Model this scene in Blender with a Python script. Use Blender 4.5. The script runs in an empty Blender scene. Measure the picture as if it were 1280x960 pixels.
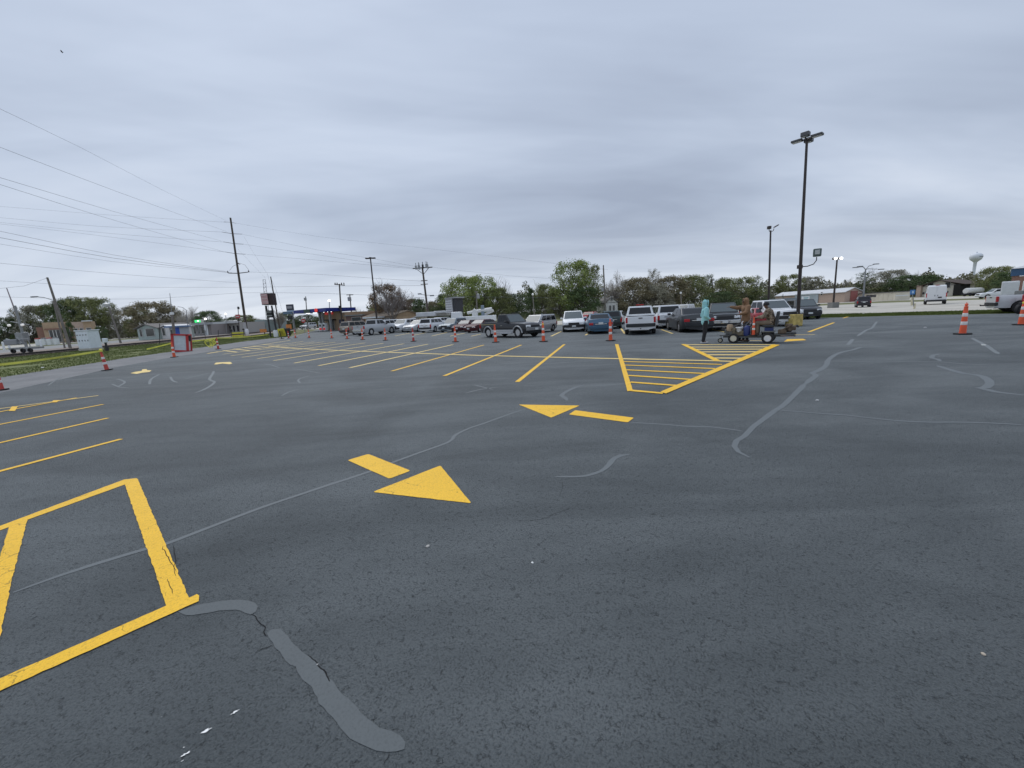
import bpy, bmesh, math, random
from mathutils import Vector, Matrix, noise
from math import radians as R, sin, cos, pi
random.seed(7)
sc = bpy.context.scene
COL = sc.collection

# ------------------------------------------------------------------ camera
HCAM, FPX, PITCH, ROLL = 1.75, 505.0, R(9.98), R(-3.0)
_f = Vector((0, cos(PITCH), -sin(PITCH)))
_r0 = Vector((1, 0, 0)); _u0 = _r0.cross(_f)
_rt = cos(ROLL)*_r0 + sin(ROLL)*_u0
_up = -sin(ROLL)*_r0 + cos(ROLL)*_u0
CAM = Vector((0, 0, HCAM))
cam = bpy.data.objects.new("camera", bpy.data.cameras.new("camera"))
COL.objects.link(cam); sc.camera = cam
cam.data.sensor_width = 36; cam.data.lens = 36*FPX/1280
cam.data.clip_start = .05; cam.data.clip_end = 5000
m = Matrix((_rt, _up, -_f)).transposed().to_4x4(); m.translation = CAM
cam.matrix_world = m

# ------------------------------------------------------------------ world (overcast) and sun
w = bpy.data.worlds.new("World"); sc.world = w; w.use_nodes = True
nt = w.node_tree; nt.nodes.clear()
def N(nt, t, **k):
    n = nt.nodes.new(t)
    for a, b in k.items():
        if a.startswith('i_'):
            key = a[2:]; key = int(key) if key.isdigit() else key.replace('_', ' ')
            n.inputs[key].default_value = b
        else: setattr(n, a, b)
    return n
def math_(nt, op, a, b=None, c=None, clamp=False):
    n = nt.nodes.new('ShaderNodeMath'); n.operation = op; n.use_clamp = clamp
    for i, v in enumerate((a, b, c)):
        if v is None: continue
        if isinstance(v, (int, float)): n.inputs[i].default_value = v
        else: nt.links.new(v, n.inputs[i])
    return n.outputs[0]
def mixc(nt, fac, a, b, mode='MIX'):
    n = nt.nodes.new('ShaderNodeMix'); n.data_type = 'RGBA'; n.blend_type = mode
    for i, v in ((0, fac), (6, a), (7, b)):
        if isinstance(v, (int, float)): n.inputs[i].default_value = v
        elif isinstance(v, (tuple, list)): n.inputs[i].default_value = (*v[:3], 1)
        else: nt.links.new(v, n.inputs[i])
    return n.outputs[2]
def ramp(nt, fac, stops, interp='LINEAR'):
    n = nt.nodes.new('ShaderNodeValToRGB'); n.color_ramp.interpolation = interp
    el = n.color_ramp.elements
    while len(el) < len(stops): el.new(.5)
    for e, (p, c) in zip(el, stops):
        e.position = p; e.color = (*c, 1) if isinstance(c, (tuple, list)) else (c, c, c, 1)
    nt.links.new(fac, n.inputs[0]); return n.outputs[0]

SUN_EL, SUN_ROT = R(52), R(-25)
geo = N(nt, 'ShaderNodeNewGeometry')
neg = N(nt, 'ShaderNodeVectorMath', operation='SCALE'); neg.inputs[3].default_value = -1
nt.links.new(geo.outputs['Incoming'], neg.inputs[0])
sep = N(nt, 'ShaderNodeSeparateXYZ'); nt.links.new(neg.outputs[0], sep.inputs[0])
z = math_(nt, 'MAXIMUM', sep.outputs[2], 0.0)
zz = math_(nt, 'ADD', z, .17)
u_ = math_(nt, 'DIVIDE', sep.outputs[0], zz); v_ = math_(nt, 'DIVIDE', sep.outputs[1], zz)
cmb = N(nt, 'ShaderNodeCombineXYZ'); nt.links.new(u_, cmb.inputs[0]); nt.links.new(v_, cmb.inputs[1])
def cloud(scale, rot, sx, sy, det, dist, rough=.55):
    mp = N(nt, 'ShaderNodeMapping'); mp.inputs['Rotation'].default_value = (0, 0, rot)
    mp.inputs['Scale'].default_value = (sx, sy, 1)
    nt.links.new(cmb.outputs[0], mp.inputs[0])
    n = N(nt, 'ShaderNodeTexNoise'); n.inputs['Scale'].default_value = scale
    n.inputs['Detail'].default_value = det; n.inputs['Distortion'].default_value = dist
    n.inputs['Roughness'].default_value = rough
    nt.links.new(mp.outputs[0], n.inputs[0]); return n.outputs[0]
c1 = cloud(.60, R(-32), .50, 1.0, 5, .5)
c2 = cloud(1.7, R(-34), .32, 1.1, 5, .9, .5)
c3 = cloud(.23, R(30), 1, 1, 2, .2)
s = math_(nt, 'ADD', math_(nt, 'MULTIPLY', c1, .62), math_(nt, 'MULTIPLY', c2, .17))
s = math_(nt, 'ADD', s, math_(nt, 'MULTIPLY', c3, .33))
cl = ramp(nt, s, [(.44, (.315, .365, .465)), (.52, (.385, .445, .555)), (.60, (.475, .540, .655)), (.70, (.58, .640, .745))])
# paler band near the horizon, gently brighter towards the zenith as overcast skies are
hor = math_(nt, 'POWER', math_(nt, 'SUBTRACT', 1.0, math_(nt, 'MINIMUM', math_(nt, 'MULTIPLY', z, 4.2), 1.0)), 2.0)
side = math_(nt, 'MULTIPLY_ADD', sep.outputs[0], -.18, .78, clamp=True)
hb = math_(nt, 'MULTIPLY', hor, math_(nt, 'ADD', side, math_(nt, 'MULTIPLY', math_(nt, 'SUBTRACT', c2, .5), 1.6)), clamp=True)
cl = mixc(nt, hb, cl, (.74, .79, .87))
zen = math_(nt, 'MULTIPLY_ADD', math_(nt, 'POWER', z, 1.5), .55, 1.02)
cl = mixc(nt, 1.0, cl, zen, 'MULTIPLY')
sky = N(nt, 'ShaderNodeTexSky', sky_type='NISHITA', sun_disc=False, sun_elevation=SUN_EL, sun_rotation=SUN_ROT)
bg1 = N(nt, 'ShaderNodeBackground'); nt.links.new(sky.outputs[0], bg1.inputs[0]); bg1.inputs[1].default_value = .08
bg2 = N(nt, 'ShaderNodeBackground'); nt.links.new(cl, bg2.inputs[0]); bg2.inputs[1].default_value = 1.0
mx = N(nt, 'ShaderNodeMixShader'); mx.inputs[0].default_value = .94
nt.links.new(bg1.outputs[0], mx.inputs[1]); nt.links.new(bg2.outputs[0], mx.inputs[2])
wo = N(nt, 'ShaderNodeOutputWorld'); nt.links.new(mx.outputs[0], wo.inputs[0])

sun = bpy.data.objects.new("sun", bpy.data.lights.new("sun", 'SUN')); COL.objects.link(sun)
sun.data.energy = 1.3; sun.data.angle = R(45); sun.data.color = (1, .97, .93)
sd = Vector((sin(SUN_ROT)*cos(SUN_EL), cos(SUN_ROT)*cos(SUN_EL), sin(SUN_EL)))
sun.rotation_euler = sd.to_track_quat('Z', 'Y').to_euler()
sc.view_settings.view_transform = 'Standard'; sc.view_settings.look = 'None'
sc.view_settings.exposure = 0.12; sc.view_settings.gamma = 1

# ------------------------------------------------------------------ pixel -> place (1280x960 photograph)
def ray(px, py): return (px-640)/FPX*_rt - (py-480)/FPX*_up + _f
def G(px, py, z=0.0):
    d = ray(px, py); t = (z-HCAM)/d.z; return CAM + d*t
def W(px, py, Y):
    d = ray(px, py); return CAM + d*(Y/d.y)
def hz(px): return 391 - .0524*(px-640)
def GD(px, Y, z=0.0):          # ground point seen at column px at depth Y
    p = W(px, hz(px), Y); return Vector((p.x, Y, z))
def az(px): return 90 - math.degrees(math.atan((px-640)/FPX))   # heading of the view ray, degrees

# ------------------------------------------------------------------ materials
MATS = {}
def mat(name, col, rough=.6, metal=0, var=0, vscale=4, bump=0, bscale=40, emit=0, spec=.5, coat=0, dirt=None):
    if name in MATS: return MATS[name]
    m = bpy.data.materials.new(name); m.use_nodes = True; t = m.node_tree
    b = t.nodes['Principled BSDF']; MATS[name] = m
    b.inputs['Base Color'].default_value = (*col, 1); b.inputs['Roughness'].default_value = rough
    b.inputs['Metallic'].default_value = metal; b.inputs['Specular IOR Level'].default_value = spec
    if coat: b.inputs['Coat Weight'].default_value = coat; b.inputs['Coat Roughness'].default_value = .08
    if emit: b.inputs['Emission Color'].default_value = (*col, 1); b.inputs['Emission Strength'].default_value = emit
    if var or dirt:
        tc = N(t, 'ShaderNodeTexCoord'); n = N(t, 'ShaderNodeTexNoise'); n.inputs['Scale'].default_value = vscale
        n.inputs['Detail'].default_value = 5; t.links.new(tc.outputs['Object'], n.inputs[0])
        d2 = dirt or tuple(c*(1-var) for c in col)
        c = ramp(t, n.outputs[0], [(.35, d2), (.65, tuple(min(1, c*(1+var*.5)) for c in col))])
        t.links.new(c, b.inputs['Base Color'])
    if bump:
        tc = N(t, 'ShaderNodeTexCoord'); n = N(t, 'ShaderNodeTexNoise'); n.inputs['Scale'].default_value = bscale
        n.inputs['Detail'].default_value = 4; t.links.new(tc.outputs['Object'], n.inputs[0])
        bp = N(t, 'ShaderNodeBump'); bp.inputs['Strength'].default_value = bump; bp.inputs['Distance'].default_value = .02
        t.links.new(n.outputs[0], bp.inputs['Height']); t.links.new(bp.outputs[0], b.inputs['Normal'])
    return m

def grain_nodes(t, amp):
    """pitted pavement grain in world metres: returns (height, pit mask)"""
    tc = N(t, 'ShaderNodeTexCoord')
    mp = N(t, 'ShaderNodeMapping'); mp.inputs['Rotation'].default_value = (0, 0, .5); mp.inputs['Scale'].default_value = (1, .85, 1)
    t.links.new(tc.outputs['Object'], mp.inputs[0])
    n1 = N(t, 'ShaderNodeTexNoise'); n1.inputs['Scale'].default_value = 78; n1.inputs['Detail'].default_value = 4; n1.inputs['Roughness'].default_value = .65
    n2 = N(t, 'ShaderNodeTexNoise'); n2.inputs['Scale'].default_value = 130; n2.inputs['Detail'].default_value = 2
    n3 = N(t, 'ShaderNodeTexNoise'); n3.inputs['Scale'].default_value = 9; n3.inputs['Detail'].default_value = 3
    for n in (n1, n2, n3): t.links.new(mp.outputs[0], n.inputs[0])
    h = math_(t, 'ADD', n1.outputs[0], math_(t, 'MULTIPLY', n2.outputs[0], .35))
    pit = ramp(t, h, [(.46, 0.0), (.70, 1.0)])
    dens = ramp(t, n3.outputs[0], [(.35, .55), (.65, 1.0)])
    return tc, h, pit, dens

def mat_asphalt():
    m = bpy.data.materials.new('sealed asphalt'); m.use_nodes = True; t = m.node_tree
    b = t.nodes['Principled BSDF']
    tc, h, pit, dens = grain_nodes(t, 1)
    def ns(scale, sx, sy, rot, det=4, dist=0.):
        mp = N(t, 'ShaderNodeMapping'); mp.inputs['Scale'].default_value = (sx, sy, 1); mp.inputs['Rotation'].default_value = (0, 0, rot)
        t.links.new(tc.outputs['Object'], mp.inputs[0])
        n = N(t, 'ShaderNodeTexNoise'); n.inputs['Scale'].default_value = scale; n.inputs['Detail'].default_value = det
        n.inputs['Distortion'].default_value = dist
        t.links.new(mp.outputs[0], n.inputs[0]); return n.outputs[0]
    big = ns(.30, 1, 1, 0, 4, .9)
    brush = ns(.5, .35, 1.5, .12, 5, 1.0)     # squeegee sweeps
    fine = ns(2.6, .5, 1.4, -.3, 5, .5)
    mix = math_(t, 'ADD', math_(t, 'MULTIPLY', big, .42), math_(t, 'MULTIPLY', brush, .42))
    mix = math_(t, 'ADD', mix, math_(t, 'MULTIPLY', fine, .16))
    c = ramp(t, mix, [(.38, (.080, .0915, .095)), (.48, (.116, .130, .134)), (.59, (.165, .182, .186))])
    pitc = mixc(t, math_(t, 'MULTIPLY', math_(t, 'SUBTRACT', 1.0, pit), dens), c, (.038, .043, .046))  # pits darkened in the colour, standing in for shading of the relief
    # crevices between the stones: shade painted into the colour, plus a bump
    nw = N(t, 'ShaderNodeTexNoise'); nw.inputs['Scale'].default_value = 35; t.links.new(tc.outputs['Object'], nw.inputs[0])
    ad = N(t, 'ShaderNodeVectorMath', operation='MULTIPLY_ADD'); t.links.new(nw.outputs['Color'], ad.inputs[0]); ad.inputs[1].default_value = (.05, .05, 0); t.links.new(tc.outputs['Object'], ad.inputs[2])
    ve = N(t, 'ShaderNodeTexVoronoi', feature='DISTANCE_TO_EDGE'); ve.inputs['Scale'].default_value = 44; t.links.new(ad.outputs[0], ve.inputs[0])
    gate = ns(26, 1, 1, .7, 2)
    cre = math_(t, 'MULTIPLY', math_(t, 'SUBTRACT', 1.0, math_(t, 'MULTIPLY', ve.outputs['Distance'], 9.0, clamp=True)), math_(t, 'MULTIPLY', math_(t, 'SUBTRACT', gate, .53), 6.0, clamp=True))
    pitc = mixc(t, math_(t, 'MULTIPLY', cre, .55), pitc, (.018, .021, .023))
    h = math_(t, 'SUBTRACT', h, math_(t, 'MULTIPLY', cre, .35))
    # stray pale grit
    vo = N(t, 'ShaderNodeTexVoronoi'); vo.inputs['Scale'].default_value = 5.5; t.links.new(tc.outputs['Object'], vo.inputs[0])
    sp = math_(t, 'LESS_THAN', vo.outputs['Distance'], .014)
    pitc = mixc(t, math_(t, 'MULTIPLY', sp, .5), pitc, (.4, .4, .38))
    t.links.new(pitc, b.inputs['Base Color'])
    rr = ramp(t, mix, [(.35, .66), (.65, .85)]); t.links.new(rr, b.inputs['Roughness'])
    b.inputs['Specular IOR Level'].default_value = .30
    bp = N(t, 'ShaderNodeBump'); bp.inputs['Strength'].default_value = 1.0; bp.inputs['Distance'].default_value = .022
    t.links.new(h, bp.inputs['Height']); t.links.new(bp.outputs[0], b.inputs['Normal'])
    MATS['asphalt'] = m; return m

def mat_overlay(name, col, dark, keep=.45, cracks=False, rough=.6, bumpd=.004):
    """paint / sealer film lying on the asphalt: the grain still shows"""
    m = bpy.data.materials.new(name); m.use_nodes = True; t = m.node_tree
    b = t.nodes['Principled BSDF']
    tc, h, pit, dens = grain_nodes(t, 1)
    n = N(t, 'ShaderNodeTexNoise'); n.inputs['Scale'].default_value = 3; n.inputs['Detail'].default_value = 6
    t.links.new(tc.outputs['Object'], n.inputs[0])
    c = ramp(t, n.outputs[0], [(.3, tuple(x*.93 for x in col)), (.7, col)])
    c = mixc(t, math_(t, 'MULTIPLY', math_(t, 'SUBTRACT', 1.0, pit), keep), c, dark)
    if cracks:
        nn = N(t, 'ShaderNodeTexNoise'); nn.inputs['Scale'].default_value = 5; nn.inputs['Detail'].default_value = 4
        t.links.new(tc.outputs['Object'], nn.inputs[0])
        add = N(t, 'ShaderNodeVectorMath', operation='MULTIPLY_ADD'); t.links.new(nn.outputs['Color'], add.inputs[0])
        add.inputs[1].default_value = (.35, .35, 0); t.links.new(tc.outputs['Object'], add.inputs[2])
        v = N(t, 'ShaderNodeTexVoronoi', feature='DISTANCE_TO_EDGE'); v.inputs['Scale'].default_value = 2.6
        t.links.new(add.outputs[0], v.inputs[0])
        n4 = N(t, 'ShaderNodeTexNoise'); n4.inputs['Scale'].default_value = 1.6; t.links.new(tc.outputs['Object'], n4.inputs[0])
        k = math_(t, 'MULTIPLY', math_(t, 'LESS_THAN', v.outputs['Distance'], .007), math_(t, 'GREATER_THAN', n4.outputs[0], .5))
        c = mixc(t, math_(t, 'MULTIPLY', k, .5), c, (.12, .08, .02))
    t.links.new(c, b.inputs['Base Color']); b.inputs['Roughness'].default_value = rough; b.inputs['Specular IOR Level'].default_value = .2
    bp = N(t, 'ShaderNodeBump'); bp.inputs['Strength'].default_value = .6; bp.inputs['Distance'].default_value = bumpd
    t.links.new(h, bp.inputs['Height']); t.links.new(bp.outputs[0], b.inputs['Normal'])
    return m

def mat_ground(name, c1, c2, c3, sc1=.5, sc2=6, rough=.9):
    m = bpy.data.materials.new(name); m.use_nodes = True; t = m.node_tree
    b = t.nodes['Principled BSDF']; tc = N(t, 'ShaderNodeTexCoord')
    a = N(t, 'ShaderNodeTexNoise'); a.inputs['Scale'].default_value = sc1; a.inputs['Detail'].default_value = 6
    d = N(t, 'ShaderNodeTexNoise'); d.inputs['Scale'].default_value = sc2; d.inputs['Detail'].default_value = 6
    t.links.new(tc.outputs['Object'], a.inputs[0]); t.links.new(tc.outputs['Object'], d.inputs[0])
    x = math_(t, 'ADD', math_(t, 'MULTIPLY', a.outputs[0], .6), math_(t, 'MULTIPLY', d.outputs[0], .4))
    t.links.new(ramp(t, x, [(.38, c1), (.5, c2), (.62, c3)]), b.inputs['Base Color'])
    b.inputs['Roughness'].default_value = rough
    b.inputs['Specular IOR Level'].default_value = .2
    bp = N(t, 'ShaderNodeBump'); bp.inputs['Strength'].default_value = .5; bp.inputs['Distance'].default_value = .03
    t.links.new(d.outputs[0], bp.inputs['Height']); t.links.new(bp.outputs[0], b.inputs['Normal'])
    MATS[name] = m; return m

ASPH = mat_asphalt()
PAINT = mat_overlay('yellow traffic paint', (.92, .54, .035), (.38, .22, .03), .5, True, .55, .004)
PAINTP = mat_overlay('pale worn yellow paint', (.86, .64, .24), (.35, .27, .12), .5, False, .6)
PAINTW = mat_overlay('old white paint', (.42, .43, .41), (.1, .1, .1), .5)
SEALN = mat_overlay('near crack sealer', (.112, .126, .131), (.05, .056, .06), .35, False, .6, .002)
SEAL = mat_overlay('grey crack sealer', (.142, .158, .164), (.05, .056, .062), .22, False, .6, .0012)
SEALP = mat_overlay('faint crack sealer', (.175, .192, .197), (.07, .076, .084), .3, False, .65, .002)
OLD = mat_ground('old weathered asphalt', (.17, .170, .172), (.205, .205, .205), (.24, .238, .234), .6, 9)
GRASS = mat_ground('mown grass', (.11, .13, .045), (.145, .165, .06), (.19, .195, .085), .8, 7)
FIELD = mat_ground('winter lawn', (.105, .115, .045), (.145, .15, .065), (.20, .19, .10), .12, 2)
DIRT = mat_ground('track ballast', (.19, .155, .13), (.26, .215, .185), (.33, .29, .25), .5, 8)
GRAVEL = mat_ground('grey gravel', (.20, .20, .195), (.27, .27, .26), (.34, .335, .32), .5, 9)
CONC = mat_ground('pale concrete road', (.40, .38, .33), (.47, .445, .39), (.54, .51, .45), .25, 5)

# ------------------------------------------------------------------ mesh helpers
class MB:
    def __init__(s): s.v = []; s.f = []; s.m = []
    def add(s, vs, fs, mi=0):
        o = len(s.v); s.v += [Vector(v) for v in vs]
        for f in fs: s.f.append(tuple(i+o for i in f)); s.m.append(mi)
        return s
    def box(s, c, d, rz=0, mi=0, top=1.0, M=None):
        hx, hy, hz_ = d[0]/2, d[1]/2, d[2]/2
        vs = [Vector((x*hx*(top if q > 0 else 1), y*hy*(top if q > 0 else 1), q*hz_)) for q in (-1, 1) for x, y in ((-1, -1), (1, -1), (1, 1), (-1, 1))]
        rot = M if M is not None else Matrix.Rotation(rz, 3, 'Z')
        vs = [rot @ v + Vector(c) for v in vs]
        return s.add(vs, [(3, 2, 1, 0), (4, 5, 6, 7), (0, 1, 5, 4), (1, 2, 6, 5), (2, 3, 7, 6), (3, 0, 4, 7)], mi)
    def tube(s, pts, r, n=8, mi=0, cap=True):
        pts = [Vector(p) for p in pts]; k = len(pts)
        rs = r if isinstance(r, (list, tuple)) else [r]*k
        vs = []; prev = None
        for i, p in enumerate(pts):
            t = (pts[min(i+1, k-1)] - pts[max(i-1, 0)])
            if t.length < 1e-9: t = Vector((0, 0, 1))
            t.normalize()
            a = prev if prev is not None else (Vector((1, 0, 0)) if abs(t.x) < .9 else Vector((0, 1, 0)))
            a = (a - t*a.dot(t)); a.normalize(); prev = a; b = t.cross(a)
            vs += [p + (a*cos(2*pi*j/n) + b*sin(2*pi*j/n))*rs[i] for j in range(n)]
        fs = [(i*n+j, i*n+(j+1) % n, (i+1)*n+(j+1) % n, (i+1)*n+j) for i in range(k-1) for j in range(n)]
        if cap: fs += [tuple(range(n))[::-1], tuple(range((k-1)*n, k*n))]
        return s.add(vs, fs, mi)
    def lathe(s, prof, n=16, c=(0, 0, 0), M=None, mi=0):
        vs = []; M = M or Matrix.Identity(3)
        for r, z in prof: vs += [M @ Vector((r*cos(2*pi*j/n), r*sin(2*pi*j/n), z)) + Vector(c) for j in range(n)]
        k = len(prof)
        fs = [(i*n+j, i*n+(j+1) % n, (i+1)*n+(j+1) % n, (i+1)*n+j) for i in range(k-1) for j in range(n)]
        if prof[0][0] > 1e-4: fs.append(tuple(range(n))[::-1])
        if prof[-1][0] > 1e-4: fs.append(tuple(range((k-1)*n, k*n)))
        return s.add(vs, fs, mi)
    def prism(s, poly, z0, z1, mi=0, M=None, c=(0, 0, 0)):
        n = len(poly); M = M or Matrix.Identity(3)
        vs = [M @ Vector((x, y, z0)) + Vector(c) for x, y in poly] + [M @ Vector((x, y, z1)) + Vector(c) for x, y in poly]
        return s.add(vs, [tuple(range(n))[::-1], tuple(range(n, 2*n))] + [(i, (i+1) % n, n+(i+1) % n, n+i) for i in range(n)], mi)
    def mesh(s, name, mats, smooth=0):
        me = bpy.data.meshes.new(name); me.from_pydata(s.v, [], s.f)
        for m_ in (mats if isinstance(mats, (list, tuple)) else [mats]): me.materials.append(m_)
        me.polygons.foreach_set('material_index', s.m); me.update()
        if smooth:
            me.polygons.foreach_set('use_smooth', [True]*len(me.polygons)); me.set_sharp_from_angle(angle=R(smooth))
        return me
    def obj(s, name, mats, parent=None, smooth=0, loc=None, rz=0, bevel=0):
        o = link(name, s.mesh(name, mats, smooth), parent)
        if loc is not None: o.location = loc
        if rz: o.rotation_euler.z = rz
        if bevel:
            b = o.modifiers.new('bevel', 'BEVEL'); b.width = bevel; b.segments = 2; b.limit_method = 'ANGLE'
        return o
def link(name, me, parent=None):
    o = bpy.data.objects.new(name, me); COL.objects.link(o)
    if parent is not None: o.parent = parent
    return o
def tag(o, label=None, cat=None, group=None, kind=None):
    if label: o['label'] = label
    if cat: o['category'] = cat
    if group: o['group'] = group
    if kind: o['kind'] = kind
    return o
def thing(name, label, cat, loc=(0, 0, 0), rz=0, group=None, scale=None):
    o = bpy.data.objects.new(name, None); COL.objects.link(o); o.location = loc; o.rotation_euler.z = rz
    if scale: o.scale = (scale,)*3 if isinstance(scale, (int, float)) else scale
    return tag(o, label, cat, group)

# ------------------------------------------------------------------ ground, roads, lot
def sheet(name, poly_w, m, z, kind='structure', parent=None):
    me = bpy.data.meshes.new(name)
    me.from_pydata([(p[0], p[1], z) for p in poly_w], [], [tuple(range(len(poly_w)))]); me.materials.append(m)
    if me.polygons[0].normal.z < 0: me.flip_normals()
    o = link(name, me, parent)
    if kind: o['kind'] = kind
    return o
GR = lambda pts: [tuple(G(*p).xy) for p in pts]
sheet('ground', [(-1500, -200), (1500, -200), (1500, 2500), (-1500, 2500)], FIELD, -.05)
# sealed lot: front and near part; its far edge runs beside the pale road on the right
LOT_FAR = [(1500, 381), (1280, 391.5), (1100, 395.3), (1040, 397), (760, 404.5), (695, 406.5), (560, 409.5), (445, 410.5), (400, 411.5), (362, 422.5), (350, 425), (310, 432), (210, 447.5), (150, 458), (0, 491), (-200, 535)]
lot_w = GR(LOT_FAR) + [(-6.5, -12), (60, -12), (60, 10)]
lot = sheet('parking_lot', lot_w, ASPH, 0.0)
OLDP = [(445, 410.3), (400, 411.3), (362, 421), (350, 421.7), (310, 426), (210, 440), (150, 448.5), (0, 471.7), (-200, 503)]
sheet('old_lane', GR(OLDP) + [(-19.4, 7), (-13, -10), (-5.5, -10)] + GR([(-190, 545), (0, 497), (150, 461), (210, 450), (310, 434), (362, 423.5), (445, 412)]), OLD, -.006)
# verge, ballast, rail track, gravel lane and pale road on the left, running away from the camera
VERGE = [(362, 421), (350, 421.9), (310, 426.3), (210, 440.4), (150, 449), (0, 472.3), (-200, 504), (-330, 500), (-200, 474), (0, 447.5), (160, 432), (310, 419.5), (368, 413)]
sheet('grass_verge', GR(VERGE), GRASS, -.030)
sheet('track_ballast', GR([(368, 413.4), (310, 420), (160, 432.6), (0, 448.3), (-200, 475), (-200, 464), (0, 441), (160, 427), (310, 415.5), (372, 410.6)]), DIRT, -.036)
sheet('gravel_lane', GR([(372, 410.8), (310, 415.8), (160, 427.5), (0, 441.5), (-200, 465), (-200, 458), (0, 437.2), (160, 424), (310, 413.2), (380, 409)]), GRAVEL, -.042)
sheet('concrete_road_left', GR([(0, 435.8), (160, 422.8), (300, 412.6), (380, 408.6), (380, 407.2), (300, 411.2), (160, 420.8), (0, 432.8), (-200, 453), (-200, 457.5)]), CONC, -.040)
# pale road beyond the lot, centre to right
def off(pts, dy): return [(x, y+dy) for x, y in pts]
RD_N = [(1500, 377), (1280, 386.2), (1100, 391), (1045, 392.5), (900, 396.5), (760, 402.5), (695, 405.8)]
RD_F = [(695, 401.2), (760, 396.5), (900, 388.5), (1045, 381), (1100, 378.6), (1280, 372.5), (1500, 361.5)]
sheet('road', GR(RD_N + [(560, 408.5), (445, 410), (400, 411)]) + GR([(400, 408.5), (445, 406.9), (560, 404.5)] + RD_F), CONC, -.022)
sheet('roadside_grass', GR([(1500, 379), (1280, 391.2), (1100, 395.1), (1045, 396.8), (985, 397.5), (985, 393.5)] + RD_N[3::-1]), GRASS, -.012)
sheet('gas_station_forecourt', GR([(470, 410), (360, 412.2), (345, 410.8), (380, 407.4), (460, 405.4)]), CONC, -.016)
sheet('building_forecourt', GR([(1120, 375.6), (1280, 371), (1280, 368.2), (1120, 372.5), (1010, 378), (1010, 380.5)]), CONC, -.018)

def smooth_line(pts, step=.12):
    out = []
    for i in range(len(pts)-1):
        p0 = pts[max(i-1, 0)]; p1 = pts[i]; p2 = pts[i+1]; p3 = pts[min(i+2, len(pts)-1)]
        n = max(1, min(60, int((p2-p1).length/step)))
        for k in range(n):
            t = k/n
            out.append(.5*((2*p1) + (p2-p0)*t + (2*p0-5*p1+4*p2-p3)*t*t + (3*p1-p0-3*p2+p3)*t**3))
    out.append(pts[-1]); return out
def ribbon(name, pxs, width, m, z, parent, taper=True, rag=.12, smooth=True, kind=None):
    P = [G(*p).xy for p in pxs]
    if smooth: P = smooth_line([Vector(p) for p in P], .08 if P[0].length < 8 else .2)
    vs = []; n = len(P)
    for i, p in enumerate(P):
        t = (P[min(i+1, n-1)]-P[max(i-1, 0)]); t.normalize(); nrm = Vector((-t.y, t.x))
        wd = width if not isinstance(width, (list, tuple)) else width[0]+(width[1]-width[0])*i/(n-1)
        if taper: wd *= min(1, .35 + .65*min(i, n-1-i)/max(1, n*.06))
        a = 1+rag*noise.noise((p.x*3.1, p.y*3.1, 1.7))*2; b = 1+rag*noise.noise((p.x*3.3, p.y*3.3, 9.1))*2
        vs += [(p.x+nrm.x*wd/2*a, p.y+nrm.y*wd/2*a, z), (p.x-nrm.x*wd/2*b, p.y-nrm.y*wd/2*b, z)]
    o = MB().add(vs, [(2*i, 2*i+2, 2*i+3, 2*i+1)[::-1] for i in range(n-1)]).obj(name, m, parent)
    me = o.data; me.update()
    if me.polygons[0].normal.z < 0: me.flip_normals()
    return o
def painted(name, pxs, m, z, parent, rag=.006, label=None, rounded=0):
    P = [Vector(G(*p).xy) for p in pxs]; out = []; n = len(P)
    if rounded:
        Q = []
        for i in range(n):
            a, b, c = P[i-1], P[i], P[(i+1) % n]
            u = (a-b).normalized()*rounded; v = (c-b).normalized()*rounded
            for t in (0, .25, .5, .75, 1): Q.append(b + u*(1-t)**2 + v*t**2)
        P = Q; n = len(P)
    near = min(p.length for p in P) < 12
    for i in range(n):
        a, b = P[i], P[(i+1) % n]; L = (b-a).length; k = max(1, int(L/.035)) if near else 1
        nr = Vector((-(b-a).y, (b-a).x)).normalized()
        for j in range(k):
            q = a+(b-a)*j/k
            out.append(q + nr*(noise.noise((q.x*14, q.y*14, 3))*rag + noise.noise((q.x*50, q.y*50, 7))*rag*.8 if near and j else 0))
    o = sheet(name, out, m, z, None, parent)
    if label: o['label'] = label
    return o
def pline(name, a, b, wd, m, z=.004, parent=None, rag=.0):
    """straight painted line of real width between two photographed points"""
    A, B = Vector(G(*a).xy), Vector(G(*b).xy); t = (B-A).normalized(); n = Vector((-t.y, t.x))*wd/2
    near = min(A.length, B.length) < 12; k = int((B-A).length/.05) if near else 1
    L = []; Rr = []
    for i in range(k+1):
        p = A+(B-A)*i/k; e1 = noise.noise((p.x*12, p.y*12, 5))*.006 if near else 0; e2 = noise.noise((p.x*12, p.y*12, 8))*.006 if near else 0
        L.append(p+n+n.normalized()*e1); Rr.append(p-n-n.normalized()*e2)
    return sheet(name, L+Rr[::-1], m, z, None, parent)

# stall lines, double row
CROSS = [(336, 432.8), (369, 435.6), (416, 437.8), (460, 439.6), (518, 441.6), (600, 444.5), (700, 446.9), (800, 449.2), (882, 450.9), (915, 452)]
STALLS = [((705.5, 430.5), (646.5, 477.5)), ((651.6, 431.3), (555.3, 470)), ((604.8, 431.3), (489.7, 464)), ((566.3, 430.8), (437.3, 459.8)),
 ((535, 430.2), (398.3, 457.2)), ((504.8, 429.7), (367.8, 453.9)), ((479, 429.2), (342, 450.8)), ((456.4, 428.6), (321.7, 448.4)),
 ((436.6, 428.1), (302.5, 446.6)), ((419.7, 427.7), (288.4, 444.8)), ((405.3, 427.3), (278.4, 442.7)), ((392.8, 427.3), (328, 435.4)), ((378.8, 426.9), (345, 431.5))]
for i, (a, b) in enumerate(STALLS):
    pline('stall_line', a, b, .125 if i < 3 else .16, PAINT if i < 3 else PAINTP, .005, lot)
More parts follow.
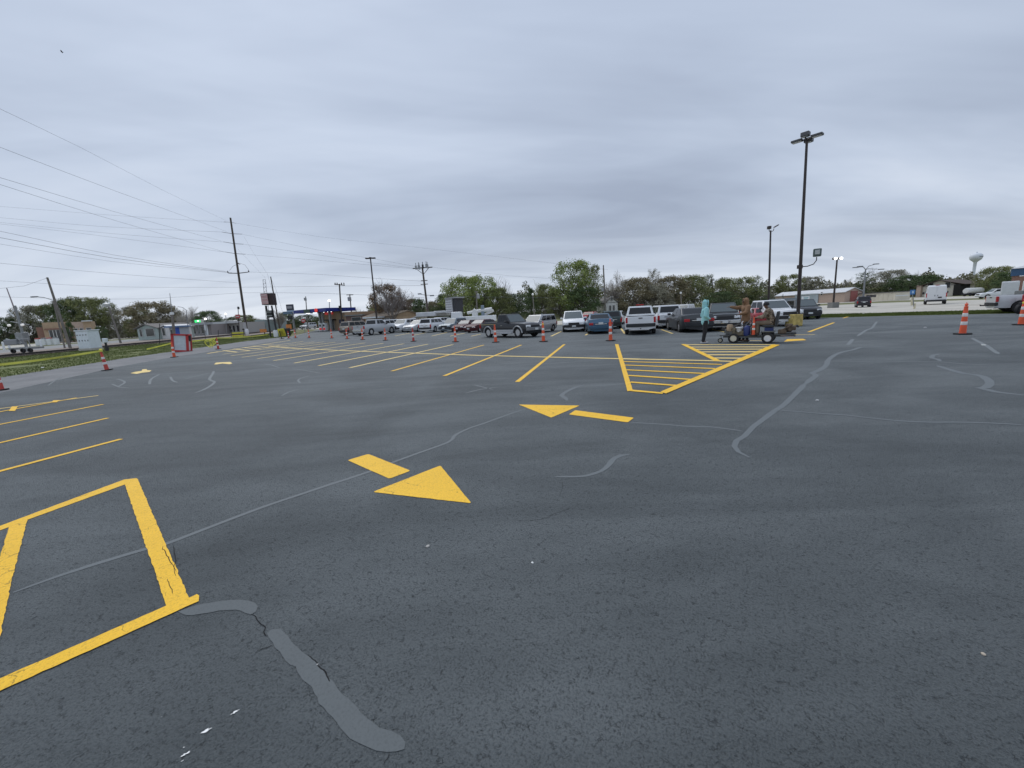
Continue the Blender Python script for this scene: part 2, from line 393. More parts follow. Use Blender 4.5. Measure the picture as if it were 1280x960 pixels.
for a, b in (((363, 425.3), (260, 442)), ((259, 441.9), (273, 439.6))): pline('aisle_line', a, b, .17, PAINTP, .006, lot)
for a, b in (((279, 438.3), (296, 440.2)), ((292, 436.3), (312, 438.4)), ((304, 434.6), (326, 436.3)), ((314, 433), (338, 434.4)), ((328, 430.9), (350, 431.8))): pline('hatch_line', a, b, .18, PAINTP, .009, lot)
ribbon('centre_line', CROSS, .20, PAINTP, .008, lot, False, 0, False)
# hatched island
painted('island_edge', [(768.7, 430.5), (773, 430.5), (791, 488.3), (784.3, 489.8)], PAINT, .012, lot)
painted('island_edge', [(785, 487.0), (829, 491.2), (828, 492.8), (784.3, 489.0)], PAINT, .010, lot)
painted('island_edge', [(825.5, 490.3), (832.5, 492.6), (975, 431.3), (966, 430.9)], PAINT, .014, lot)
painted('island_edge', [(851, 430.5), (857, 430.4), (901, 451.2), (893, 451.6)], PAINT, .012, lot)
for a, b in (((779.6, 452.2), (902.5, 455.9)), ((780.6, 456.6), (893.4, 461.1)), ((782, 462.6), (880, 467.2)), ((785, 469.6), (865, 474.8)), ((787.5, 478), (846, 482.3)),
             ((854, 431.1), (969, 431.0)), ((861, 434.1), (963.5, 433.9)), ((867.5, 437.0), (955, 436.7)), ((875, 440.2), (947, 440.0)), ((883, 443.8), (938, 443.9)), ((891, 447.8), (927, 448.1)), ((778, 448.7), (800, 449.3))):
    pline('hatch_line', a, b, .26 if a[1] < 449 else .15, PAINTP if a[1] < 450 else PAINT, .010, lot)
painted('end_bar', [(980, 427.2), (1008, 425.2), (1004, 423.6), (984, 424)], PAINT, .005, lot)
for a, b, m_ in (((937.5, 425.8), (959, 425.8), PAINTP), ((993, 418.7), (1018.7, 418.3), PAINTP), ((1011, 415), (1042.5, 403.3), PAINT), ((1054, 397.7), (1061, 395.6), PAINT),
                 ((689, 420.3), (701.5, 414.4), PAINTP), ((732, 419), (734.4, 417.3), PAINTP), ((775.8, 410), (781, 417), PAINTP), ((826.9, 411.9), (840.6, 417), PAINTP),
                 ((883, 410.6), (908, 415.6), PAINTP), ((515, 419.5), (534, 415.6), PAINTP), ((540, 420), (559, 415.6), PAINTP), ((562.6, 420.3), (581, 416.4), PAINTP), ((589, 420.3), (601, 417.6), PAINTP),
                 ((494, 420), (512, 416.4), PAINTP)):
    pline('stall_line', a, b, .15, m_, .005, lot)
# left foreground block
for a, b in (((151.6, 549), (0, 589.3)), ((135.2, 522.7), (0, 553.7)), ((129.1, 505.6), (0, 530.7)), ((123, 494.6), (0, 511)), ((96, 497.4), (0, 515))):
    d = (b[0]-a[0], b[1]-a[1]); b2 = (a[0]+d[0]*1.8, a[1]+d[1]*1.8)
    pline('stall_line', a, b2, .10, PAINT if a[1] > 496 else PAINTP, .006 if a[1] != 497.4 else .008, lot)
painted('tick_mark', [(11, 514.2), (19, 514.0), (22.5, 508.2), (15, 508.6)], PAINT, .011, lot)
painted('tick_mark', [(64, 503.5), (71, 503.2), (75, 500.6), (67, 500.8)], PAINT, .011, lot)
painted('box_side', [(-60, 674), (0, 657.8), (155, 599.8), (171, 598), (172, 599.6), (156, 606), (34.6, 650), (0, 663.4), (-60, 683)], PAINT, .004, lot, .004)
painted('box_side', [(155.2, 603.2), (172.3, 599.2), (237, 749.5), (208.5, 758.5)], PAINT, .0055, lot, .006)
painted('box_side', [(-70, 878), (0, 849.6), (207, 758.5), (210, 757), (236, 748.5), (246.5, 743.6), (249.2, 745.5), (248.6, 752.5), (0, 865), (-60, 892)], PAINT, .007, lot, .005)
painted('box_side', [(12.5, 656.5), (34.6, 648.8), (16.5, 720), (0, 797), (-14, 866), (-46, 872), (-26, 790), (0, 697)], PAINT, .0055, lot, .006)
# arrows on the pavement
def arrow(shaft, head, m, label, r):
    e = bpy.data.objects.new('direction_arrow', None); COL.objects.link(e); e.parent = lot; e['label'] = label
    painted('arrow_shaft', shaft, m, .0045, e, .004, None, r); painted('arrow_head', head, m, .0045, e, .004, None, r)
arrow([(434.4, 575.6), (460.5, 567.8), (513.4, 588.7), (486.7, 598.8)], [(465.6, 615.5), (550.5, 582.2), (589.5, 629.6)], PAINT, 'near yellow arrow pointing towards the lower right', .035)
arrow([(719.0, 513.0), (792.4, 522.4), (784.8, 528.2), (711.0, 518.3)], [(648.5, 505.9), (724.6, 507.2), (689, 522.3)], PAINT, 'yellow arrow pointing left towards the stalls', .03)
painted('worn_arrow', [(163, 466.6), (169, 464.9), (177, 463.8), (178, 461.8), (183, 461.4), (184, 462.8), (189.5, 463.0), (187, 465), (178, 466), (171, 467.5)], PAINTP, .006, lot)
painted('worn_arrow', [(267.5, 455.6), (270, 453.4), (276, 453.0), (288, 452.5), (290.5, 454.5), (287, 455.4), (278, 454.5), (271, 455.6)], PAINTP, .006, lot)
# crack sealer bands
def seal(pts, wd, m=SEAL, z=.0025): ribbon('sealer_band', pts, wd, m, z, lot)
seal([(16, 741), (80, 718), (130, 702), (180, 687), (208, 680), (260, 660), (329, 634), (400, 610), (458, 591), (494, 577), (530, 564), (560, 553), (566, 549), (569, 544), (585, 536), (603, 530), (628, 521), (646, 514.7), (660, 511)], .055)
seal([(1006, 480), (982, 504), (970, 512.5), (953.4, 524.7), (941, 534), (931, 545), (921, 551), (918, 558), (923, 565), (937, 572)], (.105, .065))
seal([(1006, 480.5), (1020, 469), (1015, 466.5), (1024, 463), (1032, 457.5), (1035, 451), (1040, 446), (1050, 441), (1067, 437), (1077, 434), (1094, 433.6), (1110, 432.6)], .12, SEAL, .003)
seal([(971, 513), (1000, 515), (1030, 517.5), (1055, 519), (1082, 522), (1110, 525), (1135, 527), (1160, 528), (1200, 528), (1235, 529), (1285, 531.5)], .055, SEAL, .0035)
seal([(788, 528), (830, 530.5), (860, 533), (892, 534), (929, 539)], .045, SEAL, .0015)
seal([(730, 481), (720, 484), (709, 489), (702, 494.5), (707, 498), (709, 501)], .10)
seal([(730, 482), (750, 482), (768, 480.5), (783, 479)], .04, SEALP, .0015)
seal([(1172, 457), (1187, 462), (1205, 467), (1220, 468.5), (1228, 470.5), (1236, 476), (1237, 481), (1232, 484.5), (1225, 485), (1233, 487), (1245, 490), (1262, 492), (1285, 494.5)], .12)
seal([(1030, 451), (1060, 451.5), (1097, 452.6), (1130, 452), (1175, 452.4), (1190, 453.5), (1205, 455), (1240, 456)], .05, SEALP, .0015)
seal([(1174, 442.4), (1166, 444.5), (1165, 447.5), (1172, 449), (1175, 451.5)], .10)
seal([(1215, 422.5), (1223, 427), (1232, 431.5), (1240, 437), (1248, 442.5)], .10, SEALP)
painted('paint_fleck', [(1226, 430.2), (1232, 430.4), (1232.5, 432), (1227, 432)], PAINTW, .006, lot)
seal([(1096, 402), (1093, 406), (1090, 410), (1083, 412.5), (1080, 414.5), (1072, 420)], .12, SEALP)
seal([(1066, 424), (1060, 431)], .12, SEALP)
seal([(693, 596), (712, 596), (732, 595), (751, 589), (760, 582), (768, 573), (776, 569.5), (787, 568)], (.035, .07))
seal([(267, 464), (266, 467), (262, 474), (268, 478), (257, 486), (244, 491)], .09, SEALP)
seal([(144, 474), (150, 474.5), (156, 478), (148, 483)], .07, SEALP)
seal([(199, 468), (189, 474), (187, 480.5)], .08, SEALP)
seal([(387, 469.5), (376, 473), (372.6, 475.5), (375.6, 479)], .06, SEALP)
seal([(375.6, 486), (361, 490), (352, 495)], .06, SEALP)
seal([(331, 455), (340, 456.6), (349, 459.6)], .06, SEALP); seal([(213, 471), (216, 476), (222, 478)], .07, SEALP)
seal([(231, 474), (246, 470), (262, 466)], .06, SEALP); seal([(582, 491.5), (600, 487), (622, 484)], .06, SEALP)
seal([(592, 481), (604, 484), (616, 487)], .05, SEALP); seal([(140, 480), (150, 484), (162, 484.5)], .06, SEALP)
seal([(366, 461), (380, 463), (392, 465), (400, 466.5)], .05, SEALP); seal([(60, 482), (70, 475), (78, 471)], .05, SEALP)
Z5 = lambda L: [(200+x/4, 730+y/4) for x, y in L]
painted('sealer_band', Z5([(90, 140), (150, 118), (220, 100), (330, 84), (400, 80), (440, 84), (475, 95), (490, 115), (480, 140), (455, 154), (425, 146), (380, 130), (300, 134), (240, 146), (160, 158), (110, 150)]), SEALN, .0028, lot, .012)
painted('sealer_band', Z5([(535, 250), (555, 228), (605, 226), (640, 260), (690, 320), (760, 372), (820, 440), (880, 510), (940, 570), (1000, 640), (1060, 690), (1100, 722), (1160, 738), (1205, 762), (1228, 795), (1222, 828), (1180, 840), (1130, 842), (1080, 835), (1000, 800), (950, 775), (900, 720), (860, 665), (820, 620), (770, 545), (700, 460), (650, 405), (600, 340), (565, 295)]), SEALN, .0028, lot, .016)
CRK = mat('open crack shadow', (.006, .006, .007), .95)
def crack(L, wd=.006, n=3):
    P = [L[0]]
    for a, b in zip(L, L[1:]):
        for k in range(1, n+1):
            t = k/n; j = .12*math.hypot(b[0]-a[0], b[1]-a[1])*(0 if k == n else 1)
            P.append((a[0]+(b[0]-a[0])*t+random.uniform(-j, j), a[1]+(b[1]-a[1])*t+random.uniform(-j, j)))
    ribbon('crack', P, wd, CRK, .0032, lot, True, .5, False)
crack(Z5([(455, 152), (480, 168), (497, 195), (528, 218), (518, 240), (532, 262)]), .0045); crack(Z5([(490, 337), (530, 322), (562, 308)]), .004)
crack(Z5([(740, 358), (775, 385), (790, 410), (820, 432), (836, 465), (850, 490)]), .0045); crack(Z5([(1146, 842), (1138, 875), (1120, 905)]), .004)
crack([(648, 652), (660, 650), (672, 649.5), (683, 648), (700, 640), (712, 635)], .0025); crack([(703, 602), (702, 613), (700, 621)], .0022)
for L in ([(217, 683), (221, 700), (217, 712), (222, 725)], [(203, 684), (208, 694), (216, 706), (221, 718)], [(209, 724), (214, 735), (215, 746)]):
    P = []
    for a, b in zip(L, L[1:]):
        for k in range(4): P.append((a[0]+(b[0]-a[0])*k/4+random.uniform(-1.2, 1.2), a[1]+(b[1]-a[1])*k/4+random.uniform(-1, 1)))
    ribbon('crack', P, .0045, CRK, .0062, lot, True, .4, False)
# spilt white paint, pebbles and litter
WHT = mat('white paint spill', (.8, .8, .78), .5)
def blot(px, py, rx, ry, seed):
    c = G(px, py); k = 18; rnd = random.Random(seed)
    pts = []
    for i in range(k):
        a = 2*pi*i/k; q = rnd.uniform(.35, 1.15)
        pts.append((c.x+cos(a)*rx*q+sin(a)*ry*.3, c.y+sin(a)*ry*q+cos(a)*rx*.55*q))
    sheet('paint_spill', pts, WHT, .004, None, lot)
blot(293.5, 891, .014, .012, 1); blot(257, 914.5, .017, .012, 2); blot(232.5, 943, .015, .010, 3); blot(230, 935, .004, .003, 4); blot(228, 952, .004, .003, 5); blot(397, 831, .004, .004, 6)
def pebble(px, py, r, col, label, s):
    rnd = random.Random(s); bm = bmesh.new(); bmesh.ops.create_icosphere(bm, subdivisions=2, radius=r)
    for v in bm.verts: v.co = v.co*(1+.35*noise.noise(v.co/r*.9+Vector((s, 0, 0)))); v.co.z *= .55; v.co.x *= 1.25
    me = bpy.data.meshes.new('pebble'); bm.to_mesh(me); bm.free(); me.materials.append(mat('stone %s' % s, col, .8))
    for p in me.polygons: p.use_smooth = True
    o = link('pebble', me); c = G(px, py); o.location = (c.x, c.y, r*.45); o.rotation_euler.z = s
    tag(o, label, 'pebble')
pebble(535, 683.5, .014, (.42, .40, .37), 'small grey pebble on the asphalt below the near arrow', 1)
pebble(665.5, 704, .009, (.75, .75, .72), 'tiny white pebble alone on asphalt near the picture middle', 2)
pebble(1021.5, 501, .022, (.55, .55, .55), 'pale scrap of stone beside the long sealed crack', 3)
pebble(1229.5, 818.5, .009, (.42, .36, .29), 'tan pebble on asphalt at lower right', 4)
pebble(960+785/4, 409.8, .04, (.6, .6, .6), 'white litter lump on the asphalt left of the right cone', 5)
pebble(1130+212/8, 409.8, .035, (.6, .6, .6), 'white litter scrap near the lot edge before the white van', 6)
pebble(1079, 392.7, .09, (.6, .6, .55), 'pale lump lying in the roadside grass', 7)
pebble(53, 460, .06, (.7, .7, .68), 'white scrap lying on the left grass verge', 8)

# ------------------------------------------------------------------ grass tufts on the verge
def scatter_grass(name, polys_px, n, h, m, label, depth_bias=1.0):
    rnd = random.Random(3); vs = []; fs = []
    P = [Vector(p) for p in GR(polys_px)]
    x0, x1 = min(p.x for p in P), max(p.x for p in P); y0, y1 = min(p.y for p in P), max(p.y for p in P)
    def inside(x, y):
        c = False; j = len(P)-1
        for i in range(len(P)):
            if (P[i].y > y) != (P[j].y > y) and x < (P[j].x-P[i].x)*(y-P[i].y)/(P[j].y-P[i].y)+P[i].x: c = not c
            j = i
        return c
    k = 0; tries = 0
    while k < n and tries < n*12:
        tries += 1
        x, y = rnd.uniform(x0, x1), rnd.uniform(y0, y1)
        if not inside(x, y): continue
        if noise.noise((x*.4, y*.4, 0)) < -.35: continue
        k += 1
        hh = h*rnd.uniform(.4, 1.3); a = rnd.uniform(0, pi); dx, dy = cos(a)*hh*.5, sin(a)*hh*.5
        lx, ly = rnd.uniform(-1, 1)*hh*.5, rnd.uniform(-1, 1)*hh*.5
        o = len(vs); vs += [(x-dx, y-dy, -.02), (x+dx, y+dy, -.02), (x+lx, y+ly, hh)]; fs.append((o, o+1, o+2))
    me = bpy.data.meshes.new(name); me.from_pydata(vs, [], fs); me.materials.append(m)
    o = link(name, me); tag(o, label, 'grass', kind='stuff')
GB = mat('grass blades', (.115, .145, .045), .95, var=.4, vscale=1.2, spec=.05)
scatter_grass('grass', VERGE, 110000, .034, GB, 'short green grass on the verge left of the lot')
scatter_grass('grass', [(1290, 390.9), (1100, 395), (1045, 396.6), (985, 397.3), (985, 394), (1100, 391.3), (1280, 386.6)], 22000, .07, GB, 'strip of short grass between the lot and the road')

# rail track
RAIL = mat('rusty rail steel', (.05, .042, .04), .6, .5, var=.3); TIE = mat('creosoted tie', (.17, .14, .12), .9, var=.4)
tr = thing('railway_track', 'railway track on brown ballast left of the lot', 'rail track')
A0, B0 = G(-150, 462), G(372, 411.4)
for oy in (0, 1.5):
    d = (B0-A0).normalized(); nn = Vector((-d.y, d.x, 0))*oy
    M = Matrix((d, Vector((-d.y, d.x, 0)), Vector((0, 0, 1)))).transposed()
    c = (A0+B0)/2+nn; MB().box((c.x, c.y, .17), ((B0-A0).length, .07, .13), M=M).obj('rail', RAIL, tr)
tb = MB(); k = int((B0-A0).length/.7)
for i in range(k):
    c = A0+(B0-A0)*i/k+Vector((-d.y, d.x, 0))*.75; tb.box((c.x, c.y, .03), (.22, 2.5, .14), M=M)
tag(tb.obj('ties', TIE, tr), kind='stuff')

# ------------------------------------------------------------------ trees
BARK = mat('grey bark', (.13, .115, .10), .9, var=.35, vscale=9); TWIG = mat('bare twigs', (.20, .175, .16), .9)
TWIGP = mat('pale blossom twigs', (.40, .37, .34), .9); 
def leafmat(name, c1, c2, c3):
    m_ = bpy.data.materials.new(name); m_.use_nodes = True; t = m_.node_tree; b = t.nodes['Principled BSDF']
    tc = N(t, 'ShaderNodeTexCoord'); n = N(t, 'ShaderNodeTexNoise'); n.inputs['Scale'].default_value = 9; n.inputs['Detail'].default_value = 5
    t.links.new(tc.outputs['Object'], n.inputs[0])
    t.links.new(ramp(t, n.outputs[0], [(.36, c1), (.5, c2), (.64, c3)]), b.inputs['Base Color'])
    b.inputs['Roughness'].default_value = .8; b.inputs['Specular IOR Level'].default_value = .15
    MATS[name] = m_; return m_
LG = leafmat('fresh green leaves', (.129, .163, .048), (.223, .274, .085), (.342, .394, .137))
LD = leafmat('dark evergreen leaves', (.048, .072, .034), (.085, .123, .054), (.145, .189, .083))
LO = leafmat('olive leaves', (.115, .129, .055), (.189, .209, .088), (.282, .293, .126))
LB = leafmat('brown leaves', (.137, .122, .074), (.216, .187, .115), (.303, .266, .166))
LP = leafmat('pale buds', (.411, .376, .325), (.582, .548, .479), (.769, .735, .650))
LR = leafmat('russet leaves', (.142, .100, .065), (.212, .147, .094), (.283, .212, .142))
LY = leafmat('yellow green leaves', (.171, .205, .051), (.290, .325, .085), (.411, .445, .137))
LGY = leafmat('greyed leaves', (.189, .184, .143), (.293, .282, .218), (.417, .397, .312))

PROTO = {}
def proto(kind, seed):
    """unit-height tree (z 0..1, crown radius ~.5): returns trunk mesh, crown mesh"""
    key = (kind, seed)
    if key in PROTO: return PROTO[key]
    rnd = random.Random(seed*31+len(kind)); T = MB(); C = MB(); tips = []
    def branch(p, d, L, r, lv, spread):
        segs = 4; pts = [p]; q = p.copy(); dd = d.copy()
        for i in range(segs):
            dd = (dd + Vector((rnd.uniform(-1, 1), rnd.uniform(-1, 1), rnd.uniform(-.2, .5)))*.17).normalized()
            q = q+dd*L/segs; pts.append(q.copy())
            if lv > 0 and i >= 1:
                for _ in range(1 if lv < 2 else 2):
                    a = rnd.uniform(0, 2*pi); side = Vector((cos(a), sin(a), rnd.uniform(.1, .8))).normalized()
                    branch(q.copy(), (dd*.55+side*spread).normalized(), L*rnd.uniform(.45, .7), r*.5, lv-1, spread)
            tips.append((q.copy(), lv))
        T.tube(pts, [r*(1-.6*i/segs) for i in range(segs+1)], 5 if lv > 1 else 3, cap=False)
    low = {'bare': .2, 'twiggy': .18, 'pine': .5, 'tall': .28, 'oak': .16, 'bush': .06, 'cone': .04}[kind]
    if kind in ('pine', 'cone'):
        T.tube([(0, 0, 0), (.01, 0, .5), (0, .01, .98)], [.028, .02, .004], 7)
        k = 34 if kind == 'pine' else 60
        for i in range(k):
            zz_ = low+(1-low)*(i/k); a = i*2.4
            rr = (.42*(1-((zz_-low)/(1-low)-.35)**2*1.3) if kind == 'pine' else .38*(1.03-zz_))*rnd.uniform(.6, 1)
            e = Vector((cos(a)*rr, sin(a)*rr, zz_+rnd.uniform(-.02, .05)))
            T.tube([(0, 0, zz_-.03), e], [.006, .002], 3, cap=False)
            for s_ in (.35, .6, .85, 1): tips.append((Vector((0, 0, zz_-.03)).lerp(e, s_), 0))
    else:
        h0 = low*.9; T.tube([(0, 0, -.01), (.005, .01, h0*.5), (0, 0, h0+.02)], [.042, .03, .026], 8)
        nb = {'bare': 6, 'twiggy': 7, 'tall': 6, 'oak': 7, 'bush': 7}[kind]
        for i in range(nb):
            a = 2*pi*i/nb+rnd.uniform(-.3, .3); up = rnd.uniform(.75, 1.7) if kind != 'oak' else rnd.uniform(.35, 1.2)
            if kind == 'tall': up = rnd.uniform(.9, 2.6)
            d = Vector((cos(a), sin(a), up)).normalized()
            branch(Vector((0, 0, h0*rnd.uniform(.7, 1.05))), d, rnd.uniform(.38, .5), .017, 3 if kind in ('bare', 'twiggy') else 2, .85)
        branch(Vector((0, 0, h0)), Vector((.05, .03, 1)), .55, .02, 3 if kind in ('bare', 'twiggy') else 2, .75)
    zmax = max(t[0].z for t in tips); rmax = max(math.hypot(t[0].x, t[0].y) for t in tips)
    zs = 1/max(zmax, .01); xs = .5/max(rmax*.92, .01)
    T.v = [Vector((v.x*xs, v.y*xs, v.z*zs)) for v in T.v]
    tips = [(Vector((t[0].x*xs, t[0].y*xs, t[0].z*zs)), t[1]) for t in tips]
    def leaf(q, k):
        a = Vector((rnd.uniform(-1, 1), rnd.uniform(-1, 1), rnd.uniform(-1, 1))).normalized(); b = a.orthogonal().normalized(); c_ = a.cross(b)
        C.add([q+b*k, q+c_*k*.7, q-b*k*.8, q-c_*k*.6], [(0, 1, 2, 3)])
    if kind in ('oak', 'bush', 'tall'):
        T.v = [Vector((v.x*.86, v.y*.86, v.z*.93)) for v in T.v]
        nc, cr, zl = {'oak': (60, .135, .13), 'bush': (56, .135, .03), 'tall': (56, .105, .19)}[kind]
        for i in range(nc):
            u = rnd.random(); ph = rnd.uniform(0, 2*pi); zc = zl+(1-zl)*((i+.5)/nc)**.85
            t = (zc-zl)/(1-zl); env = math.sqrt(max(0, 1-((t-.34)/.70)**2)) if kind != 'tall' else math.sqrt(max(0, 1-((t-.5)/.56)**2))*(.75+.25*rnd.random())
            rr = .44*env*rnd.uniform(.35, 1)**.6*(1+.25*noise.noise((cos(ph)*1.3, sin(ph)*1.3, seed*3.7)))
            c = Vector((cos(ph)*rr, sin(ph)*rr, min(zc, 1-cr*.7))); r_ = cr*rnd.uniform(.6, 1.25)
            n = int(270*(r_/.12)**2)
            for _ in range(n):
                d = Vector((rnd.gauss(0, 1), rnd.gauss(0, 1), rnd.gauss(0, 1))).normalized()
                q = c+Vector((d.x, d.y, d.z*.72))*r_*rnd.uniform(.45, 1.12)
                if noise.noise(q*9+Vector((seed*5, 0, 0))) < -.22: continue
                leaf(q, rnd.uniform(.008, .0165))
        # loose sprays outside the lumps break the outline
        for p, lv in tips:
            if lv <= 1 and rnd.random() < .5:
                for _ in range(7): leaf(p*.97+Vector((rnd.gauss(0, 1), rnd.gauss(0, 1), rnd.gauss(0, 1)))*.022, rnd.uniform(.006, .012))
    else:
        dens, spread, ls = {'bare': (0, 0, 0), 'twiggy': (3, .02, .008), 'pine': (26, .032, .012), 'cone': (34, .04, .014)}[kind]
        use = [t for t in tips if t[1] <= 1]
        if kind == 'twiggy': rnd.shuffle(use); use = use[:2600]
        for p, lv in use:
            for _ in range(dens):
                q = p+Vector((rnd.gauss(0, 1), rnd.gauss(0, 1), rnd.gauss(0, .7)))*spread
                if q.z > low*.7: leaf(q, ls*rnd.uniform(.6, 1.3))
    tm = T.mesh('trunk', BARK); cm = C.mesh('crown', LG) if C.v else None
    PROTO[key] = (tm, cm); return PROTO[key]
TREES = []
def tree(px, top, depth, wpx, kind, leaf, label, seed=1, base=None, twig=None, group=None):
    t = W(px, top, depth); b = GD(px, depth)
    h = t.z+.2; wd = wpx*depth/FPX*sin(R(az(px)))**.8
    tm, cm = proto(kind, seed)
    nm = {'bare': 'bare_tree', 'twiggy': 'budding_tree', 'pine': 'pine_tree', 'cone': 'conifer_tree', 'bush': 'bushy_tree', 'oak': 'oak_tree', 'tall': 'broadleaf_tree'}[kind]
    r = thing(nm, label, 'tree', (b.x, b.y, 0), random.uniform(0, 6.28), group or 'trees along the skyline', (wd, wd, h))
    r.rotation_euler.y = (t.x-b.x)/max(h, 1)*.5
    a = link('trunk', tm, r); a.material_slots[0].link = 'OBJECT'; a.material_slots[0].material = twig or BARK
    if cm:
        c = link('crown', cm, r); c.material_slots[0].link = 'OBJECT'; c.material_slots[0].material = leaf
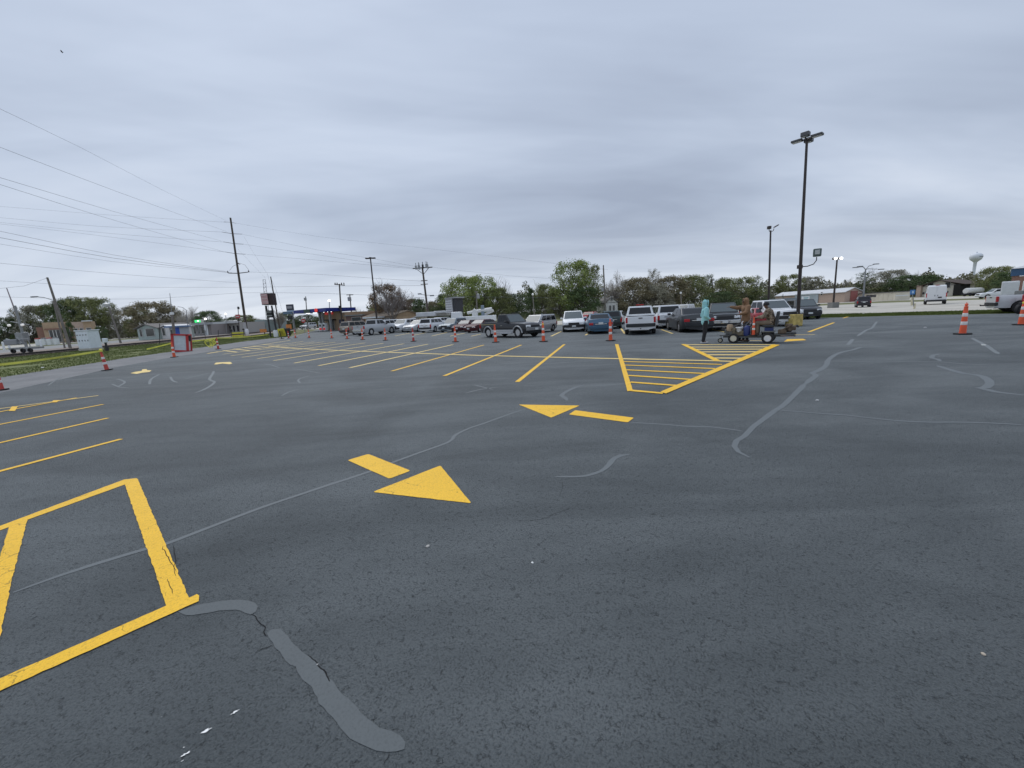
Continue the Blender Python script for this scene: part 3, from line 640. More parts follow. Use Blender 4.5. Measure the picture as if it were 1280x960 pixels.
TL = [
 # left edge
 (86, 404, 98, 15, 'bush', LD, 'small dark shrub in front of the tan restaurant middle', 2),
 (126, 409, 96, 16, 'bush', LD, 'small dark shrub at the right end of the tan restaurant', 3),
 (5, 396, 120, 40, 'bush', LD, 'dark bushy tree at the far left edge behind the crossing signal', 1),
 (38, 383, 125, 46, 'bush', LGY, 'greyish olive tree behind the brick wing of the tan restaurant', 2),
 (66, 380, 130, 42, 'oak', LO, 'olive tree rising behind the tan restaurant roof', 1),
 (92, 374, 118, 46, 'oak', LD, 'dark oak directly above the tan restaurant, left of the tallest one', 2),
 (113, 371, 120, 50, 'oak', LO, 'tall spreading oak above the white equipment cabinet', 3),
 (137, 372, 126, 40, 'tall', LO, 'loose crowned oak behind the leaning grey pole with the dish', 2),
 (160, 384, 128, 40, 'bush', LGY, 'low grey green tree left of the pale green house', 3),
 (196, 377, 118, 58, 'oak', LB, 'broad brown oak over the pale green gabled house', 4),
 (176, 386, 124, 34, 'bush', LO, 'small olive tree at the left end of the pale green house', 1),
 (216, 386, 122, 34, 'bush', LGY, 'greyish tree right of the brown oak near the blue stall', 2),
 (232, 386, 140, 22, 'twiggy', LP, 'slim pale budding tree left of the round bare one', 1),
 (243, 381, 150, 26, 'twiggy', LP, 'pale round budding tree left of the dome shaped oak', 2),
 (263, 389, 132, 36, 'oak', LD, 'dome shaped dark oak behind the green signed store', 1),
 (288, 397, 150, 30, 'bush', LD, 'low dark tree behind the tall utility pole', 3),
 (306, 394, 150, 28, 'bush', LO, 'low olive tree just right of the tall utility pole', 1),
 (322, 399, 160, 24, 'bush', LGY, 'low hazy tree left of the pink box sign', 2),
 (350, 385, 130, 20, 'twiggy', LGY, 'thin grey tree between the pink box sign and the blue price sign', 3),
 (360, 391, 140, 24, 'bush', LD, 'dark tree behind the blue price sign', 2),
 (384, 394, 145, 26, 'bush', LD, 'dark tree seen under the blue gas canopy', 1),
 (402, 396, 150, 22, 'bush', LO, 'olive tree at the right end under the gas canopy', 3),
 (447, 384, 120, 26, 'twiggy', LP, 'pale budding tree behind the dark low building', 1),
 # centre left
 (490, 348, 78, 46, 'bare', None, 'big bare tree with brown leaves left of the pole with stacked transformers', 1),
 (484, 356, 84, 40, 'tall', LR, 'russet leaved tree leaning left behind the tan house', 1),
 (504, 356, 86, 36, 'twiggy', LR, 'sparse russet tree just right of the big bare tree', 2),
 (520, 374, 95, 34, 'oak', LD, 'dark green oak beside the transformer pole, on its left', 2),
 (476, 381, 100, 26, 'bush', LO, 'low olive tree rising over the tan house roof', 3),
 (545, 377, 110, 22, 'oak', LB, 'small brownish tree right of the transformer pole', 3),
 (556, 378, 112, 22, 'bush', LY, 'yellow green shrubby tree behind the grey sign tower', 1),
 (566, 352, 95, 30, 'bare', None, 'bare crooked tree left of the big green oak', 2),
 (582, 346, 90, 46, 'oak', LG, 'big fresh green oak behind the white bucket boom', 2),
 (603, 345, 94, 42, 'tall', LG, 'tall green tree behind the right end of the bucket boom', 3),
 (560, 368, 100, 30, 'bush', LD, 'dark shrubby tree behind the grey sign tower top', 2),
 (630, 342, 100, 42, 'bare', None, 'bare grey tree right of the green oak', 3),
 (622, 360, 96, 36, 'oak', LO, 'olive tree under the bare branches behind the black pickup', 1),
 (645, 368, 104, 34, 'bush', LD, 'low dark tree behind the silver minivan', 3),
 (664, 362, 92, 30, 'cone', LD, 'dark conifer left of the street light with white lamp', 1),
 (672, 350, 112, 38, 'twiggy', LY, 'budding yellow green tree between the conifer and the tall oak', 3),
 (684, 356, 108, 30, 'bush', LO, 'olive tree over the grey roofed house', 2),
 (716, 327, 88, 56, 'tall', LG, 'tallest green tree with visible trunk above the white minivan', 1),
 (738, 332, 92, 34, 'tall', LO, 'olive green tree on the right flank of the tallest one', 2),
 (730, 360, 84, 36, 'bush', LD, 'low dark evergreen in front of the white gabled house', 1),
 (700, 362, 94, 30, 'bush', LO, 'low olive tree right of the grey roofed house', 3),
 (768, 338, 96, 42, 'twiggy', LP, 'pale blossoming tree right of the tall wooden pole', 4),
 (768, 362, 112, 26, 'bush', LD, 'dark bushy tree behind the white gabled house', 3),
 # centre right
 (796, 348, 90, 44, 'oak', LB, 'brown tree behind the white pickup with tailgate facing', 5),
 (816, 339, 96, 20, 'pine', LGY, 'thin greyish pine standing above the brown trees', 1),
 (836, 346, 92, 44, 'oak', LB, 'second brown tree, over the silver van', 2),
 (822, 356, 88, 34, 'bush', LGY, 'greyish brown bushy tree between the two brown ones', 1),
 (862, 345, 94, 40, 'oak', LO, 'olive oak right of the brown trees, over the dark sedan', 4),
 (884, 345, 104, 18, 'pine', LD, 'small dark pine above the teal hoodie', 2),
 (898, 357, 100, 26, 'bare', None, 'bare thin tree left of the round brown olive oak', 4),
 (918, 348, 90, 54, 'oak', LO, 'round olive brown oak above the man in brown', 6),
 (900, 366, 86, 40, 'bush', LD, 'dark hedge like tree behind the black pickup front', 4),
 (944, 346, 108, 16, 'pine', LD, 'lone dark pine between the oak and the twin headed lamp', 3),
 (958, 358, 100, 30, 'twiggy', LGY, 'grey budding tree left of the twin headed lamp pole', 5),
 (948, 366, 92, 34, 'bush', LD, 'low dark tree behind the seated man in camouflage', 5),
 (984, 344, 96, 34, 'tall', LO, 'olive tree left of the tall lamp pole above the long brick building', 4),
 (1012, 346, 100, 32, 'tall', LGY, 'loose grey green tree right of the tall lamp pole', 5),
 (1034, 352, 104, 24, 'twiggy', LP, 'pale budding tree left of the glowing twin lamp', 2),
 (1056, 347, 104, 30, 'twiggy', LGY, 'grey budding tree right of the glowing twin lamp', 3),
 (1070, 360, 98, 24, 'bush', LD, 'low dark tree behind the gable of the brick building', 6),
 (1080, 341, 96, 26, 'pine', LD, 'flat topped dark pine behind the four armed street lamp', 4),
 (1084, 334, 116, 36, 'bare', None, 'bare spreading tree behind the four armed street lamp', 5),
 (1112, 338, 110, 44, 'oak', LGY, 'grey domed tree over the long white wall', 5),
 (1130, 345, 92, 44, 'bush', LD, 'dark dense oak over the right end of the white wall', 2),
 (1158, 344, 96, 40, 'oak', LD, 'dark oak behind the brown roofed house', 4),
 (1095, 360, 100, 30, 'bush', LO, 'low olive tree behind the middle of the white wall', 2),
 (1148, 338, 120, 32, 'twiggy', LGY, 'grey budding tree top over the dark oak behind the house', 4),
 (1194, 345, 120, 30, 'bare', None, 'bare tree between the brown roofed house and water tower', 6),
 (1204, 353, 104, 18, 'bush', LGY, 'grey bushy tree at the foot of the water tower', 5),
 (1241, 334, 100, 40, 'oak', LO, 'broad olive oak right of the water tower', 3),
 (1256, 341, 80, 34, 'oak', LD, 'dark oak between the water tower and the blue fascia building', 6),
 (1229, 352, 110, 16, 'bush', LD, 'low dark tree directly right of the water tower stem', 4),
]
for a in TL: tree(a[0], a[1], a[2]+(55 if 960 < a[0] < 1215 else (22 if a[0] < 225 and a[2] > 100 else 0)), a[3]*(1.28 if a[4] in ('oak', 'bush', 'tall') else 1.1), a[4], a[5], a[6], a[7], twig=TWIG if a[4] in ('bare', 'twiggy') else None)

# far woods: one mass no one could count
def woods():
    rnd = random.Random(11); m_ = MB()
    def topy(px):
        a = 6.6+3.6*noise.noise((px*.022, 2, 0))+3.4*noise.noise((px*.06, 5, 0))+1.6*noise.noise((px*.3, 9, 0))
        if px < 460: a *= .50+.1*noise.noise((px*.05, 1, 0))
        if 550 < px < 960: a *= 1.35
        return a
    for i in range(90000):
        px = rnd.uniform(-60, 1340); Y = rnd.uniform(150, 190)
        if 268 < px < 470 and rnd.random() < .4: continue
        top = topy(px); zc = rnd.uniform(0, 1)**.85*top; p = GD(px, Y)
        if noise.noise((px*.12, zc*.7, 4)) < -.38 and zc > top*.5: continue
        q = Vector((p.x, p.y, zc)); k = rnd.uniform(.2, .5)
        a = Vector((rnd.uniform(-1, 1), rnd.uniform(-1, 1), rnd.uniform(-1, 1))).normalized(); b = a.orthogonal().normalized(); c = a.cross(b)
        m_.add([q+b*k, q+c*k*.7, q-b*k, q-c*k*.7], [(0, 1, 2, 3)])
    lm = leafmat('far woods leaves', (.091, .098, .061), (.152, .152, .098), (.220, .207, .140))
    lm.node_tree.nodes['Noise Texture'].inputs['Scale'].default_value = .13
    o = m_.obj('far_woods', lm)
    tag(o, 'distant low woods filling the skyline behind the trees', 'woods', kind='stuff')
woods()

# ------------------------------------------------------------------ vehicles
GLASS = mat('tinted car glass', (.010, .012, .014), .06, spec=.42); GLASSP = mat('windscreen with painted sky sheen', (.10, .12, .125), .12, spec=.45)  # windscreen base colour paled to stand for reflected sky
TYRE = mat('tyre rubber', (.02, .02, .021), .85); RIMS = mat('alloy rim', (.55, .55, .55), .35, .7); RIMD = mat('dark rim', (.12, .12, .12), .4, .5)
TRIM = mat('black plastic trim', (.022, .022, .024), .6); CHROME = mat('chrome', (.65, .66, .68), .18, .9); UNDER = mat('underbody', (.01, .01, .01), .9)
LAMPR = mat('red tail lamp', (.42, .015, .02), .2); LAMPW = mat('headlamp lens', (.75, .77, .78), .1, spec=.8); PLATE = mat('number plate', (.6, .62, .62), .5)
def paintm(name, col, metal=.0): return mat('car paint '+name, col, .32, metal, coat=.35, spec=.35)
PW = paintm('white', (.72, .73, .74)); PS = paintm('silver', (.42, .43, .44), .3); PK = paintm('black', (.012, .013, .015)); PGD = paintm('dark grey', (.026, .029, .033), .1)
PBL = paintm('blue', (.04, .095, .155), .2); PTAN = paintm('bronze', (.26, .22, .18), .3); PRED = paintm('red', (.33, .02, .028)); PMAR = mat('car paint maroon', (.055, .010, .013), .45, .1, spec=.3)
PTEAL = paintm('grey blue', (.16, .20, .23), .3); PNAVY = paintm('navy', (.02, .05, .14)); PGR = paintm('green grey', (.05, .075, .075), .2); PPUR = paintm('dark plum', (.03, .024, .036), .2)
def wheel_meshes(r, wd, rimm):
    key = ('w', r, wd, rimm.name)
    if key in PROTO: return PROTO[key]
    M = Matrix.Rotation(R(90), 3, 'X')
    t = MB().lathe([(r*.62, -wd*.5), (r*.9, -wd*.5), (r, -wd*.36), (r, wd*.36), (r*.9, wd*.5), (r*.62, wd*.5), (r*.6, wd*.2), (r*.6, -wd*.2)], 22, M=M)
    q = MB(); q.lathe([(0, -wd*.42), (r*.16, -wd*.42), (r*.2, -wd*.3), (r*.5, -wd*.22), (r*.56, -wd*.5), (r*.62, -wd*.5), (r*.62, wd*.4), (0, wd*.4)], 18, M=M)
    for i in range(5):
        a = 2*pi*i/5; c = Vector((cos(a)*r*.36, -wd*.36, sin(a)*r*.36))
        q.box(c, (r*.46, wd*.16, r*.15), M=Matrix.Rotation(-a, 3, 'Y'))
    PROTO[key] = (t.mesh('wheel', TYRE, 40), q.mesh('rim', rimm, 40)); return PROTO[key]
STY = {
 'sedan': dict(L=4.85, W=1.83, H=1.45, wr=.33, ax=(1.42, -1.40), base=.22, top=[(-2.42, .78), (-2.3, 1.02), (-1.75, 1.07), (-1.2, 1.0), (.9, .98), (1.9, .86), (2.3, .74), (2.42, .60)], gh=[(-1.85, -1.05, .25, 1.08)], belt=.95),
 'suv': dict(L=4.75, W=1.9, H=1.74, wr=.37, ax=(1.42, -1.40), base=.28, top=[(-2.37, 1.02), (-2.25, 1.12), (-1.2, 1.12), (.9, 1.1), (1.9, 1.02), (2.25, .92), (2.37, .76)], gh=[(-2.28, -2.02, .35, 1.12)], belt=1.06),
 'minivan': dict(L=5.0, W=1.94, H=1.78, wr=.35, ax=(1.55, -1.5), base=.24, top=[(-2.5, 1.02), (-2.42, 1.1), (-1.2, 1.1), (1.3, 1.08), (2.1, .98), (2.4, .84), (2.5, .68)], gh=[(-2.42, -2.22, .5, 1.55)], belt=1.03),
 'pickup': dict(L=5.75, W=1.98, H=1.86, wr=.40, ax=(1.85, -1.75), base=.36, top=[(-2.86, 1.18), (-2.8, 1.22), (-.7, 1.22), (1.2, 1.18), (2.5, 1.12), (2.78, 1.04), (2.87, .8)], gh=[(-.75, -.55, .55, 1.3)], belt=1.16, bed=(-2.78, -.86)),
 'shortpickup': dict(L=5.4, W=1.92, H=1.78, wr=.39, ax=(1.75, -1.6), base=.36, top=[(-2.7, 1.10), (-2.64, 1.14), (-.5, 1.14), (.9, 1.12), (2.3, 1.04), (2.6, .96), (2.7, .76)], gh=[(-.62, -.50, .30, .98)], belt=1.08, bed=(-2.62, -.72)),
 'crewpickup': dict(L=5.75, W=1.98, H=1.86, wr=.40, ax=(1.85, -1.75), base=.36, top=[(-2.86, 1.18), (-2.8, 1.22), (-1.1, 1.22), (1.2, 1.18), (2.5, 1.12), (2.78, 1.04), (2.87, .8)], gh=[(-1.15, -.95, .6, 1.35)], belt=1.16, bed=(-2.78, -1.26)),
}
def interp(tab, x):
    if x <= tab[0][0]: return tab[0][1]
    for (a, ya), (b, yb) in zip(tab, tab[1:]):
        if x <= b: return ya+(yb-ya)*(x-a)/(b-a)
    return tab[-1][1]
def vehicle(style, name, label, cat, px, yb, yt, head, paint, end='rear', rim=None, cladding=None, group='vehicles parked around the lot', smin=.8, smax=1.22, depth=None, scale=None, extras=None, glass=None, win=True, lowpaint=None):
    S = STY[style]; L, Wd, H = S['L'], S['W'], S['H']; rim = rim or RIMS; glass = glass or GLASS
    g = G(px, yb) if depth is None else GD(px, depth)
    if scale is None:
        sc_ = ((yb-yt)*g.y/FPX)/H; sc_ = max(smin, min(smax, sc_))
    else: sc_ = scale
    h = R(head); view = Vector((g.x, g.y, 0)).normalized()
    ca = abs(cos(h-math.atan2(view.y, view.x))); sa = abs(sin(h-math.atan2(view.y, view.x)))
    c = g+view*(ca*L/2+sa*Wd/2)*sc_*.92
    lat = Vector((view.y, -view.x, 0)); want = GD(px, c.y)          # keep the centre in its column
    c = Vector((want.x, c.y, 0))
    o = thing(name, label, cat, c, h, group, sc_)
    w2 = Wd/2; wr = S['wr']; ax = S['ax']; ra = wr*1.16
    xs = set(-L/2+L*i/26 for i in range(27))
    for a in ax:
        for i in range(-6, 7): xs.add(a+ra*sin(i/6*pi/2))
    xs = sorted(xs); m_ = MB(); n = 0; rows = []
    for x in xs:
        t = abs(x)/(L/2); wb = w2*(1-.16*max(0, (t-.78)/.22)**2)
        top = interp(S['top'], x); zb = S['base']+.05*max(0, (t-.9)/.1)
        for a in ax:
            d = abs(x-a)
            if d < ra: zb = max(zb, wr*.95+math.sqrt(max(0, ra*ra-d*d)))
        zm = max(zb+.02, .62*top); zs_ = max(zm+.02, top-.10); rec = 0
        if 'bed' in S and S['bed'][0] < x < S['bed'][1]: rec = .42
        half = [(0, S['base']-.02), (wb-.30, S['base']-.02), (wb-.30, zb if zb > S['base']+.06 else S['base']-.01), (wb*.975, zb), (wb, zm), (wb*.985, zs_), (wb*.93, max(zs_+.01, top-.01)), (wb*.90, top-rec), (0, top-rec+(.03 if not rec else 0))]
        rows.append([(x, -y, z_) for y, z_ in half]+[(x, y, z_) for y, z_ in half[-2:0:-1]])
    k = len(rows[0]); vs = [v for r_ in rows for v in r_]
    fs = [(i*k+j, (i+1)*k+j, (i+1)*k+(j+1) % k, i*k+(j+1) % k) for i in range(len(rows)-1) for j in range(k)]
    fs += [tuple(range(k)), tuple(range((len(rows)-1)*k, len(rows)*k))[::-1]]
    mi = []
    for i in range(len(rows)-1):
        for j in range(k):
            j2 = j if j < 8 else k-1-j
            mi.append(1 if j2 in (0, 1, 2) else (2 if j2 in (3,) else 0))
    m_.v = [Vector(v) for v in vs]; m_.f = fs; m_.m = mi+[0, 0]
    low = lowpaint or paint
    me = m_.mesh('body', [paint, UNDER, low], 35); bm = bmesh.new(); bm.from_mesh(me); bmesh.ops.recalc_face_normals(bm, faces=bm.faces); bm.to_mesh(me); bm.free()
    link('body', me, o)
    # greenhouse
    x0, x1, x2, x3 = S['gh'][0]; zb = S['belt']; bw, tw = w2*.93, w2*.76
    Bc = [Vector((x0, -bw, zb)), Vector((x3, -bw, zb)), Vector((x3, bw, zb)), Vector((x0, bw, zb))]
    Tc = [Vector((x1, -tw, H-.02)), Vector((x2, -tw, H-.02)), Vector((x2, tw, H-.02)), Vector((x1, tw, H-.02))]
    cab = MB().add(Bc+Tc, [(3, 2, 1, 0), (4, 5, 6, 7), (0, 1, 5, 4), (1, 2, 6, 5), (2, 3, 7, 6), (3, 0, 4, 7)])
    cab.obj('cabin', paint, o, bevel=.05)
    def pane(nm, p, q, r_, s_, u0, u1, v0, v1, mm, offd=.008):
        f = lambda u, v: p.lerp(q, u).lerp(s_.lerp(r_, u), v)
        nrm = (q-p).cross(s_-p).normalized()
        pts = [f(u0, v0), f(u1, v0), f(u1-.0, v1), f(u0, v1)]
        pb = [v-nrm*.02 for v in pts]; pts = [v+nrm*offd for v in pts]
        MB().add(pts+pb, [(0, 1, 2, 3), (7, 6, 5, 4), (0, 4, 5, 1), (1, 5, 6, 2), (2, 6, 7, 3), (3, 7, 4, 0)]).obj(nm, mm, o)
    if win:
        pane('windshield', Bc[1], Bc[2], Tc[2], Tc[1], .05, .95, .12, .90, GLASSP if glass is GLASS else glass)
        pane('rear_window', Bc[3], Bc[0], Tc[0], Tc[3], .08, .92, .20, .86, GLASS)
        sp = {'sedan': [(.10, .47), (.50, .86)], 'suv': [(.04, .30), (.33, .60), (.63, .90)], 'minivan': [(.04, .30), (.33, .60), (.63, .88)], 'pickup': [(.10, .36), (.40, .86)], 'shortpickup': [(.10, .40), (.45, .88)], 'crewpickup': [(.06, .44), (.48, .88)]}[style]
        for u0, u1 in sp:
            pane('side_window', Bc[0], Bc[1], Tc[1], Tc[0], u0, u1, .22, .84, GLASS)
            pane('side_window', Bc[2], Bc[3], Tc[3], Tc[2], 1-u1, 1-u0, .22, .84, GLASS)
    tm, rm = wheel_meshes(wr, .24, rim)
    for a in ax:
        for sy in (-1, 1):
            q = link('wheel', tm, o); q.location = (a, sy*(w2-.13), wr); q.rotation_euler.z = 0 if sy < 0 else pi
            link('rim', rm, q)
    bz = S['base']+.16; tp = S['top']; hz_ = interp(tp, L/2-.12)
    bmat = cladding or (TRIM if style in ('suv', ) else (CHROME if 'pickup' in style else paint))
    for e, sx in (('f', 1), ('r', -1)):
        MB().prism([(0, -w2*.93), (.16, -w2*.86), (.20, -w2*.3), (.20, w2*.3), (.16, w2*.86), (0, w2*.93)], bz, bz+.22).obj('bumper', bmat, o, loc=(sx*(L/2-.10), 0, 0), rz=0 if sx > 0 else pi, bevel=.025)
    for sy in (-1, 1):
        MB().box((0, 0, 0), (.10, .38 if style != 'pickup' else .34, .17)).obj('headlight', LAMPW, o, loc=(L/2-.09, sy*w2*.70, hz_-.13), rz=sy*.28, bevel=.03)
        th = .17 if style == 'sedan' else .36
        zt_ = interp(tp, -L/2+.05)-.06-th/2
        MB().box((0, 0, 0), (.12, .30 if style == 'sedan' else .15, th)).obj('taillight', LAMPR, o, loc=(-L/2+.05, sy*w2*(.74 if style == 'sedan' else .86), zt_), bevel=.02)
        MB().box((0, 0, 0), (.14, .2, .15)).obj('mirror', paint if 'pickup' not in style else TRIM, o, loc=(x3-.38, sy*(w2*.93+.13), zb+.12), bevel=.04)
    MB().box((0, 0, 0), (.06, w2*.95, .22)).obj('grille', TRIM, o, loc=(L/2-.0, 0, hz_-.16), bevel=.02)
    MB().box((0, 0, 0), (.03, .32, .16)).obj('license_plate', PLATE, o, loc=(-L/2-.03, 0, bz+(.11 if 'pickup' in style else .38)))
    MB().box((0, 0, 0), (.03, .32, .14)).obj('license_plate', PLATE, o, loc=(L/2+.12, 0, bz+.10))
    if 'pickup' in style:
        MB().box((0, 0, 0), (.035, w2*1.62, .52)).obj('tailgate', paint, o, loc=(-L/2+.0, 0, interp(tp, -L/2)-.28), bevel=.02)
        MB().box((0, 0, 0), (.02, .24, .06)).obj('tailgate_handle', TRIM, o, loc=(-L/2-.03, 0, interp(tp, -L/2)-.10))
    else:
        MB().box((0, 0, 0), (.02, w2*.9, .05)).obj('trim_strip', CHROME, o, loc=(-L/2-.015, 0, interp(tp, -L/2+.05)-.16))
    for sy in (-1, 1):
        for xd in ([.05] if style in ('pickup', 'shortpickup') else [.05, -.85]):
            MB().box((0, 0, 0), (.18, .03, .03)).obj('door_handle', CHROME, o, loc=(xd, sy*(w2+.005), S['belt']-.16))
    if extras: extras(o, S)
    return o
V = vehicle
# --- nearest row
def x_blackpickup(o, S):
    w2 = S['W']/2
    for sy in (-1, 1):
        for a in S['ax']:
            m_ = MB(); pts = [Vector((a+cos(t)*.49, sy*(w2+.0), S['wr']*.95+sin(t)*.49)) for t in [pi*i/12 for i in range(13)]]
            m_.tube(pts, .055, 6).obj('arch_flare', PS, o, smooth=60)
        MB().box((0, sy*(w2-.03), .47), (2.5, .09, .28)).obj('sill_panel', PS, o, bevel=.03)
        MB().tube([(-1.15, sy*(w2+.05), .34), (1.15, sy*(w2+.05), .34)], .04, 8).obj('running_board', PS, o)
        MB().tube([(-.4, sy*.58, 1.84), (.2, sy*.58, 1.84)], .022, 6).obj('roof_rail', TRIM, o)
    MB().box((-1.62, 0, 1.165), (1.9, 1.66, .03)).obj('bed_cover', TRIM, o)
    MB().box((-1.6, -w2-.004, 1.02), (2.0, .012, .03)).obj('pinstripe', mat('gold pinstripe', (.45, .36, .14), .5), o)
V('shortpickup', 'pickup_truck', 'black pickup with silver lower panels and wheel arches, nearest behind the cones', 'pickup truck', 637, 423.5, 393, -47, PK, extras=x_blackpickup, cladding=mat('grey bumper', (.22, .225, .23), .4, .3), smin=.9, smax=1.0)
V('minivan', 'minivan', 'silver minivan partly hidden behind the black and silver pickup nose', 'minivan', 672, 417, 394, 236, PS, cladding=PS)
V('minivan', 'minivan', 'white minivan facing the camera with black lower bumper', 'minivan', 716, 415, 389, az(716)+181, PW, cladding=TRIM, lowpaint=TRIM)
V('suv', 'parked_suv', 'dark green grey suv beyond the blue sedan', 'suv', 763, 411.5, 389, 80, PGR)
V('sedan', 'parked_sedan', 'blue sedan seen from behind beside the orange cone', 'sedan', 747.5, 417.5, 392.5, az(747)+4, PBL)
V('sedan', 'parked_sedan', 'red car far behind the white minivan mirror', 'sedan', 739, 403, 390, 60, PRED)
V('suv', 'parked_suv', 'small white car between the green suv and the white pickup', 'suv', 771, 406, 391, 70, PW)
def x_spoiler(o, S):
    MB().box((-1.75, 0, 1.25), (2.1, 1.75, .05)).obj('bed_cover', PW, o, bevel=.015)
    MB().box((-2.6, 0, 1.30), (.3, 1.78, .07)).obj('spoiler', PW, o, bevel=.02)
    MB().box((-.62, 0, 1.93), (.12, .5, .06)).obj('brake_lamp', LAMPR, o)
    MB().tube([(-2.98, 0, .42), (-3.2, 0, .42)], .035, 8).obj('tow_hitch', TRIM, o)
V('crewpickup', 'pickup_truck', 'white pickup seen squarely from behind with red upright tail lamps', 'pickup truck', 799.5, 418.5, 383, az(800)+1, PW, extras=x_spoiler, cladding=PGD, smin=.9)
V('suv', 'parked_suv', 'white van like suv directly right of the white pickup tailgate', 'suv', 829, 411, 382, az(829)+12, PW, smax=1.15)
V('minivan', 'minivan', 'silver van behind the dark sedan, its windscreen towards us', 'minivan', 850, 410, 381, az(850)+170, PS)
V('sedan', 'parked_sedan', 'dark grey sedan seen from behind left of the teal hoodie', 'sedan', 860, 416, 385.5, az(860)+15, PGD)
def x_lid(o, S): pass
V('pickup', 'pickup_truck', 'black pickup facing us between the teal hoodie and brown jacket', 'pickup truck', 903, 414, 379, az(903)+184, PK, cladding=CHROME, smax=1.05, glass=GLASSP)
V('sedan', 'parked_sedan', 'red car half hidden behind the two men at the mower', 'sedan', 953, 408, 385.5, az(957)+10, PRED)
V('crewpickup', 'pickup_truck', 'white pickup nosing right behind the seated man', 'pickup truck', 962, 408.5, 375.5, az(962)+180+26, PW, cladding=TRIM, smax=1.0)
V('suv', 'parked_suv', 'dark grey suv right of the tall lamp pole', 'suv', 1004, 399.5, 374.5, az(1004)+180+14, PGD, cladding=TRIM, smax=1.2)
V('suv', 'parked_suv', 'dark suv left of the tall lamp pole, mostly hidden', 'suv', 984, 395, 373, az(984)+180+30, PGR, glass=GLASSP)
V('suv', 'passing_car', 'dark plum car driving on the pale road', 'car', 1079.5, 384, 370.8, az(1080)+4, PPUR, group='vehicles on the road')
# --- left row
LR_ = [
 ('suv', 'bronze suv at the left end of the row by the gas station', 447, 418.5, 401.5, 62, PTAN), 
 ('pickup', 'silver pickup with red tail lamp right of the bronze suv', 468, 419, 399.5, 66, PS),
 ('suv', 'white suv peeking out behind the silver pickup', 490, 415, 399.5, 60, PW),
 ('suv', 'white suv facing us right of the silver pickup', 504, 415.5, 399, 250, PW),
 ('sedan', 'silver sedan between the white suv and the white wagon', 524, 415, 400, 245, PS),
 ('suv', 'white wagon with red tail lamps left of the grey suv', 542, 415.5, 398, 70, PW),
 ('suv', 'white van further back above the white wagon', 556, 409, 396.5, 60, PW),
 ('suv', 'grey blue suv facing us behind the upright orange cone', 566, 415, 398, 246, PTEAL),
 ('sedan', 'maroon sedan left of the black pickup bed', 583, 415, 400.5, 244, PMAR),
 ('sedan', 'dark red sedan with bright headlamp left of the black pickup bed', 601, 415.5, 399.8, 236, PMAR),
]
for st, lab, px, yb, yt, hd, pm in LR_:
    V(st, {'suv': 'parked_suv', 'pickup': 'pickup_truck', 'sedan': 'parked_sedan', 'minivan': 'minivan'}[st], lab, {'suv': 'suv', 'pickup': 'pickup truck', 'sedan': 'sedan', 'minivan': 'minivan'}[st], px, yb, yt, hd, pm, group='vehicles in the row along the far edge')
V('sedan', 'parked_sedan', 'blue car parked before the grey roofed house', 'car', 690, 396.5, 388.5, 20, PNAVY)
V('suv', 'parked_suv', 'silver suv facing out under the gas canopy', 'suv', 385, 411.5, 403.5, 255, PS, group='cars at the gas station')
V('suv', 'parked_suv', 'white suv at the gas station shop door', 'suv', 424, 410.5, 403, 60, PW, group='cars at the gas station')
FAR = [('suv', 'white suv on the far street left of the tall pole', 271, 413, 405.5, 240, PW), ('crewpickup', 'silver pickup on the far street left of the yellow barricade', 281, 411.5, 405, 200, PS), ('minivan', 'white van behind the yellow barricade', 297, 411.5, 403.5, 230, PW),
 ('sedan', 'pale car at far lot right of the tall pole', 314, 409.5, 404.5, 30, PS), ('sedan', 'red car in the far lot behind the sign legs', 324, 409.5, 404.5, 200, PMAR), ('suv', 'white suv in the far lot behind the sign legs', 340, 409, 403.5, 20, PW),
 ('suv', 'white suv parked beside the blue price sign', 365, 410.5, 404, 30, PW), ('sedan', 'pale car passing right of the blue stall on the far street', 232, 415, 410.5, 15, PS), ('sedan', 'dark car in front of the green signed store', 288, 408.8, 404.2, 190, PGD)]
for st, lab, px, yb, yt, hd, pm in FAR:
    V(st, {'suv': 'distant_suv', 'crewpickup': 'distant_pickup', 'sedan': 'distant_car', 'minivan': 'distant_van'}[st], lab, 'car', px, yb, yt, hd, pm, group='small cars far away on the left', smin=.6)

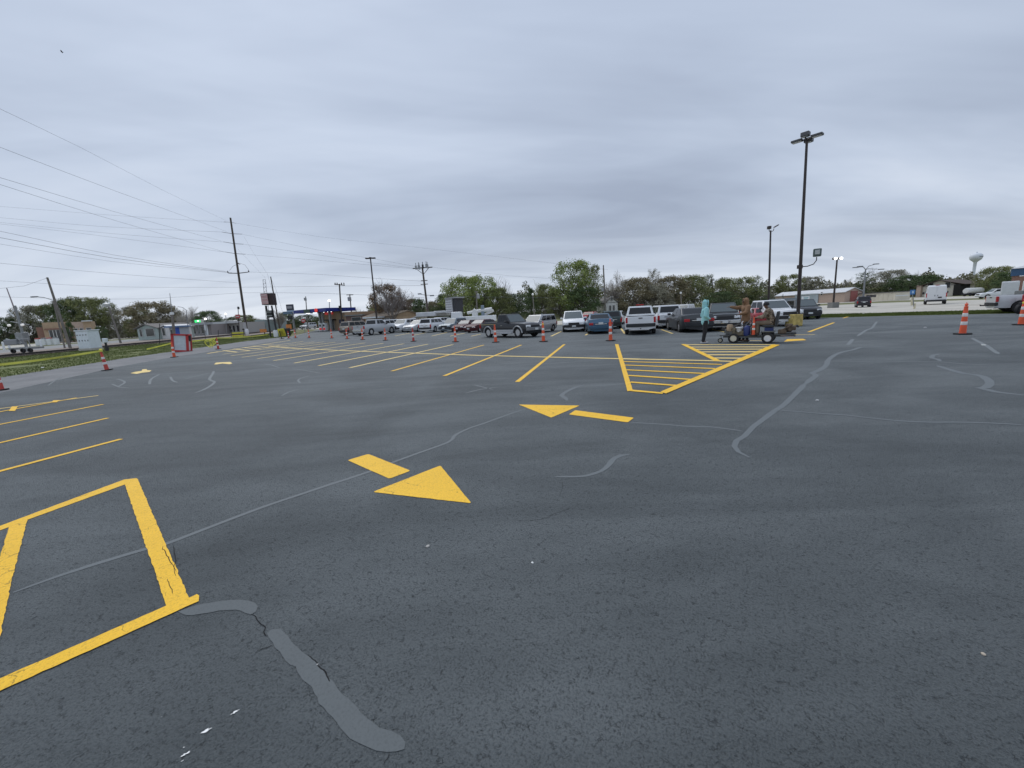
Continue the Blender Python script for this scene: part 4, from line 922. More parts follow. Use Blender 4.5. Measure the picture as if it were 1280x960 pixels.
# cargo van on the road
def cargo_van():
    g = G(1170, 380.5); s_ = ((380.5-357.2)*g.y/FPX)/2.55; h = R(az(1170)+2)
    c = g+Vector((cos(h), sin(h), 0))*2.7*s_; c = GD(1170, c.y)
    o = thing('cargo_van', 'tall white cargo van seen from behind on the road', 'van', c, h, 'vehicles on the road', s_)
    prof = [(-2.75, .42), (-2.8, 1.2), (-2.74, 2.35), (-2.55, 2.55), (1.0, 2.52), (1.55, 2.3), (2.15, 1.45), (2.85, 1.15), (2.95, .7), (2.9, .42)]
    n = len(prof)
    def wz(z_): return 1.0 if z_ < 1.3 else 1.0-.16*((z_-1.3)/1.25)**1.4
    vs = [(x, -wz(z_), z_) for x, z_ in prof]+[(x, wz(z_), z_) for x, z_ in prof]
    MB().add(vs, [tuple(range(n)), tuple(range(n, 2*n))[::-1]]+[(i, n+i, n+(i+1) % n, (i+1) % n) for i in range(n)]).obj('body', PW, o, bevel=.08)
    for sy in (-1, 1):
        MB().box((-2.80, sy*.43, 1.52), (.03, .80, 1.75)).obj('rear_door', PW, o, bevel=.02)
        MB().box((-2.80, sy*.94, 1.25), (.05, .10, .55)).obj('taillight', LAMPR, o, bevel=.01)
        MB().box((1.9, sy*1.18, 1.55), (.14, .24, .34)).obj('mirror', TRIM, o, bevel=.04)
        MB().box((1.3, sy*.985, 1.62), (.7, .02, .5)).obj('side_window', GLASS, o)
        MB().box((-2.83, sy*.14, 1.18), (.03, .05, .2)).obj('door_handle', TRIM, o)
    MB().box((-2.84, -.35, .92), (.03, .36, .16)).obj('license_plate', TRIM, o)
    MB().box((-2.82, 0, .50), (.16, 1.95, .22)).obj('bumper', TRIM, o, bevel=.03)
    MB().box((-2.60, 0, 2.57), (.1, .4, .06)).obj('brake_lamp', LAMPR, o)
    tm, rm = wheel_meshes(.36, .24, RIMD)
    for a in (-1.75, 1.95):
        for sy in (-1, 1):
            q = link('wheel', tm, o); q.location = (a, sy*.92, .36); q.rotation_euler.z = 0 if sy < 0 else pi; link('rim', rm, q)
cargo_van()
# right edge: white pickup, boxes, red thing behind
def x_rightpickup(o, S):
    MB().tube([(-2.95, 0, .55), (-3.35, 0, .55), (-3.35, 0, .62)], .04, 8).obj('tow_hitch', TRIM, o)
    MB().box((-1.25, .2, 1.30), (.7, 1.2, .3)).obj('tool_chest', mat('dull grey metal', (.16, .17, .17), .5, .4), o, bevel=.02)
    MB().tube([(-.95, -.8, 1.2), (-.95, -.8, 1.95), (-.95, .8, 1.95), (-.95, .8, 1.2)], .03, 8).obj('headache_rack', TRIM, o)
q = V('crewpickup', 'pickup_truck', 'silver white pickup cut by the right picture edge', 'pickup truck', 1289, 392.5, 362, -34, paintm('off white', (.52, .53, .54), .1), cladding=TRIM, extras=x_rightpickup, scale=1.0, depth=28)
q.location = GD(1239, 28.4)+Vector((cos(R(-34)), sin(R(-34)), 0))*2.95
q2 = V('pickup', 'pickup_truck', 'white pickup nosing left behind the right truck bed', 'pickup truck', 1248, 372.8, 361, az(1248)+180-62, PW, smax=1.1, cladding=PW)
WALLP = mat('white box panel', (.68, .69, .70), .5, var=.06)
def box_trailer(px0, px1, y0, Y, label):
    pc = (px0+px1)/2; g = GD(pc, Y); wd = (px1-px0)*Y*(cos(R(90-az(pc))))/FPX; top = W(pc, y0, Y).z
    o = thing('box_trailer', label, 'trailer', g, R(az(pc)-90), 'white box trailers at the right edge')
    MB().box((0, 1.1, (top+.7)/2), (wd, 2.0, top-.7)).obj('body', WALLP, o, bevel=.05)
    MB().box((0, .09, (top+.7)/2), (wd*.88, .03, (top-.7)*.88)).obj('door', WALLP, o, bevel=.01)
    tm, rm = wheel_meshes(.34, .22, RIMS)
    for sy in (-1, 1): q = link('wheel', tm, o); q.rotation_euler.z = R(90); q.location = (sy*(wd/2-.12), .9, .34); link('rim', rm, q)
    MB().box((0, 1.1, .66), (wd*.96, 1.9, .08)).obj('chassis', TRIM, o)
box_trailer(1251.5, 1274, 351.5, 32, 'white box trailer above the right pickup bed'); box_trailer(1278, 1300, 350.5, 33, 'white box trailer cut by the right edge, beside the brick column')
def red_rig():
    c = GD(1301, 25.6); o = thing('red_trailer', 'red and black machine on the far right edge above the cone', 'machine', c, 0, None)
    MB().box((0, 0, 1.0), (1.0, 1.0, .55)).obj('hood', PRED, o, bevel=.12)
    MB().box((0, 0, .62), (1.1, 1.1, .22)).obj('frame', TRIM, o, bevel=.03)
    MB().box((0, 0, 1.36), (.5, .5, .2)).obj('air_box', TRIM, o, bevel=.04)
    tm, rm = wheel_meshes(.3, .2, RIMD)
    for sx in (-1, 1):
        for sy in (-1, 1): q = link('wheel', tm, o); q.location = (sx*.42, sy*.5, .3); link('rim', rm, q)
red_rig()
# bucket truck behind the row
def bucket_truck():
    c = GD(600, 66); o = thing('bucket_truck', 'white bucket truck with folded boom above the parked row', 'truck', c, 0, None)
    px = lambda x, y: W(x, y, 66)-c
    BW = mat('white fibreglass boom', (.66, .66, .64), .45, var=.12)
    MB().box((-.3, 0, 1.1), (5.8, 2.2, .9)).obj('utility_body', PW, o, bevel=.08)
    MB().box((-3.7, 0, 1.5), (1.9, 2.1, 1.7), top=.85).obj('cabin', PW, o, bevel=.12)
    MB().box((-4.45, 0, 1.95), (.25, 1.7, .6)).obj('windshield', GLASS, o, bevel=.02)
    a, b = px(584, 391.2), px(615, 386.5)
    MB().tube([(a.x, 0, a.z), ((a.x+b.x)/2, 0, (a.z+b.z)/2+.05), (b.x, 0, b.z)], [.22, .28, .34], 10).obj('boom', BW, o, smooth=50)
    a, b = px(604, 394), px(617, 388)
    MB().tube([(a.x, .2, a.z), (b.x, .2, b.z)], .2, 8).obj('lower_boom', BW, o, smooth=50)
    a = px(594, 397); MB().lathe([(.45, 0), (.5, .7), (.3, 1.3), (0, 1.35)], 14, (a.x, 0, a.z)).obj('bucket', BW, o, smooth=40)
    a = px(604, 398); MB().box((a.x, 0, 2.2), (.5, .5, 2.0)).obj('turret', mat('turret blue grey', (.2, .25, .3), .5), o, bevel=.05)
    tm, rm = wheel_meshes(.48, .3, RIMS)
    for x in (-3.6, 1.0, 1.9):
        for sy in (-1, 1): q = link('wheel', tm, o); q.location = (x, sy*.95, .48); q.rotation_euler.z = 0 if sy < 0 else pi; link('rim', rm, q)
bucket_truck()

# ------------------------------------------------------------------ traffic cones (tall channelizers)
ORG = mat('fluorescent orange plastic', (.78, .11, .04), .5, var=.12, vscale=3); ORGD = mat('faded red orange plastic', (.55, .07, .05), .55, var=.2, vscale=3)
BAND = mat('white reflective band', (.74, .71, .68), .4, var=.15, vscale=9); BANDO = mat('orange reflective band', (.9, .25, .10), .4)
RUB = mat('black rubber base', (.018, .018, .018), .85)
def cone_meshes(old):
    k = ('traffic cone', old)
    if k in PROTO: return PROTO[k]
    o = ORGD if old else ORG
    prof = [(.098, .035), (.092, .06), (.092, .075), (.078, .48), (.058, .86), (.050, .93), (.058, .935), (.058, .965), (.035, .97), (.032, 1.0), (.045, 1.01), (.045, 1.05), (.03, 1.07), (0, 1.07)]
    b = MB().lathe(prof, 16)
    m2 = MB()
    def at(z_): return .092+(.058-.092)*(z_-.075)/(.86-.075)
    for z0, z1 in ((.33, .45), (.62, .74)): m2.lathe([(at(z0)+.004, z0), (at(z1)+.004, z1)], 16)
    base = MB(); n = 8
    base.prism([(cos(2*pi*(i+.5)/n)*.245, sin(2*pi*(i+.5)/n)*.245) for i in range(n)], 0, .045)
    hd = MB(); hd.tube([(-.028, 0, 1.06), (-.028, 0, 1.11), (.028, 0, 1.11), (.028, 0, 1.06)], .009, 5)
    bands = []
    for z0, z1 in ((.33, .45), (.62, .74)): bands.append(MB().lathe([(at(z0)+.003, z0), (at(z0)+.005, z0+.004), (at(z1)+.005, z1-.004), (at(z1)+.003, z1)], 16).mesh('band', BAND, 40))
    PROTO[k] = (b.mesh('post', o, 40), bands, base.mesh('base', RUB), hd.mesh('handle', o)); return PROTO[k]
def cone(px, yb, h, label, old=False, lean=0, rz=0, fit=True):
    g = G(px, yb); s_ = (h*g.y/FPX)/1.09
    s_ = max(.72, min(1.12, s_)) if fit else 1
    o = thing('traffic_cone', label, 'traffic cone', g, rz, 'tall orange traffic cones', s_); o.rotation_euler.y = lean
    p, bands, b, hd = cone_meshes(old)
    link('post', p, o); link('base', b, o); link('handle', hd, o)
    for x in bands: link('band', x, o)
    return o
CN = [(2, 487.6, 31, 'orange cone cut by the left edge, tied to caution tape', True), (134, 462.8, 24.8, 'cone with yellow tape on top, second from the left edge', True), (218, 446.6, 19, 'cone in front of the red framed cabinet', False), (273, 436.4, 14.5, 'cone beside the tangled yellow tape', True),
 (361, 422.9, 9.2, 'small distant cone just right of the yellow folding sign', True), (369.5, 422.5, 10.3, 'third cone right of the yellow folding sign', False), (386.6, 422.5, 10.6, 'cone below the silver suv at the gas station', False), (414.8, 422.8, 11.6, 'cone in front of the gas station shop', False),
 (434, 423.6, 12.4, 'cone overlapping the rear of the bronze suv', False), (453.4, 424.7, 13.9, 'cone overlapping the silver pickup tailgate', False), (482, 425.5, 14.9, 'cone at the door of the silver pickup', False), (517, 426.8, 16.8, 'cone in front of the silver sedan', True),
 (569.4, 427.5, 19.4, 'cone in front of the grey blue suv', False), (619.7, 428, 21.9, 'cone in front of the black pickup door', False), (679.4, 427.1, 25, 'cone with yellow wrapped top at the black pickup nose', False), (763.3, 426, 26.8, 'cone right of the blue sedan', False),
 (1203, 418, 41, 'large cone standing alone right of centre lot', False), (1276, 406.3, 37, 'cone with yellow tape at the right edge', False)]
for i, c_ in enumerate(CN):
    q = cone(*c_, lean=random.uniform(-.02, .02) + {1: -.10, 0: -.05}.get(i, 0), rz=random.uniform(0, 1))
o_ = GD(349.5, G(349.5, 423.6).y)
o = thing('delineator_post', 'dark leaning delineator post left of the yellow folding sign', 'post', (o_.x, o_.y, 0)); o.rotation_euler.y = -.15
MB().tube([(0, 0, .04), (0, 0, 1.0)], .05, 8).obj('post', RUB, o); MB().box((0, 0, .02), (.5, .4, .05)).obj('base', RUB, o)

# caution tape
TAPE = mat('yellow caution tape', (.82, .80, .12), .45, var=.1, vscale=2)
def tape(name, pts, wd, label, sag=0, twist=2.0, group='yellow caution tape runs', flat=False):
    P = []
    for a, b in zip(pts, pts[1:]):
        n = 14
        for k in range(n):
            t = k/n; p = a.lerp(b, t); p.z -= sag*4*t*(1-t)*(b-a).length; P.append(p)
    P.append(pts[-1]); vs = []
    for i, p in enumerate(P):
        a = .80+.20*sin(i*.35*twist) if not flat else 1
        d = (P[min(i+1, len(P)-1)]-P[max(i-1, 0)]).normalized(); up = Vector((0, 0, 1)); sd = d.cross(up).normalized()
        v = (up*math.cos((1-a)*1.1)+sd*math.sin((1-a)*1.1))*wd/2
        vs += [p+v, p-v]
    o = MB().add(vs, [(2*i, 2*i+1, 2*i+3, 2*i+2) for i in range(len(P)-1)]).obj(name, TAPE)
    s2 = o.modifiers.new('thickness', 'SOLIDIFY'); s2.thickness = .002
    return tag(o, label, 'tape', group)
def T(px, yb, z_): p = G(px, yb); return Vector((p.x, p.y, z_))
tape('caution_tape', [T(2, 487.6, .88), T(134, 462.8, .97)], .085, 'caution tape from the left edge to the second cone', .006)
tape('caution_tape', [Vector((*(T(2, 487.6, 0)-(T(134, 462.8, 0)-T(2, 487.6, 0))*.4).xy, .86)), T(2, 487.6, .88)], .085, 'caution tape leaving the picture at the left edge', .006)
tape('caution_tape', [W(183.5, 436.5, 32.6), W(198, 433, 32.9), W(214, 429, 33.2)], .10, 'short caution tape reaching the red framed cabinet from the left', .01)
tape('caution_tape', [W(240, 426.6, 36), W(272, 422.4, 40), W(300, 421.5, 46), W(335, 418.0, 58)], .11, 'long caution tape from the red framed cabinet to the sign legs', .004)
ctr = T(266, 437, 0); L_ = []
tg = thing('tangled_tape', 'tangled loops of yellow tape left of the small cone', 'tape', ctr)
for i, (rx, rz_, ph) in enumerate(((.28, .30, 0), (.42, .22, .9), (.22, .34, 2.1))):
    pts = [Vector((rx*cos(t)-.25+.12*i, .12*sin(2*t+ph), .52+rz_*sin(t+ph*.2))) for t in [2*pi*k/16 for k in range(17)]]
    MB().tube(pts, .022, 4).obj('tape_loop', TAPE, tg)
MB().tube([(.3, 0, .9), (.15, 0, .5), (-.02, 0, .18)], .028, 4).obj('tape_end', TAPE, tg)
for i, (px, yb, s_) in enumerate(((679.4, 427.1, 1), (134, 462.8, 1), (1276, 406.3, 1))):
    g = G(px, yb); q = MB().lathe([(.050, .96), (.062, .98), (.062, 1.03), (.04, 1.06)], 10).obj('tape_wrap', mat('yellow tape wrap', (.85, .75, .08), .5))
    q.location = (g.x+(-.09 if i == 1 else 0), g.y, -.0); tag(q, ['yellow tape wrapped on the cone at the black pickup nose', 'yellow tape wrapped on the second cone from the left', 'yellow tape wrapped on the cone at the right edge'][i], 'tape')

# ------------------------------------------------------------------ people
SKIN = mat('brown skin', (.12, .065, .042), .55); TEAL = mat('teal fleece', (.30, .60, .62), .85, var=.10, vscale=7, bump=.5, bscale=14)
BRN = mat('brown canvas jacket', (.235, .135, .072), .85, var=.22, vscale=5, bump=.6, bscale=12); BLK = mat('black cloth', (.016, .016, .019), .85, bump=.4, bscale=16)
DRK = mat('dark denim', (.03, .033, .04), .85); KHK = mat('khaki work trousers', (.17, .13, .095), .85, var=.2); SHOE = mat('pale shoes', (.42, .42, .43), .6); BOOT = mat('brown boots', (.10, .07, .05), .8)
def camo():
    m_ = bpy.data.materials.new('camouflage cloth'); m_.use_nodes = True; t = m_.node_tree; b = t.nodes['Principled BSDF']
    tc = N(t, 'ShaderNodeTexCoord'); n = N(t, 'ShaderNodeTexNoise'); n.inputs['Scale'].default_value = 11; n.inputs['Detail'].default_value = 2
    t.links.new(tc.outputs['Object'], n.inputs[0])
    t.links.new(ramp(t, n.outputs[0], [(0, (.06, .045, .035)), (.43, (.15, .11, .075)), (.50, (.30, .23, .17)), (.58, (.09, .085, .055)), (.66, (.38, .30, .23))], 'CONSTANT'), b.inputs['Base Color'])
    b.inputs['Roughness'].default_value = .9; return m_
CAMO = camo()
def skin(name, nodes, links, m_, parent, root=0, sub=1, vox=.013):
    """nodes: (x, y, z, half width, half depth) joints, links: bones -> one continuous surface (swept ellipsoids fused by a voxel remesh)"""
    ico = PROTO.get('ico')
    if ico is None:
        bm = bmesh.new(); bmesh.ops.create_icosphere(bm, subdivisions=2, radius=1); ico = ([v.co.copy() for v in bm.verts], [tuple(v.index for v in f.verts) for f in bm.faces]); bm.free(); PROTO['ico'] = ico
    mb = MB()
    for a, b in links:
        A, B = nodes[a], nodes[b]; pa, pb = Vector(A[:3]), Vector(B[:3]); L = (pb-pa).length
        ra, rb = A[3], B[3]; da, db = (A[4] if len(A) > 4 else ra), (B[4] if len(B) > 4 else rb)
        n = max(2, min(14, int(L/(min(ra, rb, da, db)*.45))+1))
        for k in range(n+1):
            t = k/n; c = pa.lerp(pb, t); rw, rd = ra+(rb-ra)*t, da+(db-da)*t; rz_ = min(rw, rd)
            mb.add([Vector((v.x*rd, v.y*rw, v.z*rz_))+c for v in ico[0]], ico[1])
    o = mb.obj(name, m_, parent)
    r = o.modifiers.new('remesh', 'REMESH'); r.mode = 'VOXEL'; r.voxel_size = vox; r.use_smooth_shade = True
    q = o.modifiers.new('smooth', 'SMOOTH'); q.factor = .5; q.iterations = 3 if vox > .01 else 1
    return o
def person(name_label, loc, rz, J, top_m, leg_m, shoe_m, scale=1, hood=None, hat=None, jl=.0, group=None, cuff=None):
    """J: joints in body space, +x is the way the figure faces, +y its left"""
    o = thing('person', name_label, 'person', loc, rz, group, scale)
    nodes = []; links = []; idx = {}
    def add(k, r, r2=None, to=None):
        p = J[k] if isinstance(k, str) else k
        nodes.append((*p, r, r2 or r)); i = len(nodes)-1
        if isinstance(k, str): idx[k] = i
        if to is not None: links.append((idx[to] if isinstance(to, str) else to, i))
        return i
    add('pelvis', .12, .10); add('waist', .115, .09, 'pelvis'); add('chest', .15, .11, 'waist'); add('neck0', .07, .065, 'chest'); add('neck', .052, .052, 'neck0')
    hd = Vector(J['head']); nk = Vector(J['neck'])
    add((hd-(hd-nk).normalized()*.03)[:], .075, .068, 'neck'); i = len(nodes)-1
    nodes.append((*(hd+Vector((.012, 0, .055))), .088, .075)); links.append((i, i+1)); nodes.append((*(hd+Vector((-.005, 0, .12))), .068, .06)); links.append((i+1, i+2))
    for s_ in ('l', 'r'):
        add('sh'+s_, .062, .062, 'chest'); add('el'+s_, .042, .042, 'sh'+s_); add('wr'+s_, .028, .026, 'el'+s_)
        wv = Vector(J['wr'+s_]); fd = (Vector(J['ha'+s_])-wv).normalized(); sdv = fd.cross(Vector((0, 0, 1)));
        if sdv.length < .2: sdv = fd.cross(Vector((1, 0, 0)))
        sdv.normalize(); palm = wv+fd*.06
        nodes.append((*palm, .036, .018)); links.append((idx['wr'+s_], len(nodes)-1)); pi_ = len(nodes)-1
        curl = sdv.cross(fd).normalized()*(-1)
        for k in range(4):                       # four fingers of unequal length
            off_ = sdv*(-.027+.018*k); L_ = (.062, .072, .068, .052)[k]
            nodes.append((*(palm+fd*.035+off_), .0095)); links.append((pi_, len(nodes)-1))
            nodes.append((*(palm+fd*(.035+L_*.5)+off_+curl*.012), .0088)); links.append((len(nodes)-2, len(nodes)-1))
            nodes.append((*(palm+fd*(.035+L_*.8)+off_+curl*.034), .0078)); links.append((len(nodes)-2, len(nodes)-1))
        th = palm-fd*.02-sdv*.03
        nodes.append((*th, .011)); links.append((pi_, len(nodes)-1)); nodes.append((*(th-sdv*.022+fd*.035+curl*.01), .0095)); links.append((len(nodes)-2, len(nodes)-1))
        add('hp'+s_, .085, .085, 'pelvis'); add('kn'+s_, .056, .056, 'hp'+s_); add('an'+s_, .038, .038, 'kn'+s_); add('to'+s_, .035, .03, 'an'+s_)
    skin('body', nodes, links, SKIN, o, vox=.0055)
    H_ = Vector(J['head'])+Vector((0, 0, .045))
    fx = Vector(J.get('face', (1, 0, 0))).normalized(); fy = Vector((-fx.y, fx.x, 0)).normalized()
    for s_ in (-1, 1):
        e = MB().lathe([(0, -.008), (.011, -.004), (.012, .004), (0, .01)], 8, H_+fx*.088+fy*s_*.032+Vector((0, 0, .015))); e.obj('eye', mat('eye', (.05, .04, .04), .3), o)
        MB().tube([H_+fy*s_*.083+Vector((0, 0, .03)), H_+fy*s_*.09, H_+fy*s_*.082-Vector((0, 0, .02))], .012, 6).obj('ear', SKIN, o, smooth=60)
    MB().tube([H_+fx*.088+Vector((0, 0, .02)), H_+fx*.108-Vector((0, 0, .012)), H_+fx*.088-Vector((0, 0, .018))], [.009, .015, .01], 6).obj('nose', SKIN, o, smooth=60)
    MB().tube([H_+fx*.088+fy*.024-Vector((0, 0, .045)), H_+fx*.096-Vector((0, 0, .043)), H_+fx*.088-fy*.024-Vector((0, 0, .045))], .007, 6).obj('mouth', mat('lips', (.12, .05, .045), .5), o, smooth=60)
    # jacket
    g = 1.22; P = lambda k: J[k]
    hem = Vector(J['pelvis'])+Vector((0, 0, -.06-jl))
    if J.get('seat'): hem = Vector(J['pelvis'])+Vector((-.02, 0, -.02))
    jn = [(*J['waist'], .165, .135), (*(Vector(J['pelvis'])*.5+hem*.5), .175, .145), (*hem, .17, .14), (*J['chest'], .19, .145), (*J['neck0'], .085, .08)]
    jl_ = [(0, 1), (1, 2), (0, 3), (3, 4)]
    for s_ in ('l', 'r'):
        b = len(jn); wv = Vector(J['wr'+s_]); ev = Vector(J['el'+s_])
        jn += [(*J['sh'+s_], .088), (*(Vector(J['sh'+s_])*.5+ev*.5), .076), (*ev, .070), (*(ev*.45+wv*.55), .058), (*(ev*.06+wv*.94), .046)]
        jl_ += [(3, b), (b, b+1), (b+1, b+2), (b+2, b+3), (b+3, b+4)]
    fat = J.get('fat', 1.0); jn = [(*n_[:3], *[q*fat for q in n_[3:]]) for n_ in jn]
    jk = skin('jacket', jn, jl_, top_m, o, 0)
    # trousers
    tn = [(*J['pelvis'], .135, .12)]; tl = []
    for s_ in ('l', 'r'):
        b = len(tn); h0, k0, a0 = (Vector(J[q+s_]) for q in ('hp', 'kn', 'an'))
        tn += [(*h0, .105), (*(h0*.5+k0*.5), .096), (*k0, .080), (*(k0*.5+a0*.5), .070), (*(a0+(k0-a0).normalized()*.03), .062)]
        tl += [(0, b), (b, b+1), (b+1, b+2), (b+2, b+3), (b+3, b+4)]
        t0 = Vector(J['to'+s_]); a1 = Vector((a0.x, a0.y, a0.z)); hl = a1+(a1-t0).normalized()*.055; hl.z = t0.z
        skin('shoe', [(*hl, .042, .042), (*((hl+t0)/2), .045, .045), (*t0, .048, .036), (*(t0+(t0-hl).normalized()*.05), .036, .026)], [(0, 1), (1, 2), (2, 3)], shoe_m, o)
    skin('trousers', tn, tl, leg_m, o, 0)
    if hood:
        hc = Vector(J['head'])
        hm = skin('hood', [(*(Vector(J['neck0'])+Vector((-.02, 0, .02))), .115, .105), (*(hc-fx*.045+Vector((0, 0, -.01))), .112, .105), (*(hc-fx*.04+Vector((0, 0, .07))), .115, .108), (*(hc-fx*.045+Vector((0, 0, .11))), .09, .085)], [(0, 1), (1, 2), (2, 3)], hood, o)
        ring = [hc+fx*.062+fy*cos(t)*.092+Vector((0, 0, .040+sin(t)*.118)) for t in [2*pi*k/14 for k in range(15)]]
        MB().tube(ring, .020, 6, cap=False).obj('hood_rim', hood, o, smooth=60)
        dk = hc+fx*.072+Vector((0, 0, .045)); 
    if hat:
        hc = Vector(J['head'])+Vector((-.01, 0, .06))
        MB().lathe([(.106, -.01), (.112, .0), (.110, .03), (.100, .07), (.075, .105), (.04, .12), (0, .124)], 16, hc).obj('beanie', hat, o, smooth=60)
    return o
# person 1, teal hoodie, seen side-on, facing right, hands in the pouch
J1 = dict(fat=1.05, pelvis=(0, 0, .95), waist=(0, 0, 1.10), chest=(.0, 0, 1.33), neck0=(-.01, 0, 1.47), neck=(0, 0, 1.54), head=(.02, 0, 1.62), face=(1, 0, 0),
 shl=(0, .19, 1.42), ell=(-.06, .26, 1.15), wrl=(.13, .17, 1.02), hal=(.2, .10, 1.01), shr=(0, -.19, 1.42), elr=(-.06, -.26, 1.15), wrr=(.13, -.17, 1.02), har=(.2, -.10, 1.01),
 hpl=(0, .09, .90), knl=(.04, .10, .50), anl=(-.02, .10, .09), tol=(.11, .12, .04), hpr=(0, -.09, .90), knr=(-.02, -.10, .50), anr=(-.09, -.10, .09), tor=(.04, -.11, .04))
g1 = G(880.5, 429.3)
person('person in a teal hooded sweatshirt and black trousers standing with hood up', g1, R(-12), J1, TEAL, BLK, SHOE, 1.04, hood=TEAL, jl=.02)
# person 2, brown jacket, right arm pointing left
J2 = dict(fat=1.16, pelvis=(0, 0, .95), waist=(0, 0, 1.10), chest=(.02, 0, 1.33), neck0=(.02, 0, 1.47), neck=(.03, 0, 1.54), head=(.06, 0, 1.61), face=(1, 0, -.1),
 shl=(.0, .19, 1.42), ell=(.12, .27, 1.20), wrl=(.28, .12, 1.14), hal=(.34, .06, 1.13), shr=(.03, -.19, 1.42), elr=(.28, -.22, 1.40), wrr=(.53, -.22, 1.45), har=(.62, -.22, 1.46),
 hpl=(0, .09, .90), knl=(.03, .10, .50), anl=(-.05, .10, .09), tol=(.08, .12, .04), hpr=(0, -.09, .90), knr=(.04, -.10, .50), anr=(.02, -.10, .09), tor=(.15, -.11, .04))
g2 = G(931, 426.8)
person('person in a brown hooded jacket pointing left from behind the mower', g2, R(172), J2, BRN, DRK, BOOT, 1.04, hood=BRN, jl=.05)

# ------------------------------------------------------------------ ride-on striping mower
GRM = mat('grey mower metal', (.13, .135, .135), .5, .4, var=.3); CRM = mat('cream wheel rim', (.62, .58, .46), .5); TAN = mat('tan engine shroud', (.33, .24, .15), .6, var=.35, vscale=8)
BLUE = mat('blue jug plastic', (.018, .035, .15), .4); WPL = mat('white bucket plastic', (.72, .73, .75), .4); SEATM = mat('grey vinyl seat', (.035, .038, .042), .5)
gm = G(966, 429.0); mw = thing('striping_mower', 'small ride-on line striping machine with engine in front and grey seat', 'striping machine', (gm.x, gm.y+.28, 0), R(153)); 
for sy in (-.36, .36):
    for x, r_, w_, rm_ in ((0, .215, .20, WPL), (1.47, .205, .13, CRM)):
        tm, rm = wheel_meshes(r_, w_, rm_); q = link('wheel', tm, mw); q.location = (x, (sy if x == 0 else sy*.8), r_); q.rotation_euler.z = 0 if sy < 0 else pi; link('rim', rm, q)
tm, rm = wheel_meshes(.10, .07, CRM); q = link('caster_wheel', tm, mw); q.location = (2.12, .05, .10); q.rotation_euler.z = pi; link('rim', rm, q)
MB().tube([(2.06, .05, .10), (2.10, .05, .30), (1.9, .05, .36)], .02, 6).tube([(2.12, .0, .10), (2.12, .12, .10)], .015, 6).obj('caster_fork', GRM, mw)
MB().box((.85, 0, .25), (2.3, .12, .07)).box((.9, .22, .25), (1.9, .05, .05)).box((.9, -.22, .25), (1.9, .05, .05)).box((1.75, 0, .33), (.75, .5, .04)).obj('frame', GRM, mw, bevel=.008)
MB().box((.45, 0, .30), (.85, .66, .035)).obj('foot_board', GRM, mw, bevel=.01)
MB().lathe([(.0, .22), (.11, .22), (.15, .17), (.16, .04), (.19, .0), (.19, -.06), (.12, -.1)], 16, (1.70, .02, .56)).obj('engine_shroud', TAN, mw, smooth=40)
MB().box((1.70, .02, .42), (.32, .34, .14)).box((1.88, .12, .50), (.10, .14, .16)).obj('engine_block', GRM, mw, bevel=.02)
MB().tube([(1.98, .0, .60), (1.98, .22, .60)], .075, 10).obj('muffler', TRIM, mw, smooth=50)
MB().lathe([(.12, 0), (.15, .26), (.157, .265), (.157, .29), (.15, .30), (0, .30)], 18, (1.28, .08, .36)).obj('paint_bucket', WPL, mw, smooth=50)
MB().tube([(1.28+.15*cos(t), .08, .64+.16*sin(t)) for t in [pi*k/8 for k in range(9)]], .006, 4).obj('bucket_handle', TRIM, mw)
MB().tube([(1.12, .1, .60), (1.16, .1, .86), (1.10, .1, .90)], .022, 6).obj('hose_stub', WPL, mw)
MB().lathe([(0, -.2), (.13, -.19), (.15, -.1), (.15, .12), (.12, .2), (.04, .23), (0, .24)], 16, (.92, .16, .50)).obj('blue_jug', BLUE, mw, smooth=50)
MB().tube([(1.02, -.05, .30), (.85, -.03, .62), (.62, 0, .98)], .045, 8).tube([(1.1, .18, .62), (.78, .14, .95), (.55, .1, 1.02)], .02, 6).obj('steering_column', GRM, mw, smooth=50)
ring = [Vector((.55+.12*cos(t)*.9, .19*sin(t), 1.02-.10*cos(t))) for t in [2*pi*k/16 for k in range(17)]]
MB().tube(ring, .016, 6, cap=False).obj('steering_wheel', TRIM, mw, smooth=60)
MB().prism([(-.26, -.36), (-.18, -.44), (.2, -.44), (.3, -.34), (.3, .34), (.2, .44), (-.18, .44), (-.26, .36)], .44, .50).box((.30, 0, .38), (.12, .7, .12)).obj('fender', GRM, mw, bevel=.03)
MB().box((0, 0, .56), (.36, .34, .14)).obj('battery', BLUE, mw, bevel=.01); MB().box((.06, -.175, .57), (.16, .01, .07)).obj('battery_label', WPL, mw)
MB().prism([(-.22, -.23), (.26, -.22), (.30, -.1), (.30, .1), (.26, .22), (-.22, .23)], .64, .73).obj('seat', SEATM, mw, bevel=.03)
MB().box((0, 0, 0), (.11, .50, .60), M=Matrix.Rotation(-.14, 3, 'Y')).obj('backrest', SEATM, mw, loc=(-.31, 0, .97), bevel=.045)
MB().box((-.78, 0, .42), (.62, .5, .04)).tube([(-.45, 0, .28), (-1.1, 0, .36)], .03, 6).obj('rear_rack', GRM, mw, bevel=.01)
MB().lathe([(.0, .16), (.12, .15), (.15, .05), (.15, -.1), (.1, -.14)], 12, (-.80, .06, .60)).box((-.98, 0, .58), (.18, .3, .16)).obj('rear_engine', mat('grimy brown engine', (.13, .095, .065), .7, .2, var=.5, vscale=12), mw, bevel=.01)
MB().tube([(-.9, -.16, .62), (-1.12, -.16, .66), (-1.16, -.16, .60)], .045, 8).tube([(-.6, .1, .48), (-.9, .12, .44)], .04, 6).obj('rear_muffler', TRIM, mw, smooth=50)
